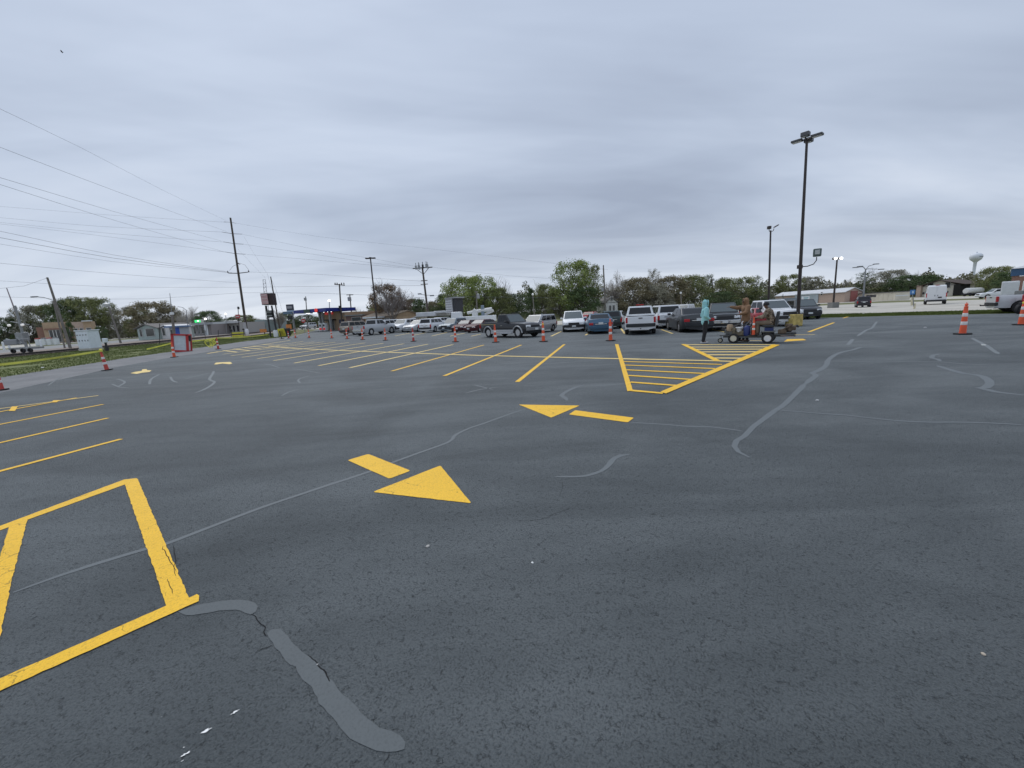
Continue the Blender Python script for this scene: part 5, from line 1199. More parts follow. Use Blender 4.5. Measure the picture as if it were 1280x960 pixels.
MB().tube([(-.2, -.2, .30), (-1.0, -.22, .26), (-1.02, .2, .26), (-.5, .2, .3)], .018, 5).obj('hitch_bar', mat('pinkish bare metal', (.42, .33, .30), .5, .3), mw)
MB().box((-.62, 0, .28), (.9, .14, .06)).box((-.62, .2, .34), (.8, .05, .05)).box((-.62, -.2, .34), (.8, .05, .05)).obj('rear_frame', GRM, mw, bevel=.01)
MB().prism([(-.20, -.2), (.18, -.2), (.18, .2), (-.2, .2)], .24, .50).obj('gearbox', TRIM, mw, bevel=.02)
MB().box((1.12, .0, .40), (.62, .42, .20)).box((.62, -.12, .48), (.30, .34, .34)).box((1.48, .16, .50), (.16, .2, .3)).obj('cowl', mat('grimy olive cowl', (.15, .125, .085), .7, .1, var=.5, vscale=9), mw, bevel=.03)
MB().tube([(1.55, .2, .62), (1.3, .25, .78), (1.0, .22, .72), (.8, .2, .5)], .022, 6).tube([(1.6, -.1, .7), (1.25, -.2, .85), (.95, -.15, .6)], .02, 6).obj('hoses', TRIM, mw, smooth=60)
MB().box((-.55, 0, .46), (.34, .52, .16)).tube([(-.45, .2, .5), (-.75, .25, .62), (-.95, .2, .75)], .03, 6).obj('rear_tray', mat('grimy brown engine', (.13, .095, .065), .7), mw, bevel=.02)
MB().box((1.20, -.12, .42), (.5, .3, .22)).tube([(1.0, -.2, .55), (1.45, -.2, .6), (1.55, -.1, .7)], .03, 6).obj('pump', mat('rusty pump', (.16, .10, .06), .7, .3), mw, bevel=.02)
for q in mw.children:
    if 'wheel' in q.name and q.name != 'steering_wheel': q.location.x *= .84
    else:
        for v in q.data.vertices: v.co.x *= .84
        q.location.x *= .84
mw.rotation_euler.z = R(142)
mc = thing('traffic_cone', 'short orange cone standing on the foot board of the striping machine', 'traffic cone', (0, 0, 0), 0, 'tall orange traffic cones', .68)
mc.location = mw.location + Matrix.Rotation(R(142), 3, 'Z') @ Vector((.52, .26, .32))
p_, bands_, b_, hd_ = cone_meshes(False); link('post', p_, mc); link('base', b_, mc); link('handle', hd_, mc)
for x in bands_: link('band', x, mc)
# person 3 seated on it
J3 = dict(fat=1.18, pelvis=(-.05, 0, .84), waist=(-.04, 0, .98), chest=(.04, 0, 1.22), neck0=(.08, 0, 1.35), neck=(.11, 0, 1.41), head=(.16, 0, 1.47), face=(1, 0, -.15), seat=1,
 shl=(.07, .20, 1.30), ell=(.22, .27, 1.06), wrl=(.42, .15, 1.04), hal=(.50, .12, 1.05), shr=(.07, -.20, 1.30), elr=(.22, -.27, 1.06), wrr=(.42, -.15, 1.04), har=(.50, -.12, 1.05),
 hpl=(.0, .11, .80), knl=(.42, .15, .82), anl=(.40, .16, .41), tol=(.53, .17, .36), hpr=(.0, -.11, .80), knr=(.42, -.17, .82), anr=(.38, -.18, .41), tor=(.51, -.19, .36))
person('person in a camouflage jacket and black beanie seated on the striping machine', mw.location, R(145), J3, CAMO, KHK, BOOT, 1.0, hat=BLK)

# ------------------------------------------------------------------ buildings
BRICK = mat('brown brick wall', (.24, .135, .10), .85, var=.2, vscale=14); PBRICK = mat('pinkish brick wall', (.44, .335, .27), .85, var=.14, vscale=6); STUC = mat('tan stucco', (.40, .29, .19), .85, var=.1, vscale=2); CREAM = mat('cream metal wall', (.58, .54, .44), .6, var=.08, vscale=.6)
WROOF = mat('white metal roof', (.58, .59, .60), .5, var=.12, vscale=1.2); BROOF = mat('brown shingle roof', (.075, .055, .045), .9, var=.3); GROOF = mat('grey shingle roof', (.19, .175, .16), .9, var=.25); WSID = mat('white siding', (.60, .60, .58), .7, var=.08); GSID = mat('pale green siding', (.34, .40, .37), .7, var=.1)
DWIN = mat('dark window', (.02, .023, .026), .12, spec=.8); FRM = mat('window frame', (.5, .5, .48), .5); CBLUE = mat('canopy blue', (.012, .03, .22), .45); CRED = mat('sign red', (.62, .03, .03), .4, emit=.25); BFAS = mat('blue fascia', (.03, .085, .17), .5); SIGNW = mat('sign white', (.68, .70, .70), .5); INK = mat('sign lettering dark', (.05, .05, .055), .6)
GALV = mat('galvanized metal', (.27, .28, .28), .5, .4, var=.15); WCAB = mat('white enamel cabinet', (.68, .73, .78), .5, var=.06)
def frame_at(px0, px1, Y0, Y1, name, label, cat='building', group=None):
    a, b = GD(px0, Y0), GD(px1, Y1); d = b-a
    return thing(name, label, cat, a, math.atan2(d.y, d.x), group), d.length
def P3(o, px, py, Y, dy=0): v = W(px, py, Y)-Vector(o.location); v.y += dy; return v
def H(px, py, Y): return W(px, py, Y).z
def block(o, x0, x1, dep, h, m_, name='wall', y0=0): return MB().box(((x0+x1)/2, y0+dep/2, h/2), (x1-x0, dep, h)).obj(name, m_, o)
def win(o, x0, x1, z0, z1, m_=None, name='window', y=-.03, frame=True):
    q = MB().box(((x0+x1)/2, y, (z0+z1)/2), (x1-x0, .06, z1-z0)).obj(name, m_ or DWIN, o)
    if frame:
        f = MB(); t = .08; f.box(((x0+x1)/2, y-.02, z1+t/2), (x1-x0+2*t, .08, t)).box(((x0+x1)/2, y-.02, z0-t/2), (x1-x0+2*t, .08, t)).box((x0-t/2, y-.02, (z0+z1)/2), (t, .08, z1-z0)).box((x1+t/2, y-.02, (z0+z1)/2), (t, .08, z1-z0)).obj('frame', FRM, q)
    return q
def gable(o, x0, x1, dep, z0, zr, m_, axis='x', over=.4, y0=0, name='roof'):
    if axis == 'x':   # ridge along x
        poly = [(y0-over, z0), (y0+dep/2, zr), (y0+dep+over, z0), (y0+dep+over, z0-.12), (y0+dep/2, zr-.16), (y0-over, z0-.12)]
        vs = [(x, y, z_) for x in (x0-over, x1+over) for y, z_ in poly]
    else:
        poly = [(x0-over, z0), ((x0+x1)/2, zr), (x1+over, z0), (x1+over, z0-.12), ((x0+x1)/2, zr-.16), (x0-over, z0-.12)]
        vs = [(x, y, z_) for y in (y0-over, y0+dep+over) for x, z_ in poly]
    n = 6
    return MB().add(vs, [tuple(range(n)), tuple(range(n, 2*n))[::-1]]+[(i, n+i, n+(i+1) % n, (i+1) % n) for i in range(n)]).obj(name, m_, o)
def gwall(o, x0, x1, dep, z0, zr, m_, axis='x', y0=0):
    if axis == 'x': vs = [(x, y, z_) for x in (x0, x1) for y, z_ in ((y0, z0-.1), (y0+dep/2, zr-.17), (y0+dep, z0-.1))]
    else: vs = [(x, y, z_) for y in (y0, y0+dep) for x, z_ in ((x0, z0-.1), ((x0+x1)/2, zr-.17), (x1, z0-.1))]
    return MB().add(vs, [(0, 1, 2), (5, 4, 3), (0, 3, 4, 1), (1, 4, 5, 2), (2, 5, 3, 0)]).obj('gable_wall', m_, o)
# tan restaurant
o, L = frame_at(50, 117, 112, 118, 'restaurant', 'tan restaurant with brick wings and dark glass front beyond the tracks')
f = lambda px: (px-50)/69*L
hh = lambda px, py: H(px, py, 112)
block(o, f(48), f(57.3), 4, hh(52, 409), BRICK); block(o, f(57.3), f(82), 4.6, hh(68, 402.5), STUC, y0=-.6); block(o, f(82), f(93.5), 4, hh(88, 409), BRICK); block(o, f(93.5), f(109), 4.3, hh(100, 401.5), PBRICK, y0=-.3); block(o, f(109), f(120), 4.5, hh(114, 400.5), STUC, y0=-.5)
for a, b in ((64, 68), (69, 72), (73, 77), (85, 89)): win(o, f(a), f(b), .3, hh(70, 412.5), y=-.66 if a < 80 else -.03)
for a, b in ((96, 100), (103, 107), (112, 118)): win(o, f(a), f(b), .6, hh(104, 410), y=-.36 if a < 109 else -.56)
MB().box((f(69.5), -.75, hh(70, 411)), (f(80)-f(59), .5, .35)).obj('awning', BRICK, o)
MB().box((f(115), -.6, hh(114, 400.5)+.1), (f(122)-f(108.5), 1, .25)).obj('parapet_cap', SIGNW, o)
# white cabinet beyond the track
o, L = frame_at(94.5, 109, 47, 46.6, 'equipment_cabinet', 'white metal equipment cabinet beside the railway track', 'cabinet')
hc = H(108, 412.8, 46); MB().box((L/2, .6, .12), (L+.1, 1.25, .24)).obj('plinth', CONC, o); MB().box((L/2, .6, .24+(hc-.3)/2), (L, 1.15, hc-.3)).obj('body', WCAB, o, bevel=.03)
MB().box((L/2, .6, hc), (L+.14, 1.3, .10)).obj('roof', WCAB, o, bevel=.02)
for k in range(4): dq = MB().box((L*(k+.5)/4, .03, hc*.52), (L/4-.05, .04, hc*.72)).obj('door', WCAB, o, bevel=.01); MB().box((L*(k+.85)/4, -.01, hc*.5), (.04, .05, .16)).obj('handle', TRIM, dq); MB().box((L*(k+.5)/4, .0, hc*.78), (.22, .02, .12)).obj('vent', GALV, dq)
# hydrant-like pedestal right of it
c = GD(129.5, 43); o = thing('signal_pedestal', 'small white topped pedestal right of the equipment cabinet', 'pedestal', c); MB().lathe([(.16, 0), (.16, .5), (.1, .52), (.1, .9)], 10).obj('post', TRIM, o); MB().box((0, 0, 1.1), (.36, .3, .45)).obj('head', WCAB, o, bevel=.04)
# green house
o, L = frame_at(171, 209, 92, 90, 'house', 'pale green gabled house under the brown oak'); f = lambda px: (px-171)/38*L
block(o, f(172), f(198), 8, H(180, 410.5, 92), GSID); gable(o, f(171), f(198), 8, H(180, 410.5, 92), H(185, 404.5, 92), GROOF, 'y'); gwall(o, f(172), f(198), 8, H(180, 410.5, 92), H(185, 404.5, 92), GSID, 'y')
block(o, f(198), f(208), 5, H(203, 409, 92), WSID, y0=.6); gable(o, f(198), f(208), 5, H(203, 409, 92), H(203, 406.3, 92), WROOF, 'y', .2, .6)
for a, b in ((175, 178), (183, 193), (200, 203)): win(o, f(a), f(b), .8, H(180, 411.4, 92), y=-.03 if a < 198 else .57)
# blue kiosk
o, L = frame_at(212, 224.5, 84, 84, 'blue_stall', 'blue and white drive-up stall beside the thin pole', 'stall'); hk = H(218, 407, 84)
block(o, 0, L, 2.5, hk*.9, mat('stall grey wall', (.38, .42, .46), .6)); MB().box((L/2, 1, hk*.93), (L+.8, 3.4, .3)).obj('roof', mat('stall blue roof', (.12, .2, .35), .5), o); MB().box((L-.7, -.05, hk*.45), (1.3, .12, hk*.8)).obj('panel', mat('stall blue panel', (.02, .08, .4), .5), o); win(o, .2, .8, .8, hk*.7)
# store with green sign
o, L = frame_at(234, 264, 118, 116, 'convenience_store', 'low grey store with lit green sign on its roof'); f = lambda px: (px-234)/30*L; hs = H(248, 403.8, 117)
block(o, 0, L, 9, hs*.85, mat('grey rose wall', (.30, .27, .26), .8)); MB().box((L/2, -.7, hs*.92), (L+1, 2, hs*.16)).obj('canopy', mat('canopy grey', (.34, .35, .36), .6), o)
for a, b in ((237, 240), (242, 245), (247, 250), (252, 255), (257, 260)): win(o, f(a), f(b), .5, hs*.7)
MB().box((f(254), -1.2, H(254, 401.3, 117)), (f(257)-f(251), .3, .7)).obj('sign_panel', mat('lit green sign', (.05, .75, .2), .4, emit=.9), o)
MB().box((f(263), -1.3, hs*.5), (.5, .5, hs)).obj('column', SIGNW, o)
o, L = frame_at(262, 300, 125, 120, 'strip_store', 'long pale strip store behind the tall utility pole'); block(o, 0, L, 8, H(280, 404, 122), mat('dull pale wall', (.36, .35, .33), .8)); MB().box((L/2, -.6, H(280, 403.3, 122)), (L, 1.6, .6)).obj('fascia', mat('fascia grey', (.45, .46, .46), .6), o)
for k in range(8): win(o, L*(k+.2)/8, L*(k+.75)/8, .5, 2.3)
o, L = frame_at(301, 332, 130, 128, 'warehouse', 'low pale green warehouse seen through the sign legs'); block(o, 0, L*.6, 9, H(310, 402.6, 130), mat('hazy wall', (.33, .37, .36), .8)); block(o, L*.6, L, 9, H(320, 400.2, 130), mat('hazy green wall', (.26, .31, .30), .8))
for k in range(5): win(o, L*(k+.25)/5, L*(k+.7)/5, .5, 2.2, frame=False)
# gas station: canopy + shop
o, L = frame_at(371.5, 412, 88, 82, 'gas_canopy', 'blue gas station canopy with red oval badge', 'canopy'); f = lambda px: (px-371.5)/40.5*L
z0, z1 = H(392, 390.6, 85), H(392, 386.3, 85)
MB().box((L/2, 3, (z0+z1)/2), (L, 7, z1-z0)).obj('canopy_deck', CBLUE, o); MB().box((f(389.5), -.56, (z0+z1)/2), (f(393)-f(385.5), .1, (z1-z0)*.95)).obj('dark_panel', mat('canopy dark green', (.05, .09, .07), .5), o)
MB().lathe([(0, -.05), (.36, -.05), (.40, 0), (.40, .05)], 20, (f(395.5), -.66, (z0+z1)/2), M=Matrix.Rotation(R(90), 3, 'X')).obj('red_badge', mat('lit red badge', (.80, .05, .04), .4, emit=.4), o).scale = (1.25, 1, 1)
for px_ in (394.8, 398.2, 407): MB().box((f(px_), 1.2, z0/2), (.38, .38, z0)).obj('column', GALV, o)
for px_ in (396.5, 401): pq = MB().box((f(px_), 1.0, .9), (.8, .6, 1.6)).obj('fuel_pump', SIGNW, o, bevel=.04); MB().box((f(px_), .68, 1.2), (.5, .05, .4)).obj('display', TRIM, pq); MB().box((f(px_), .68, .5), (.7, .05, .4)).obj('panel', CRED, pq)
for k in range(4): MB().box((f(376+k*9), 2, z0-.03), (.6, .6, .08)).obj('canopy_lamp', mat('lit canopy lamp', (.9, .95, 1), .4, emit=2.5), o)
o, L = frame_at(400.5, 433, 92, 84, 'gas_station_shop', 'tan gas station shop with dark doorway right of the canopy'); f = lambda px: (px-400.5)/32.5*L; hg = H(416, 391.3, 88)
block(o, 0, L, 12, hg, STUC); MB().box((L*.45, .2, hg+.15), (L*.7, .6, .35)).obj('parapet', STUC, o); MB().box((f(414), -.15, H(414, 391.5, 88)), (f(419)-f(409), .12, .5)).obj('shop_sign', CRED, o)
win(o, f(411.5), f(418.5), .1, H(415, 400.5, 88), name='doorway'); MB().box((f(415), -.5, H(415, 399.8, 88)), (f(421)-f(408.5), 1.1, .25)).obj('awning', TRIM, o); win(o, f(404), f(406.5), .3, H(415, 403, 88)); MB().box((f(402.8), -.4, 1.2), (1.0, .5, 1.9)).obj('ice_box', SIGNW, o, bevel=.04)
MB().box((f(428.5), -.2, H(428, 401.7, 88)), (f(431)-f(425.8), .15, .8)).obj('price_panel', mat('navy panel', (.03, .035, .09), .5), o)
o, L = frame_at(433, 455, 84, 82, 'garage', 'low dark fronted garage right of the gas station shop'); hg = H(444, 394, 83)
block(o, 0, L, 9, hg, mat('reddish brown wall', (.19, .12, .10), .85)); win(o, L*.35, L*.85, .3, hg*.85, mat('dark roller door', (.045, .05, .05), .6), 'roller_door'); MB().box((L/2, -.1, hg), (L+.3, .5, .22)).obj('fascia', mat('garage fascia', (.22, .23, .22), .7), o); win(o, L*.08, L*.26, .5, hg*.6)
# tan house
o, L = frame_at(456, 491, 80, 78, 'shop_house', 'tan building with low brown roof behind the silver pickup'); f = lambda px: (px-456)/35*L; h0, h1 = H(474, 395.3, 79), H(474, 389, 79)
block(o, 0, L, 10, h0, STUC); gable(o, 0, L, 10, h0, h1, mat('tan brown roof', (.20, .16, .12), .9), 'x'); gwall(o, 0, L, 10, h0, h1, STUC)
for a, b in ((459, 463), (467, 471), (481, 487)): win(o, f(a), f(b), .6, h0*.8)
MB().box((f(474), -1.5, H(474, 396.5, 79)), (f(482)-f(465), 2.6, .25)).obj('awning', SIGNW, o)
# white awnings and shed behind the row
o, L = frame_at(508, 562, 72, 70, 'open_shed', 'open shed with white metal roof behind the parked row', 'shed'); f = lambda px: (px-508)/54*L; hs = H(535, 391, 71)
MB().add([(f(510), 0, hs-.9), (f(530), 0, hs-.1), (f(530), 7, hs+.1), (f(510), 7, hs-.7), (f(510), 0, hs-1.05), (f(530), 0, hs-.25), (f(530), 7, hs-.05), (f(510), 7, hs-.85)], [(0, 1, 2, 3), (7, 6, 5, 4), (0, 4, 5, 1), (1, 5, 6, 2), (2, 6, 7, 3), (3, 7, 4, 0)]).obj('lean_roof', WROOF, o)
MB().box((f(534), 3, hs-.25), (f(546)-f(522), 7, .75)).obj('roof', WROOF, o, bevel=.1); MB().box((f(552), 3, hs+.05), (f(561)-f(543), 6, .35)).obj('upper_roof', WROOF, o, bevel=.05)
for px_ in (512, 522, 533, 546, 560): MB().box((f(px_), .3, (hs-.9)/2), (.18, .18, hs-.9)).obj('post', GALV, o)
block(o, f(514), f(558), .3, hs-1.1, mat('shed back wall', (.10, .09, .08), .9), 'back_wall', y0=6)
# grey sign tower
o, L = frame_at(558.5, 571, 70, 68, 'sign_tower', 'square grey sign tower with dark right side', 'sign'); z0, z1 = H(565, 391, 69), H(565, 373, 69); f = lambda px: (px-558.5)/12.5*L
MB().box((f(562), .8, (z0+z1)/2), (f(566)-f(558), 1.6, z1-z0)).obj('grey_face', mat('grey sign face', (.60, .60, .61), .6, var=.15), o)
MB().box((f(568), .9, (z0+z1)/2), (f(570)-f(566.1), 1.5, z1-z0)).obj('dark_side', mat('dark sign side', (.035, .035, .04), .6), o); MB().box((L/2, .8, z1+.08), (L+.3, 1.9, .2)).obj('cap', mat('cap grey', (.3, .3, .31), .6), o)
for k in range(6): MB().box((f(562), -.02, z0+(z1-z0)*(k+.5)/6), (f(565.5)-f(558.5), .03, .05)).obj('face_joint', INK, o)
for px_ in (560, 568): MB().box((f(px_), .8, z0/2), (.3, .3, z0)).obj('leg', TRIM, o)
# houses behind the road
o, L = frame_at(679, 705, 105, 103, 'house', 'low grey roofed house behind the blue car'); h0, h1 = H(690, 387.2, 104), H(690, 381.5, 104)
block(o, 0, L, 9, h0, mat('grey brown wall', (.22, .20, .18), .8)); gable(o, 0, L*.85, 9, h0, h1, GROOF, 'x'); gwall(o, 0, L*.85, 9, h0, h1, WSID)
for k in range(3): win(o, L*(.15+.28*k), L*(.25+.28*k), .8, 2.2)
o, L = frame_at(757, 772, 88, 88, 'house', 'white narrow gabled house right of the wooden pole'); h0, h1 = H(764, 378, 88), H(764, 371, 88)
block(o, 0, L, 9, h0, WSID); gable(o, 0, L, 9, h0, h1, GROOF, 'y', .3); gwall(o, 0, L, 9, h0, h1, WSID, 'y'); win(o, L*.3, L*.45, .9, 2.2); win(o, L*.6, L*.75, .9, 2.2); win(o, L*.42, L*.58, 3.2, 4.1)
o, L = frame_at(774, 804, 92, 90, 'house', 'grey low house right of the white gabled one'); h0, h1 = H(786, 384, 91), H(786, 377.5, 91)
block(o, 0, L, 8, h0, mat('grey house wall', (.27, .26, .25), .8)); gable(o, 0, L, 8, h0, h1, GROOF, 'x'); gwall(o, 0, L, 8, h0, h1, WSID)
for k in range(3): win(o, L*(.12+.3*k), L*(.24+.3*k), .8, 2.2)
o, L = frame_at(810, 842, 95, 93, 'house', 'pale roofed long house behind the white van like suv'); block(o, 0, L, 7, H(825, 383, 94), WSID); MB().box((L/2, 3, H(825, 382, 94)), (L+.8, 8, .5)).obj('roof', mat('pale brown roof', (.28, .25, .21), .8), o)
for k in range(4): win(o, L*(.1+.24*k), L*(.2+.24*k), .8, 2.0)
# long brick building with white roof
o, L = frame_at(969, 1056, 132, 108, 'long_brick_building', 'long pinkish brick building with white metal roof'); f = lambda px: L*((px-969)/87)
h0, h1 = H(1055, 365, 110), H(1055, 360.2, 115)
block(o, 0, L, 5, h0, PBRICK); gable(o, 0, L, 5, h0, h1, WROOF, 'x', .3); gwall(o, 0, L, 5, h0, h1, PBRICK)
MB().box((L*.50, -.12, 1.4), (L*.34, .12, 2.8)).obj('pale_panel', mat('pale blue grey panel', (.36, .41, .44), .6, var=.08), o)
win(o, L*.70, L*.72, 2.2, 2.9); win(o, L*.12, L*.14, 2.2, 2.9)
MB().box((L+.1, 2.6, 1.4), (.12, 2.0, 2.8)).obj('end_door', mat('dull red door', (.27, .09, .08), .6), o)
c = GD(1008, 52); o = thing('notice_board', 'white notice board with teal print behind the dark grey suv', 'sign', c); q = P3(o, 1007, 372.8, 52)
MB().box(q, (9*52/FPX, .1, 4.6*52/FPX)).obj('board', SIGNW, o); MB().box(q+Vector((0, -.06, .07)), (.6, .02, .09)).box(q+Vector((0, -.06, -.09)), (.45, .02, .08)).obj('print', mat('teal sign text', (.2, .4, .42), .6), o)
for sx in (-.4, .4): MB().box((q.x+sx, .05, q.z/2), (.08, .08, q.z)).obj('post', GALV, o)
# long cream wall building
o, L = frame_at(1060, 1119.5, 112, 98, 'cream_metal_building', 'long plain cream metal building behind the dark car'); hw = H(1119, 364.3, 98)
block(o, 0, L, 3.5, hw*.93, CREAM); MB().box((L/2, 1.7, hw*.95), (L+.3, 3.8, .16)).obj('roof', mat('dark roof edge', (.10, .10, .10), .7), o)
for k in range(11): MB().box((L*(k+.5)/11, -.02, hw*.45), (.04, .05, hw*.9)).obj('panel_seam', CREAM, o)
for i in range(7): MB().box((L*(.44+.028*i), -.03, hw*.60), (.5, .03, .5 if i % 3 else .6)).obj('wall_letter', INK, o)
MB().box((L-.02, 1.6, hw*.5), (.1, 3, .2)).obj('end_trim', SIGNW, o)
# brown roofed house
o, L = frame_at(1147, 1201, 128, 118, 'house', 'pale house with low brown gable roof behind the cargo van'); h0, h1 = H(1180, 356.5, 123), H(1180, 349.8, 123); f = lambda px: (px-1147)/54*L
block(o, f(1149), f(1197), 7, h0, mat('cream brick', (.60, .56, .49), .8, var=.1)); gable(o, f(1150), f(1203), 7, h0, h1, BROOF, 'y', 1.0); gwall(o, f(1152), f(1197), 7, h0, h1, mat('cream gable', (.62, .58, .51), .8), 'y')
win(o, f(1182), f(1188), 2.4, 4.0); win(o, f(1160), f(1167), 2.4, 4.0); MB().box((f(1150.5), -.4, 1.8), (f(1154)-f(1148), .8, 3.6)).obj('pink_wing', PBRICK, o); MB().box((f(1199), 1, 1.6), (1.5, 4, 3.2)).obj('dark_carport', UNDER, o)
MB().box((f(1173), -.06, 3.2), (f(1197)-f(1150), .04, .12)).obj('wall_band', INK, o)
# equipment by the carport
c = GD(1216, 100); o = thing('tank_trailer', 'white tank on a low trailer at the water tower foot', 'trailer', c, R(4))
z0 = H(1216, 363.4, 100); MB().lathe([(0, -2.2), (.6, -2.15), (.7, -1.9), (.7, 1.9), (.6, 2.15), (0, 2.2)], 16, (.3, 0, z0), M=Matrix.Rotation(R(90), 3, 'Y')).obj('tank', WSID, o, smooth=40)
MB().box((0, 0, z0-.7), (4.2, 1.4, .2)).obj('bed', TRIM, o); tm, rm = wheel_meshes(.38, .22, RIMD)
for sx in (-1.2, 1.2):
    for sy in (-.6, .6): q = link('wheel', tm, o); q.location = (sx, sy, .38)
# right building: brick, blue fascia, white roof
a = GD(1263, 40); o = thing('brick_building', 'brick building with blue fascia and white roof at the right edge', 'building', a, R(-55))
hf = H(1262, 345, 40); ht = H(1262, 339.5, 40)
block(o, 0, 14, 8, hf, BRICK); MB().box((7, 4, (hf+ht)/2+.1), (14.2, 8.2, ht-hf+.25)).obj('fascia', BFAS, o); MB().add([(-.15, -.25, ht+.25), (14.5, -.25, ht+.25), (14.5, 8.4, ht+.25), (-.15, 8.4, ht+.25), (2, 2.5, ht+1.0), (14.5, 2.5, ht+1.0), (14.5, 6, ht+1.0), (2, 6, ht+1.0)], [(3, 2, 1, 0), (4, 5, 6, 7), (0, 1, 5, 4), (2, 3, 7, 6), (3, 0, 4, 7), (1, 2, 6, 5)]).obj('roof', WROOF, o)
win(o, 1.5, 2.6, 1, 2.2); win(o, 4.5, 5.6, 1, 2.2)
c = GD(1275.3, 38); hc_ = H(1275, 345.5, 38); o2 = thing('brick_column', 'brick porch column between the two white trailers', 'column', c); MB().box((0, 0, hc_/2), (.22, .22, hc_), rz=R(-52)).obj('shaft', BRICK, o2); MB().box((0, 0, hc_+.04), (.28, .28, .08), rz=R(-52)).obj('cap', SIGNW, o2)
# water tower
Yw = 330; c = GD(1213.5, Yw); top = W(1221, 316.5, Yw); o = thing('water_tower', 'white water tower with bulb tank on a single column', 'water tower', c); ht = top.z; lx = (top.x-c.x)
TW = mat('water tower white', (.66, .69, .73), .6, var=.06)
R_ = 7.9*Yw/FPX*.74; zc = H(1221, 321.3, Yw)
MB().lathe([(R_*.50, 0), (R_*.34, 4), (R_*.27, 12), (R_*.25, zc*.6), (R_*.27, zc-R_*1.05), (R_*.42, zc-R_*.88), (R_*.85, zc-R_*.5), (R_, zc), (R_*.93, zc+R_*.42), (R_*.6, zc+R_*.72), (R_*.2, zc+R_*.84), (0, zc+R_*.86)], 28).obj('column_and_tank', TW, o, smooth=60)
MB().lathe([(.5, 0), (.5, .8), (0, 1)], 10, (0, 0, zc+R_*.82)).obj('vent', TW, o)
for i in range(5): MB().box((-R_*.3+i*R_*.15, -R_*.97, zc+.1), (.45, .3, .6)).obj('letter', mat('tower lettering', (.25, .27, .30), .6), o)
o.rotation_euler.y = math.atan2(lx, ht)

# ------------------------------------------------------------------ poles, lamps, signs
WOOD = mat('weathered wooden pole', (.085, .068, .055), .9, var=.3, vscale=2); WOODG = mat('grey wooden pole', (.19, .175, .155), .9, var=.25); STL = mat('dark bronze steel', (.045, .035, .032), .45, .3, var=.12, vscale=2); GST = mat('grey steel pole', (.24, .25, .26), .5, .4)
INS = mat('insulator', (.12, .10, .10), .4); XFM = mat('transformer grey', (.30, .31, .32), .5); LIT = mat('lit lamp', (1, .97, .92), .4, emit=5); LENS = mat('lamp lens', (.45, .47, .46), .2)
def pole(name, label, cat, base, top, Y, r0, r1, m_, group=None, n=10, part='pole'):
    """base=(px,py) or px on the ground at depth Y; top pixel gives height and lean"""
    g = GD(base, Y) if not isinstance(base, tuple) else G(*base); Y = g.y
    t = W(top[0], top[1], Y); o = thing(name, label, cat, g, 0, group); L = t-g
    MB().tube([(0, 0, -.2), L*.5, L], [r0, (r0+r1)/2, r1], n).obj(part, m_, o, smooth=60)
    return o, g, L, Y
def P3(o, px, py, Y, dy=0): v = W(px, py, Y)-Vector(o.location); v.y += dy; return v
# big transmission pole
o, g, L, Y = pole('utility_pole', 'tall leaning utility pole with three arms behind the verge', 'utility pole', (309, 418), (288, 272.2), None, .27, .17, WOOD, 'utility poles')
BIGY = Y
for (x0, y0), (x1, y1), nm in (((276, 289.7), (304, 293), 'insulator_arm'), ((278, 302), (305.5, 305.5), 'insulator_arm'), ((280, 314.6), (308, 318), 'insulator_arm'), ((284.5, 341.3), (311.3, 340.3), 'crossarm')):
    xm = (288+(309-288)*((y0+y1)/2-272)/146)
    th = .10 if nm == 'crossarm' else .055
    MB().tube([P3(o, x0, y0, Y, .3), P3(o, xm, (y0+y1)/2+.8, Y, 0), P3(o, x1, y1, Y, -.3)], [th*.8, th, th*.8], 6).obj(nm, WOOD if th > .09 else INS, o)
for x, y in ((285, 340.2), (311, 339.2)): MB().lathe([(.13, 0), (.15, .15), (.07, .3), (.12, .4), (0, .5)], 8, P3(o, x, y+1, Y)).obj('insulator', INS, o)
MB().tube([P3(o, 296, 331.5, Y), P3(o, 299, 329, Y, -.2), P3(o, 301, 330.5, Y, -.3)], .10, 6).tube([P3(o, 300, 329, Y), P3(o, 306, 331, Y), P3(o, 310.5, 337, Y)], .03, 5).tube([P3(o, 295, 331, Y), P3(o, 291, 333, Y), P3(o, 287, 338, Y)], .03, 5).obj('switch_gear', INS, o)
MB().tube([P3(o, 280, 277.3, Y), P3(o, 288.7, 277.8, Y), P3(o, 295, 279, Y)], .035, 5).obj('top_bracket', INS, o)
MB().tube([P3(o, 306.5, 403, Y, -.3), P3(o, 309, 418, Y, -.3)], [.29, .30], 10).obj('pole_guard', mat('white wrapped pole foot', (.4, .4, .4), .6), o)
# tangle at the foot of the pole (white sacks)
for i, (px, py, s_) in enumerate(((307.8, 415, .7),)):
    c = GD(px, BIGY-1.2); q = MB().lathe([(.4*s_, 0), (.5*s_, .5), (.45*s_, 1.0), (.2, 1.3)], 10, c).obj('white_wrap', WPL); tag(q, 'white wrapped bundle at the tall utility pole foot', 'bundle')
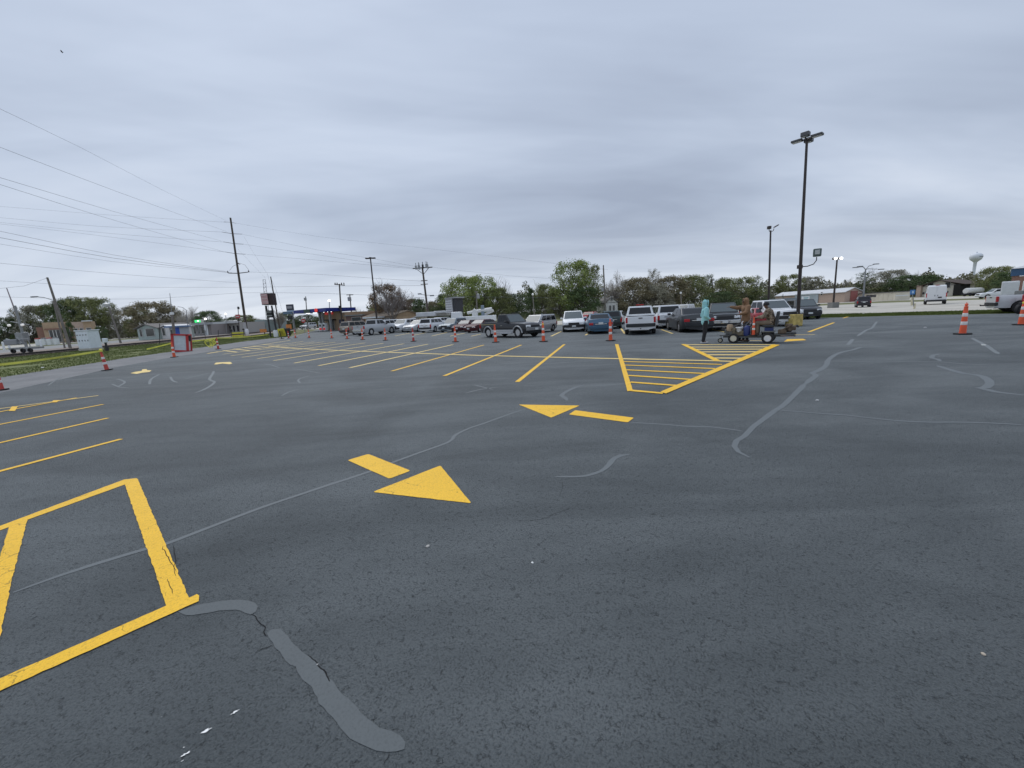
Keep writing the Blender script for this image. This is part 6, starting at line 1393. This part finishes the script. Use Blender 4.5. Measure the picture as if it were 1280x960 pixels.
# left leaning poles
o, g, L, Y = pole('utility_pole', 'thick leaning grey pole left of the tan restaurant', 'utility pole', 84.5, (59, 346.8), 60, .18, .12, WOODG, 'utility poles')
MB().tube([P3(o, 67, 375.5, Y), P3(o, 55, 371.8, Y), P3(o, 41, 370.5, Y)], .05, 6).obj('lamp_arm', GST, o); MB().box(P3(o, 43, 371, Y), (.9, .3, .16)).obj('lamp_head', GST, o, bevel=.04)
pole('utility_pole', 'thin brace pole left of the thick leaning grey pole', 'utility pole', 77.5, (66.5, 376), 62, .11, .09, WOODG, 'utility poles')
o, g, L, Y = pole('utility_pole', 'leaning grey pole right of the white equipment cabinet', 'utility pole', 148.5, (136, 383.5), 75, .17, .12, WOODG, 'utility poles'); MB().lathe([(0, 0), (.5, .1), (.55, .5), (0, .8)], 10, L+Vector((-.4, 0, 0))).obj('lamp_head', LENS, o)
o, g, L, Y = pole('utility_pole', 'thin pole by the blue stall', 'utility pole', 216.3, (212.2, 366.5), 80, .14, .04, GST, 'utility poles'); 
MB().tube([(0, 0, 0), L*.56], [.26, .2], 8).obj('lower_pole', WOODG, o); MB().box(L*.57, (.5, .4, .5)).obj('bracket_box', SIGNW, o)
# crossing signal at the far left
o, g, L, Y = pole('crossing_signal', 'railway crossing signal with crossbuck and raised gate arm', 'railroad signal', 30.5, (18.5, 382), 55, .16, .13, GALV)
MB().tube([P3(o, 22, 397, Y), P3(o, 8.3, 360, Y)], [.09, .05], 6).obj('gate_arm', mat('gate arm red white', (.32, .27, .28), .6), o)
for (x0, y0), (x1, y1) in (((12, 388.5), (20, 396)), ((19, 388), (13.5, 395.8))): MB().tube([P3(o, x0, y0, Y, -.2), P3(o, x1, y1, Y, -.2)], .10, 4).obj('crossbuck_blade', SIGNW, o)
MB().tube([P3(o, 13, 402, Y), P3(o, 37, 406, Y)], .06, 6).obj('lamp_bar', GALV, o)
for x, y in ((1, 401), (33.5, 406), (17, 406.5)): MB().lathe([(0, -.05), (.16, 0), (.16, .2), (0, .25)], 10, P3(o, x, y, Y, -.4), M=Matrix.Rotation(R(90), 3, 'X')).obj('signal_lamp', mat('signal lamp pale', (.75, .73, .70), .4, emit=.3), o)
MB().box(P3(o, 28, 421, Y), (1.0, .8, 1.1)).obj('mechanism', GALV, o, bevel=.05)
c = GD(30, 51); o = thing('relay_trailer', 'low grey trailer with equipment at the foot of the crossing signal', 'trailer', c); 
MB().box((0, 0, .55), (3.1, 1.2, .25)).obj('bed', GALV, o, bevel=.03); MB().box((-1.6, .2, 1.35), (1.6, .9, .7)).obj('grey_hood', mat('silver grey hood', (.22, .23, .24), .5), o, bevel=.1); MB().tube([(-.9, 0, 1.9), (-.4, 0, 1.1), (-2.2, 0, 1.75)], .12, 6).obj('arm', GALV, o); MB().tube([(.5, 0, .6), (.5, 0, 1.7), (-.5, 0, 1.7)], .05, 6).obj('rail_frame', GALV, o)
tm, rm = wheel_meshes(.28, .2, RIMD)
for sx in (-1, .2, 1.1):
    q = link('wheel', tm, o); q.location = (sx, -.6, .28)
for px, py, lab in ((2, 422, 'small white post at far left edge'), (9, 421, 'small white post right of the far left one'), (49, 419, 'small white post left of the fuel island signs')):
    c = GD(px, 70); q = MB().lathe([(.14, 0), (.14, 1.3), (0, 1.4)], 8, c).obj('marker_post', SIGNW); tag(q, lab, 'post')
for px, lab in ((46.5, 'red topped white pump sign left of the restaurant'), (54, 'white pump sign before the restaurant brick wing'), (61, 'red and white round sign before the restaurant windows'), (69, 'white pump cabinet before the restaurant windows')):
    c = GD(px, 90); o = thing('fuel_pump', lab, 'pump', c); MB().box((0, 0, .7), (.8, .6, 1.4)).obj('cabinet', SIGNW, o, bevel=.05); MB().box((0, 0, 1.52), (.8, .5, .25)).obj('top_panel', mat('dull red cap', (.4, .08, .07), .5) if px in (46.5, 61) else GALV, o, bevel=.04)
for px, py, lab in ((247.5, 401.3, 'bright lamp globe left of the green sign'), (256.7, 398.6, 'bright lamp globe above the green sign'), (282, 392.6, 'bright lamp on a pole left of the tall utility pole'), (231, 404.5, 'pale lamp globe above the blue stall'), (411.5, 375.8, 'bright lamp above the gas canopy right end')):
    Y = 112 if px < 400 else 86; g = GD(px, Y); t = W(px, py, Y); o = thing('street_lamp', lab, 'street lamp', g); MB().tube([(0, 0, 0), t-g], .08, 6).obj('pole', GST, o); MB().lathe([(0, -.22), (.18, -.12), (.24, 0), (.18, .14), (0, .22)], 10, t-g).obj('lamp', LIT if px in (256.7, 411.5, 282) else mat('dim lit lamp', (1, 1, .98), .4, emit=1.2), o)
# curved street light left of tall pole, stop signs etc.
o, g, L, Y = pole('street_lamp', 'curved arm street light right of the thin pole', 'street lamp', 234, (233, 388), 95, .09, .07, GST); MB().tube([L, L+Vector((-.7, 0, .7)), P3(o, 222, 383.2, Y)], .06, 5).obj('arm', GST, o)
o, g, L, Y = pole('street_sign', 'dark narrow red sign on twin posts left of the tall pole', 'sign', 297.5, (297.5, 383), 90, .08, .06, STL); MB().box(P3(o, 298, 395.5, Y, -.2), (.95, .12, .8)).obj('panel', mat('dull red sign', (.42, .08, .08), .5), o); MB().box(P3(o, 298, 395.5, Y, -.28), (.7, .03, .12)).obj('lettering', SIGNW, o); MB().box(P3(o, 298, 385, Y), (.3, .3, .5)).obj('signal_head', TRIM, o)
# small fence posts on verge
for px, yb, yt in ((199.5, 429.5, 404.5), (256.5, 424, 413), (272.8, 423, 412.5)):
    g = G(px, yb); t = W(px, yt, g.y); q = MB().tube([(0, 0, 0), (t-g)], .045, 6).obj('track_marker_post', TRIM); q.location = g; tag(q, {199.5: 'thin dark post standing left of the red framed cabinet', 256.5: 'thin dark post right of the red framed cabinet', 272.8: 'thin dark post behind the small cone by the tape'}[px], 'post')
# red framed cabinet
gc = G(215, 440.5); o = thing('red_framed_box', 'red framed white display box tilted on the verge behind a cone', 'display box', gc, R(20)); s_ = gc.y/FPX
REDF = mat('red frame paint', (.42, .03, .03), .5); wd, hh_, dp = 17.5*s_, 23.0*s_, 9.5*s_
e = Matrix.Rotation(R(6), 3, 'Y')
for v, d_ in (((wd/2, 0, hh_-.06), (wd, .08, .13)), ((wd/2, 0, .12), (wd, .08, .15)), ((.08, 0, hh_/2), (.17, .08, hh_)), ((wd-.08, 0, hh_/2), (.17, .08, hh_))): MB().box(e @ Vector(v), d_, M=e).obj('frame_bar', REDF, o)
MB().box(e @ Vector((wd/2, .04, hh_/2)), (wd-.3, .05, hh_-.25), M=e).obj('white_panel', mat('blueish white panel', (.50, .55, .58), .4, var=.1), o)
MB().box(e @ Vector((wd/2, dp/2+.06, hh_/2)), (wd-.1, dp-.06, hh_-.1), M=e).obj('cabinet', WPL, o)
for v, d_ in (((wd+.0, dp*.5, hh_-.06), (.08, dp, .12)), ((wd+.0, dp*.5, .1), (.08, dp, .14)), ((wd, dp-.05, hh_/2), (.08, .12, hh_))): MB().box(e @ Vector(v), d_, M=e).obj('frame_bar', REDF, o)
MB().box(e @ Vector((wd+.02, dp*.5, hh_*.78)), (.05, dp*.5, hh_*.3), M=e).obj('dark_window', TRIM, o)
# sign on black legs
gl, gr = G(338.5, 420.5), G(346.5, 421.5); Y = (gl.y+gr.y)/2
o = thing('pylon_sign', 'pink faced box sign on two black legs at the verge end', 'sign', ((gl.x+gr.x)/2, Y, 0))
for (x0, y0), (x1, y1) in (((338.5, 421), (332.5, 382)), ((347, 421), (339.5, 382))): MB().tube([P3(o, x0, y0, Y), P3(o, x1, y1, Y)], .13, 8).obj('leg', TRIM, o)
cz = P3(o, 333.6, 374, Y); MB().box(cz+Vector((0, .0, 0)), (8.5*Y/FPX, 1.2, 13.6*Y/FPX)).obj('sign_box', TRIM, o); MB().box(cz+Vector((0, -.62, 0)), (8*Y/FPX, .05, 12.2*Y/FPX)).obj('sign_face', mat('pink sign face', (.52, .31, .32), .5, var=.1, vscale=2), o)
cz2 = P3(o, 340.3, 374, Y); MB().box(cz2, (5.4*Y/FPX, 1.0, 14*Y/FPX)).obj('sign_return', mat('near black maroon', (.03, .014, .016), .5), o)
for k in range(3): MB().box(cz+Vector((-.1+.1*k, -.66, .55-.5*k)), (.85, .02, .16)).obj('lettering', mat('faded white lettering', (.55, .42, .42), .5), o)
cz = P3(o, 337.6, 392.5, Y); MB().box(cz, (6*Y/FPX, .5, 8.5*Y/FPX)).obj('lower_box', TRIM, o)
for k in range(2): MB().box(cz+Vector((0, -.27, .3-.55*k)), (.85, .03, .16)).obj('lettering', GALV, o)
pole('utility_pole', 'thin dark pole directly behind the pink box sign', 'utility pole', 349, (338.3, 345.8), Y+8, .12, .08, WOOD, 'utility poles')
# lattice mast
c = GD(337.5, 100); o = thing('lattice_mast', 'thin lattice radio mast behind the pink box sign', 'mast', c); m_ = MB()
A_, B_ = P3(o, 328.6, 349.5, 100), P3(o, 331.8, 349.5, 100); A2, B2 = P3(o, 333, 402, 100), P3(o, 337.5, 402, 100)
m_.tube([A2, A_], .05, 4).tube([B2, B_], .05, 4)
for k in range(12): t = k/11; a, b = A2.lerp(A_, t), B2.lerp(B_, t); m_.tube([a, b], .035, 4); t2 = min(1, (k+1)/11); m_.tube([b, A2.lerp(A_, t2)], .03, 4)
m_.obj('lattice', GST, o)
# price sign, stop sign, orange boards, yellow folding sign, barricade
c = GD(367.5, 84); o = thing('price_sign', 'blue gas station price sign on a white post', 'sign', c); Y = 84
MB().tube([(0, 0, 0), P3(o, 364, 384, Y)], .22, 6).obj('post', GALV, o); MB().box(P3(o, 363.5, 384.2, Y, -.3), (8*Y/FPX, .4, 7*Y/FPX)).obj('upper_panel', mat('dark badge panel', (.045, .05, .075), .4), o); MB().box(P3(o, 363.5, 384.2, Y, -.53), (6*Y/FPX, .03, 3*Y/FPX)).obj('badge', mat('badge pale', (.30, .30, .33), .4), o); MB().box(P3(o, 364, 388.8, Y, -.3), (8*Y/FPX, .3, .3)).obj('strip', mat('blue white strip', (.35, .45, .6), .4), o); MB().box(P3(o, 360.5, 391, Y, -.2), (10.5*Y/FPX, .4, 3.2*Y/FPX)).obj('lower_panel', mat('steel blue panel', (.10, .16, .24), .4), o); MB().box(P3(o, 363.5, 397, Y, -.2), (5*Y/FPX, .4, 4.5*Y/FPX)).obj('dark_panel', TRIM, o)
o, g, L, Y = pole('stop_sign', 'red octagonal sign left of the silver suv at the station', 'sign', 379.5, (379.5, 399), 80, .05, .05, GST); MB().lathe([(0, -.04), (.42, -.04), (.42, .04), (0, .04)], 8, P3(o, 379.5, 401, Y, -.1), M=Matrix.Rotation(R(90), 3, 'X')).obj('face', mat('stop red', (.45, .03, .03), .5), o); MB().box(P3(o, 379.5, 401, Y, -.17), (.6, .02, .14)).obj('lettering', SIGNW, o); MB().box(P3(o, 379.5, 398.6, Y, -.1), (.4, .03, .25)).obj('topper', SIGNW, o)
g = G(353, 420.5); o = thing('folding_sign', 'yellow folding sign board beside the sign legs', 'sign', g, R(4)); s_ = g.y/FPX; YSG = mat('yellow sign board', (.62, .55, .06), .5, var=.12)
for sgn in (1, -1): MB().box((0 if sgn > 0 else .45, sgn*-.35+.35, 4.9*s_), (8*s_, .06, 9.6*s_), M=Matrix.Rotation(sgn*R(14), 3, 'X') @ Matrix.Rotation(R(-5), 3, 'Y')).obj('board', YSG if sgn > 0 else TRIM, o)
for k in range(3): MB().box((0, -.11, (6.5-1.7*k)*s_), (4.2*s_, .03, .7*s_), M=Matrix.Rotation(R(14), 3, 'X')).obj('lettering', mat('sign olive text', (.25, .22, .04), .5), o)
MB().box((4.8*s_, .35, 4.3*s_), (2.4*s_, .5, 8.4*s_)).obj('side_panel', TRIM, o)
for px, Y, w_, h_, yc, lab in ((329, 68, 8, 4, 413.3, 'orange board lying left of the sign legs'), (361, 74, 6.5, 5.5, 408.2, 'orange sign board behind the yellow folding sign')):
    c = GD(px, Y); o = thing('orange_board', lab, 'sign', c); q = P3(o, px, yc, Y); MB().box(q, (w_*Y/FPX, .12, h_*Y/FPX)).obj('panel', mat('orange board', (.62, .22, .06), .5, var=.25), o); MB().box((0, .1, q.z/2), (.1, .1, q.z)).obj('post', TRIM, o)
c = GD(296, 58); o = thing('barricade', 'yellow striped barricade left of the tall utility pole', 'barricade', c); w_ = 15*58/FPX
for z_ in (.55, .95): MB().box((0, 0, z_), (w_, .05, .22)).obj('board', YSG, o)
for sx in (-1, 1): MB().tube([(sx*w_*.5, -.3, 0), (sx*w_*.5, 0, 1.3), (sx*w_*.5, .3, 0)], .035, 5).obj('leg', TRIM, o); MB().lathe([(0, 0), (.12, .05), (.12, .25), (0, .3)], 8, (sx*w_*.5, 0, 1.25)).obj('lamp', TRIM, o)
c = GD(343, 62); o = thing('white_barrel', 'white barrel between the pink box sign legs', 'barrel', c); MB().lathe([(.3, 0), (.32, .5), (.3, 1.0), (0, 1.02)], 12).obj('body', WPL, o)
# mid poles
DP = 'light poles and utility poles along the far road'
o, g, L, Y = pole('lamp_post', 'dark light pole with flat twin heads above the silver pickup', 'light pole', 471, (463.1, 323.5), 62, .14, .09, STL, DP)
for sx in (-1, 1): MB().box(L+Vector((sx*.42, 0, .08)), (.62, .42, .16)).obj('lamp_head', STL, o, bevel=.03)
MB().box(L+Vector((0, 0, .12)), (.3, .3, .2)).obj('hub', STL, o)
o, g, L, Y = pole('utility_pole', 'wooden pole with stacked transformers and braced platform', 'utility pole', 536, (527.9, 334), 74, .20, .15, WOOD, DP)
MB().tube([P3(o, 516, 335.6, Y), P3(o, 540.5, 333.9, Y)], .10, 6).tube([P3(o, 520, 335.8, Y), P3(o, 529.3, 343, Y)], .05, 5).tube([P3(o, 536, 334.8, Y), P3(o, 529.3, 343, Y)], .05, 5).obj('platform', WOOD, o)
for x, y in ((520.3, 334.4), (523.8, 333.6), (524.5, 334.5), (528.8, 333.2), (533.2, 332.4), (534.6, 333)): MB().lathe([(.18, -.35), (.18, .3), (.06, .35), (.06, .75), (0, .8)], 8, P3(o, x, y, Y, -.25)).obj('transformer', XFM if x != 528.8 else TRIM, o)
for y, a in ((351, 4), (355.5, 4.5)): MB().tube([P3(o, 530.3-a, y, Y), P3(o, 530.3+a, y-.5, Y)], .07, 5).obj('crossarm', WOOD, o)
MB().tube([P3(o, 524, 367.5, Y), P3(o, 531, 368.7, Y), P3(o, 541, 369.3, Y)], .05, 5).obj('lamp_arm', GST, o); MB().box(P3(o, 540, 369.5, Y), (.7, .3, .2)).box(P3(o, 524.5, 367.4, Y), (.6, .3, .2)).obj('lamp_head', GST, o)
o, g, L, Y = pole('utility_pole', 'wooden pole right of the gas station shop', 'utility pole', 426.5, (424.2, 354.8), 84, .17, .13, WOOD, DP); MB().tube([P3(o, 418, 355.5, Y), P3(o, 431, 356.5, Y)], .09, 5).obj('crossarm', WOOD, o)
for x in (419, 421.5, 427, 430): MB().lathe([(.1, 0), (.12, .3), (0, .4)], 6, P3(o, x, 355.6, Y)).obj('insulator', INS, o)
MB().box(P3(o, 425, 384, Y), (.4, .4, .6)).obj('meter_box', TRIM, o)
o, g, L, Y = pole('utility_pole', 'grey pole with transformer above the dark garage', 'utility pole', 440, (437.2, 368), 92, .15, .12, WOODG, DP); MB().tube([P3(o, 433, 368.7, Y), P3(o, 441.5, 368.5, Y)], .08, 5).obj('crossarm', WOODG, o); MB().lathe([(.4, -.4), (.4, .4), (0, .6)], 10, P3(o, 437.5, 374, Y, -.3)).obj('transformer', XFM, o)
o, g, L, Y = pole('utility_pole', 'thin pole with small crossarm behind the gas canopy left half', 'utility pole', 384, (382, 370.5), 110, .14, .11, WOODG, DP); MB().lathe([(.35, -.3), (.35, .4), (0, .5)], 8, P3(o, 382.3, 374.3, Y, -.3)).obj('transformer', XFM, o)
o, g, L, Y = pole('utility_pole', 'grey pole with transformer left of the black pickup cab', 'utility pole', 596.5, (595.2, 364.5), 80, .15, .11, WOODG, DP); MB().tube([P3(o, 592.5, 364.8, Y), P3(o, 598, 364.4, Y)], .07, 5).obj('crossarm', WOODG, o); MB().lathe([(.28, -.4), (.28, .4), (0, .5)], 10, P3(o, 597.8, 370.5, Y, -.2)).obj('transformer', XFM, o)
o, g, L, Y = pole('street_lamp', 'pole with round white lamp beside the dark conifer', 'street lamp', 668, (666, 369), 78, .13, .10, WOODG, DP); MB().lathe([(0, -.2), (.2, -.1), (.24, .1), (0, .3)], 10, L+Vector((0, -.2, .1))).obj('lamp', mat('white lamp shade', (.85, .85, .82), .4), o)
o, g, L, Y = pole('utility_pole', 'tall wooden pole left of the white gabled house', 'utility pole', 757.3, (754.3, 335), 82, .20, .13, WOODG, DP); MB().lathe([(.1, 0), (.12, .5), (0, .6)], 6, L).obj('insulator', INS, o); MB().box(P3(o, 753, 362, Y, -.2), (.35, .3, .7)).obj('transformer', XFM, o)
o, g, L, Y = pole('street_lamp', 'short pole with white lamp behind the dark sedan', 'street lamp', 852.5, (851, 366), 78, .10, .08, WOODG, DP); MB().box(L, (.3, .3, .35)).obj('lamp', SIGNW, o, bevel=.05)
o, g, L, Y = pole('utility_pole', 'thin wooden pole behind the black pickup front', 'utility pole', 893.5, (889.8, 346), 92, .12, .09, WOOD, DP); MB().tube([P3(o, 888, 350, Y), P3(o, 893, 350.3, Y)], .06, 5).obj('crossarm', WOOD, o)
# twin headed lamp
o, g, L, Y = pole('lamp_post', 'slim light pole with two floodlights on curved arms', 'light pole', 961.5, (963.3, 288), 46, .12, .08, STL, DP)
MB().tube([P3(o, 963.3, 290, Y), P3(o, 961.5, 288.8, Y), P3(o, 961.3, 286.5, Y)], .035, 6).tube([P3(o, 963.4, 290, Y), P3(o, 966.5, 288.5, Y), P3(o, 967.5, 285.5, Y)], .035, 6).obj('arm', STL, o, smooth=60)
MB().box(P3(o, 961.5, 284.5, Y), (.34, .3, .32)).obj('floodlight', STL, o, bevel=.03); MB().box((0, 0, 0), (.5, .3, .1), M=Matrix.Rotation(-.5, 3, 'Y')).obj('floodlight', STL, o, loc=P3(o, 970.3, 282.6, Y), bevel=.03)
# main tall lamp standing on a yellow block
gb = G(996.8, 407.8); bw = 15.5*gb.y/FPX; bh = (407.8-393.2)*gb.y/FPX
o = thing('light_pole_base', 'yellow painted square concrete base under the tall lamp pole', 'concrete base', gb+Vector((0, .35, 0)), R(8)); YCN = mat('worn yellow concrete', (.52, .40, .13), .8, var=.3, vscale=5, bump=.5, bscale=12)
MB().box((0, 0, bh/2), (bw*.86, bw*.86, bh)).obj('block', YCN, o, bevel=.04)
Yp = gb.y+.35; bt = W(997.5, 393.4, Yp); o = thing('tall_lamp_post', 'tallest dark lamp pole with four box heads and side floodlight', 'light pole', (bt.x, Yp, bh)); L = W(1008.6, 176, Yp)-Vector(o.location)
MB().tube([(0, 0, 0), L*.5, L], [.105, .085, .065], 10).obj('pole', STL, o, smooth=60); MB().box((0, 0, .02), (.42, .42, .05)).obj('base_plate', STL, o)
for k in range(4): MB().lathe([(.02, 0), (.02, .1), (0, .11)], 6, (.15*(1 if k % 2 else -1), .15*(1 if k > 1 else -1), .03)).obj('anchor_bolt', GALV, o)
LH = mat('lamp head grey', (.10, .10, .105), .5, .3)
up = Vector((0, 0, .12))
dirs = [Vector((cos(R(a)), sin(R(a)), 0)) for a in (-52, 128, 38, 218)]
for i, d in enumerate(dirs):
    a = math.atan2(d.y, d.x); MB().box((0, 0, 0), ((.56, .40, .12) if i < 2 else (.36, .42, .24)), rz=a).obj('lamp_head', LH, o, loc=L+d*(.50 if i < 2 else .30)+up+Vector((0, 0, .02 if i < 2 else (.16 if i == 3 else -.02))), bevel=.03)
    MB().tube([L+up*.5, L+d*.3+up], .03, 6).obj('bracket', STL, o); MB().box((0, 0, 0), ((.46, .3, .02) if i < 2 else (.26, .28, .02)), rz=a).obj('lens', LENS, o, loc=L+d*(.50 if i < 2 else .30)+up+Vector((0, 0, -.045 if i < 2 else (.16 if i == 3 else -.02)-.13)))
q = [P3(o, 1000.3, 333.5, Yp), P3(o, 1008, 333, Yp, -.1), P3(o, 1014, 330.5, Yp, -.2), P3(o, 1016.8, 326, Yp, -.25), P3(o, 1017, 322, Yp, -.25)]
MB().tube(q, .028, 8).obj('side_arm', STL, o, smooth=60); MB().box((0, 0, 0), (.42, .36, .46), rz=-.62).obj('floodlight', mat('green grey floodlight', (.10, .13, .12), .5, .3), o, loc=P3(o, 1017.8, 316.5, Yp, -.25), bevel=.05)
MB().box((0, -.185, .02), (.24, .02, .26), rz=0).obj('floodlight_lens', LENS, o, loc=P3(o, 1017.8, 316.5, Yp, -.25), rz=-.62); MB().box(P3(o, 999.8, 333.5, Yp), (.22, .22, .22)).obj('clamp', STL, o)
# glowing twin lamp
o, g, L, Y = pole('lamp_post', 'light pole with two glowing lamps above the brick building', 'light pole', 1042.5, (1046.4, 324.5), 62, .14, .10, STL, DP); MB().box((0, 0, .35), (1.0, 1.0, .9)).obj('base', mat('grey concrete base', (.2, .2, .19), .9), o)
for sx in (-1, 1): MB().box(L+Vector((sx*.42, 0, .15)), (.4, .35, .28)).obj('lamp_head', STL, o); MB().lathe([(0, -.17), (.15, -.12), (.2, 0), (.15, .12), (0, .17)], 10, L+Vector((sx*.42, -.22, .15))).obj('lamp', LIT, o)
# four armed street lamp
o, g, L, Y = pole('street_lamp', 'curved four armed street lamp behind the dark car', 'street lamp', 1079.5, (1082, 337), 58, .13, .08, GST, DP)
for (ax_, ay), (bx, by) in (((1079, 333.5), (1069.5, 334.3)), ((1079.5, 334), (1075, 333)), ((1086, 332.5), (1095, 330)), ((1085, 336), (1101.5, 336.6))): MB().tube([L, P3(o, ax_, ay, Y), P3(o, bx, by, Y)], [.06, .05, .03], 6).obj('arm', GST, o, smooth=60); MB().box(P3(o, bx, by, Y), (.7, .3, .12)).obj('lamp_head', GST, o, bevel=.03)
# blue sign and bollards
g = G(1142.8, 386); o = thing('blue_parking_sign', 'blue and white sign on a post left of the cargo van', 'sign', g); Y = g.y; t = P3(o, 1140, 363, Y); MB().tube([(0, 0, 0), t], .04, 6).obj('post', GST, o); MB().box(P3(o, 1140.2, 365.2, Y, -.05), (6*Y/FPX, .03, 5.5*Y/FPX)).obj('panel', mat('sign blue', (.04, .17, .42), .5), o); MB().box(P3(o, 1140.2, 365.2, Y, -.075), (2.6*Y/FPX, .01, 3*Y/FPX)).obj('symbol', mat('sign pale blue', (.35, .5, .65), .5), o); MB().lathe([(.09, 0), (.09, .55), (0, .6)], 8).obj('bollard', mat('pale yellow bollard', (.6, .55, .38), .6), o)
g = G(1139.8, 381.5); q = MB().lathe([(.14, 0), (.14, .95), (.08, 1.05), (0, 1.06)], 10).obj('bollard', mat('pale yellow bollard', (.6, .55, .38), .6)); q.location = g; tag(q, 'pale short bollard just behind the blue sign', 'bollard')
c = GD(1130.5, 108); q = MB().lathe([(1.0, 0), (1.1, .8), (.7, 1.7), (0, 2.0)], 12).obj('stone_statue', mat('grey stone', (.25, .26, .24), .9, var=.2)); q.location = c; tag(q, 'grey rounded stone block right of the cream building', 'stone')
# bird
c = W(77.5, 65, 60); q = thing('bird', 'small dark bird flying high at the upper left', 'bird', c, R(30)); MB().lathe([(0, -.16), (.045, -.05), (.05, .05), (0, .17)], 8, M=Matrix.Rotation(R(90), 3, 'Y')).obj('body', TRIM, q)
for sy in (-1, 1): MB().add([(-.06, 0, 0), (.07, 0, 0), (.02, sy*.22, .10), (-.07, sy*.40, .02), (-.06, 0, -.015), (.07, 0, -.015), (.02, sy*.22, .085), (-.07, sy*.40, .015)], [(0, 1, 2, 3), (7, 6, 5, 4), (0, 4, 5, 1), (1, 5, 6, 2), (2, 6, 7, 3), (3, 7, 4, 0)]).obj('wing', TRIM, q)

# ------------------------------------------------------------------ overhead wires
WIRE = mat('overhead wire', (.16, .17, .19), .7)
def wire(pts, Y0, Y1, r, label, name='power_line'):
    """photographed points joined as one cable whose depth runs from Y0 to Y1"""
    x0, x1 = pts[0][0], pts[-1][0]; P = []
    V_ = [Vector((*p, 0)) for p in pts]; S_ = smooth_line(V_, 40)
    for v in S_:
        t = (v.x-x0)/(x1-x0); inv = (1-t)/Y0+t/Y1; P.append(W(v.x, v.y, 1/inv))
    o = MB().tube(P, r*.5, 4).obj(name, WIRE); return tag(o, label, 'power line', 'overhead wires')
by = BIGY
WR = [([(-80, 96), (0, 136), (100, 184), (200, 236), (283, 276)], 26, by, .022, 'topmost wire sloping from the upper left to the tall utility pole'),
 ([(-80, 152), (0, 184), (141, 237.5), (283, 289.3)], 28, by, .028, 'second wire from the top, ending at the tall pole upper arm'),
 ([(-80, 199), (0, 222), (141, 264), (278, 301.6)], 30, by, .028, 'third wire from the top, ending at the tall pole middle arm'),
 ([(-80, 206), (0, 230.6), (125, 270), (281, 315)], 30, by, .028, 'fourth wire from the top, ending at the tall pole lower arm'),
 ([(-80, 253), (0, 258), (140, 269), (283, 277.8)], 120, by, .03, 'faint upper wire reaching the tall pole nearly level'),
 ([(-80, 267), (0, 272), (125, 283), (277, 290)], 120, by, .035, 'nearly level wire meeting the tall pole upper arm'),
 ([(-80, 272), (0, 278), (140, 292), (279, 302.5)], 120, by, .035, 'nearly level wire meeting the tall pole middle arm'),
 ([(-80, 274), (0, 280), (140, 296.5), (281, 315)], 110, by, .035, 'nearly level wire meeting the tall pole lower arm'),
 ([(-80, 276), (0, 289), (141, 318.5), (284.5, 339.5)], 50, by, .04, 'thick wire ending at the left crossarm insulator'),
 ([(-80, 282), (0, 297), (141, 322.5), (290, 341)], 50, by, .05, 'thickest wire just under the crossarm insulator wire'),
 ([(-80, 294), (0, 305), (141, 327), (284.5, 340.5)], 55, by, .03, 'thin wire sagging below the thickest one'),
 ([(-80, 323), (0, 329), (141, 342), (297, 353.5)], 60, by, .035, 'middle height cable passing left to the tall pole'),
 ([(-80, 347), (0, 351), (141, 358.5), (300, 359)], 80, by, .035, 'low cable above the tree tops left of the tall pole'),
 ([(-80, 369), (0, 371), (110, 374), (187, 373.5), (301, 366)], 80, by, .035, 'lowest cable just above the left trees'),
 ([(-60, 361), (0, 360.5), (30, 357.5), (59, 347.5)], 60, 60, .03, 'short sagging cable at the top of the thick leaning pole'),
 ([(295, 279), (400, 296), (520, 309), (700, 330), (760, 337)], by, 82, .022, 'faint upper wire from the tall pole to the far wooden pole'),
 ([(304, 293), (400, 313), (470, 324), (527, 334.5)], by, 74, .03, 'upper wire from the tall pole to the transformer pole'),
 ([(305.5, 305.5), (400, 319), (460, 328), (521, 335.6)], by, 74, .03, 'middle wire from the tall pole to the transformer pole'),
 ([(308, 318), (400, 325.5), (460, 331), (518, 336)], by, 74, .028, 'lower wire from the tall pole to the transformer pole'),
 ([(311, 340), (400, 343), (470, 348), (528, 351.5)], by, 74, .035, 'crossarm wire from the tall pole to the transformer pole'),
 ([(300, 359), (400, 358), (424, 357.5), (530, 357)], by, 74, .04, 'level cable passing behind the dark light pole'),
 ([(301, 366), (400, 366.5), (530, 372)], by, 74, .04, 'lowest level cable right of the tall utility pole'),
 ([(305, 296), (318, 318), (334, 342), (347, 385)], by, 66, .025, 'slack guy wire falling towards the pink box sign'),
 ([(297, 311), (315, 330), (332, 348)], by, 90, .02, 'guy wire from the tall pole towards the lattice mast'),
 ([(338, 346), (345, 362), (357, 403)], 72, 66, .025, 'stay wire slanting right of the pink box sign'),
 ([(530, 369), (596, 371), (667, 372), (756, 372), (852, 373), (893, 374)], 82, 92, .035, 'cable strung along the poles behind the parked row'),
 ([(541, 334), (640, 345), (755, 352)], 74, 82, .022, 'faint wire right of the transformer pole')]
for a in WR: wire(*a)
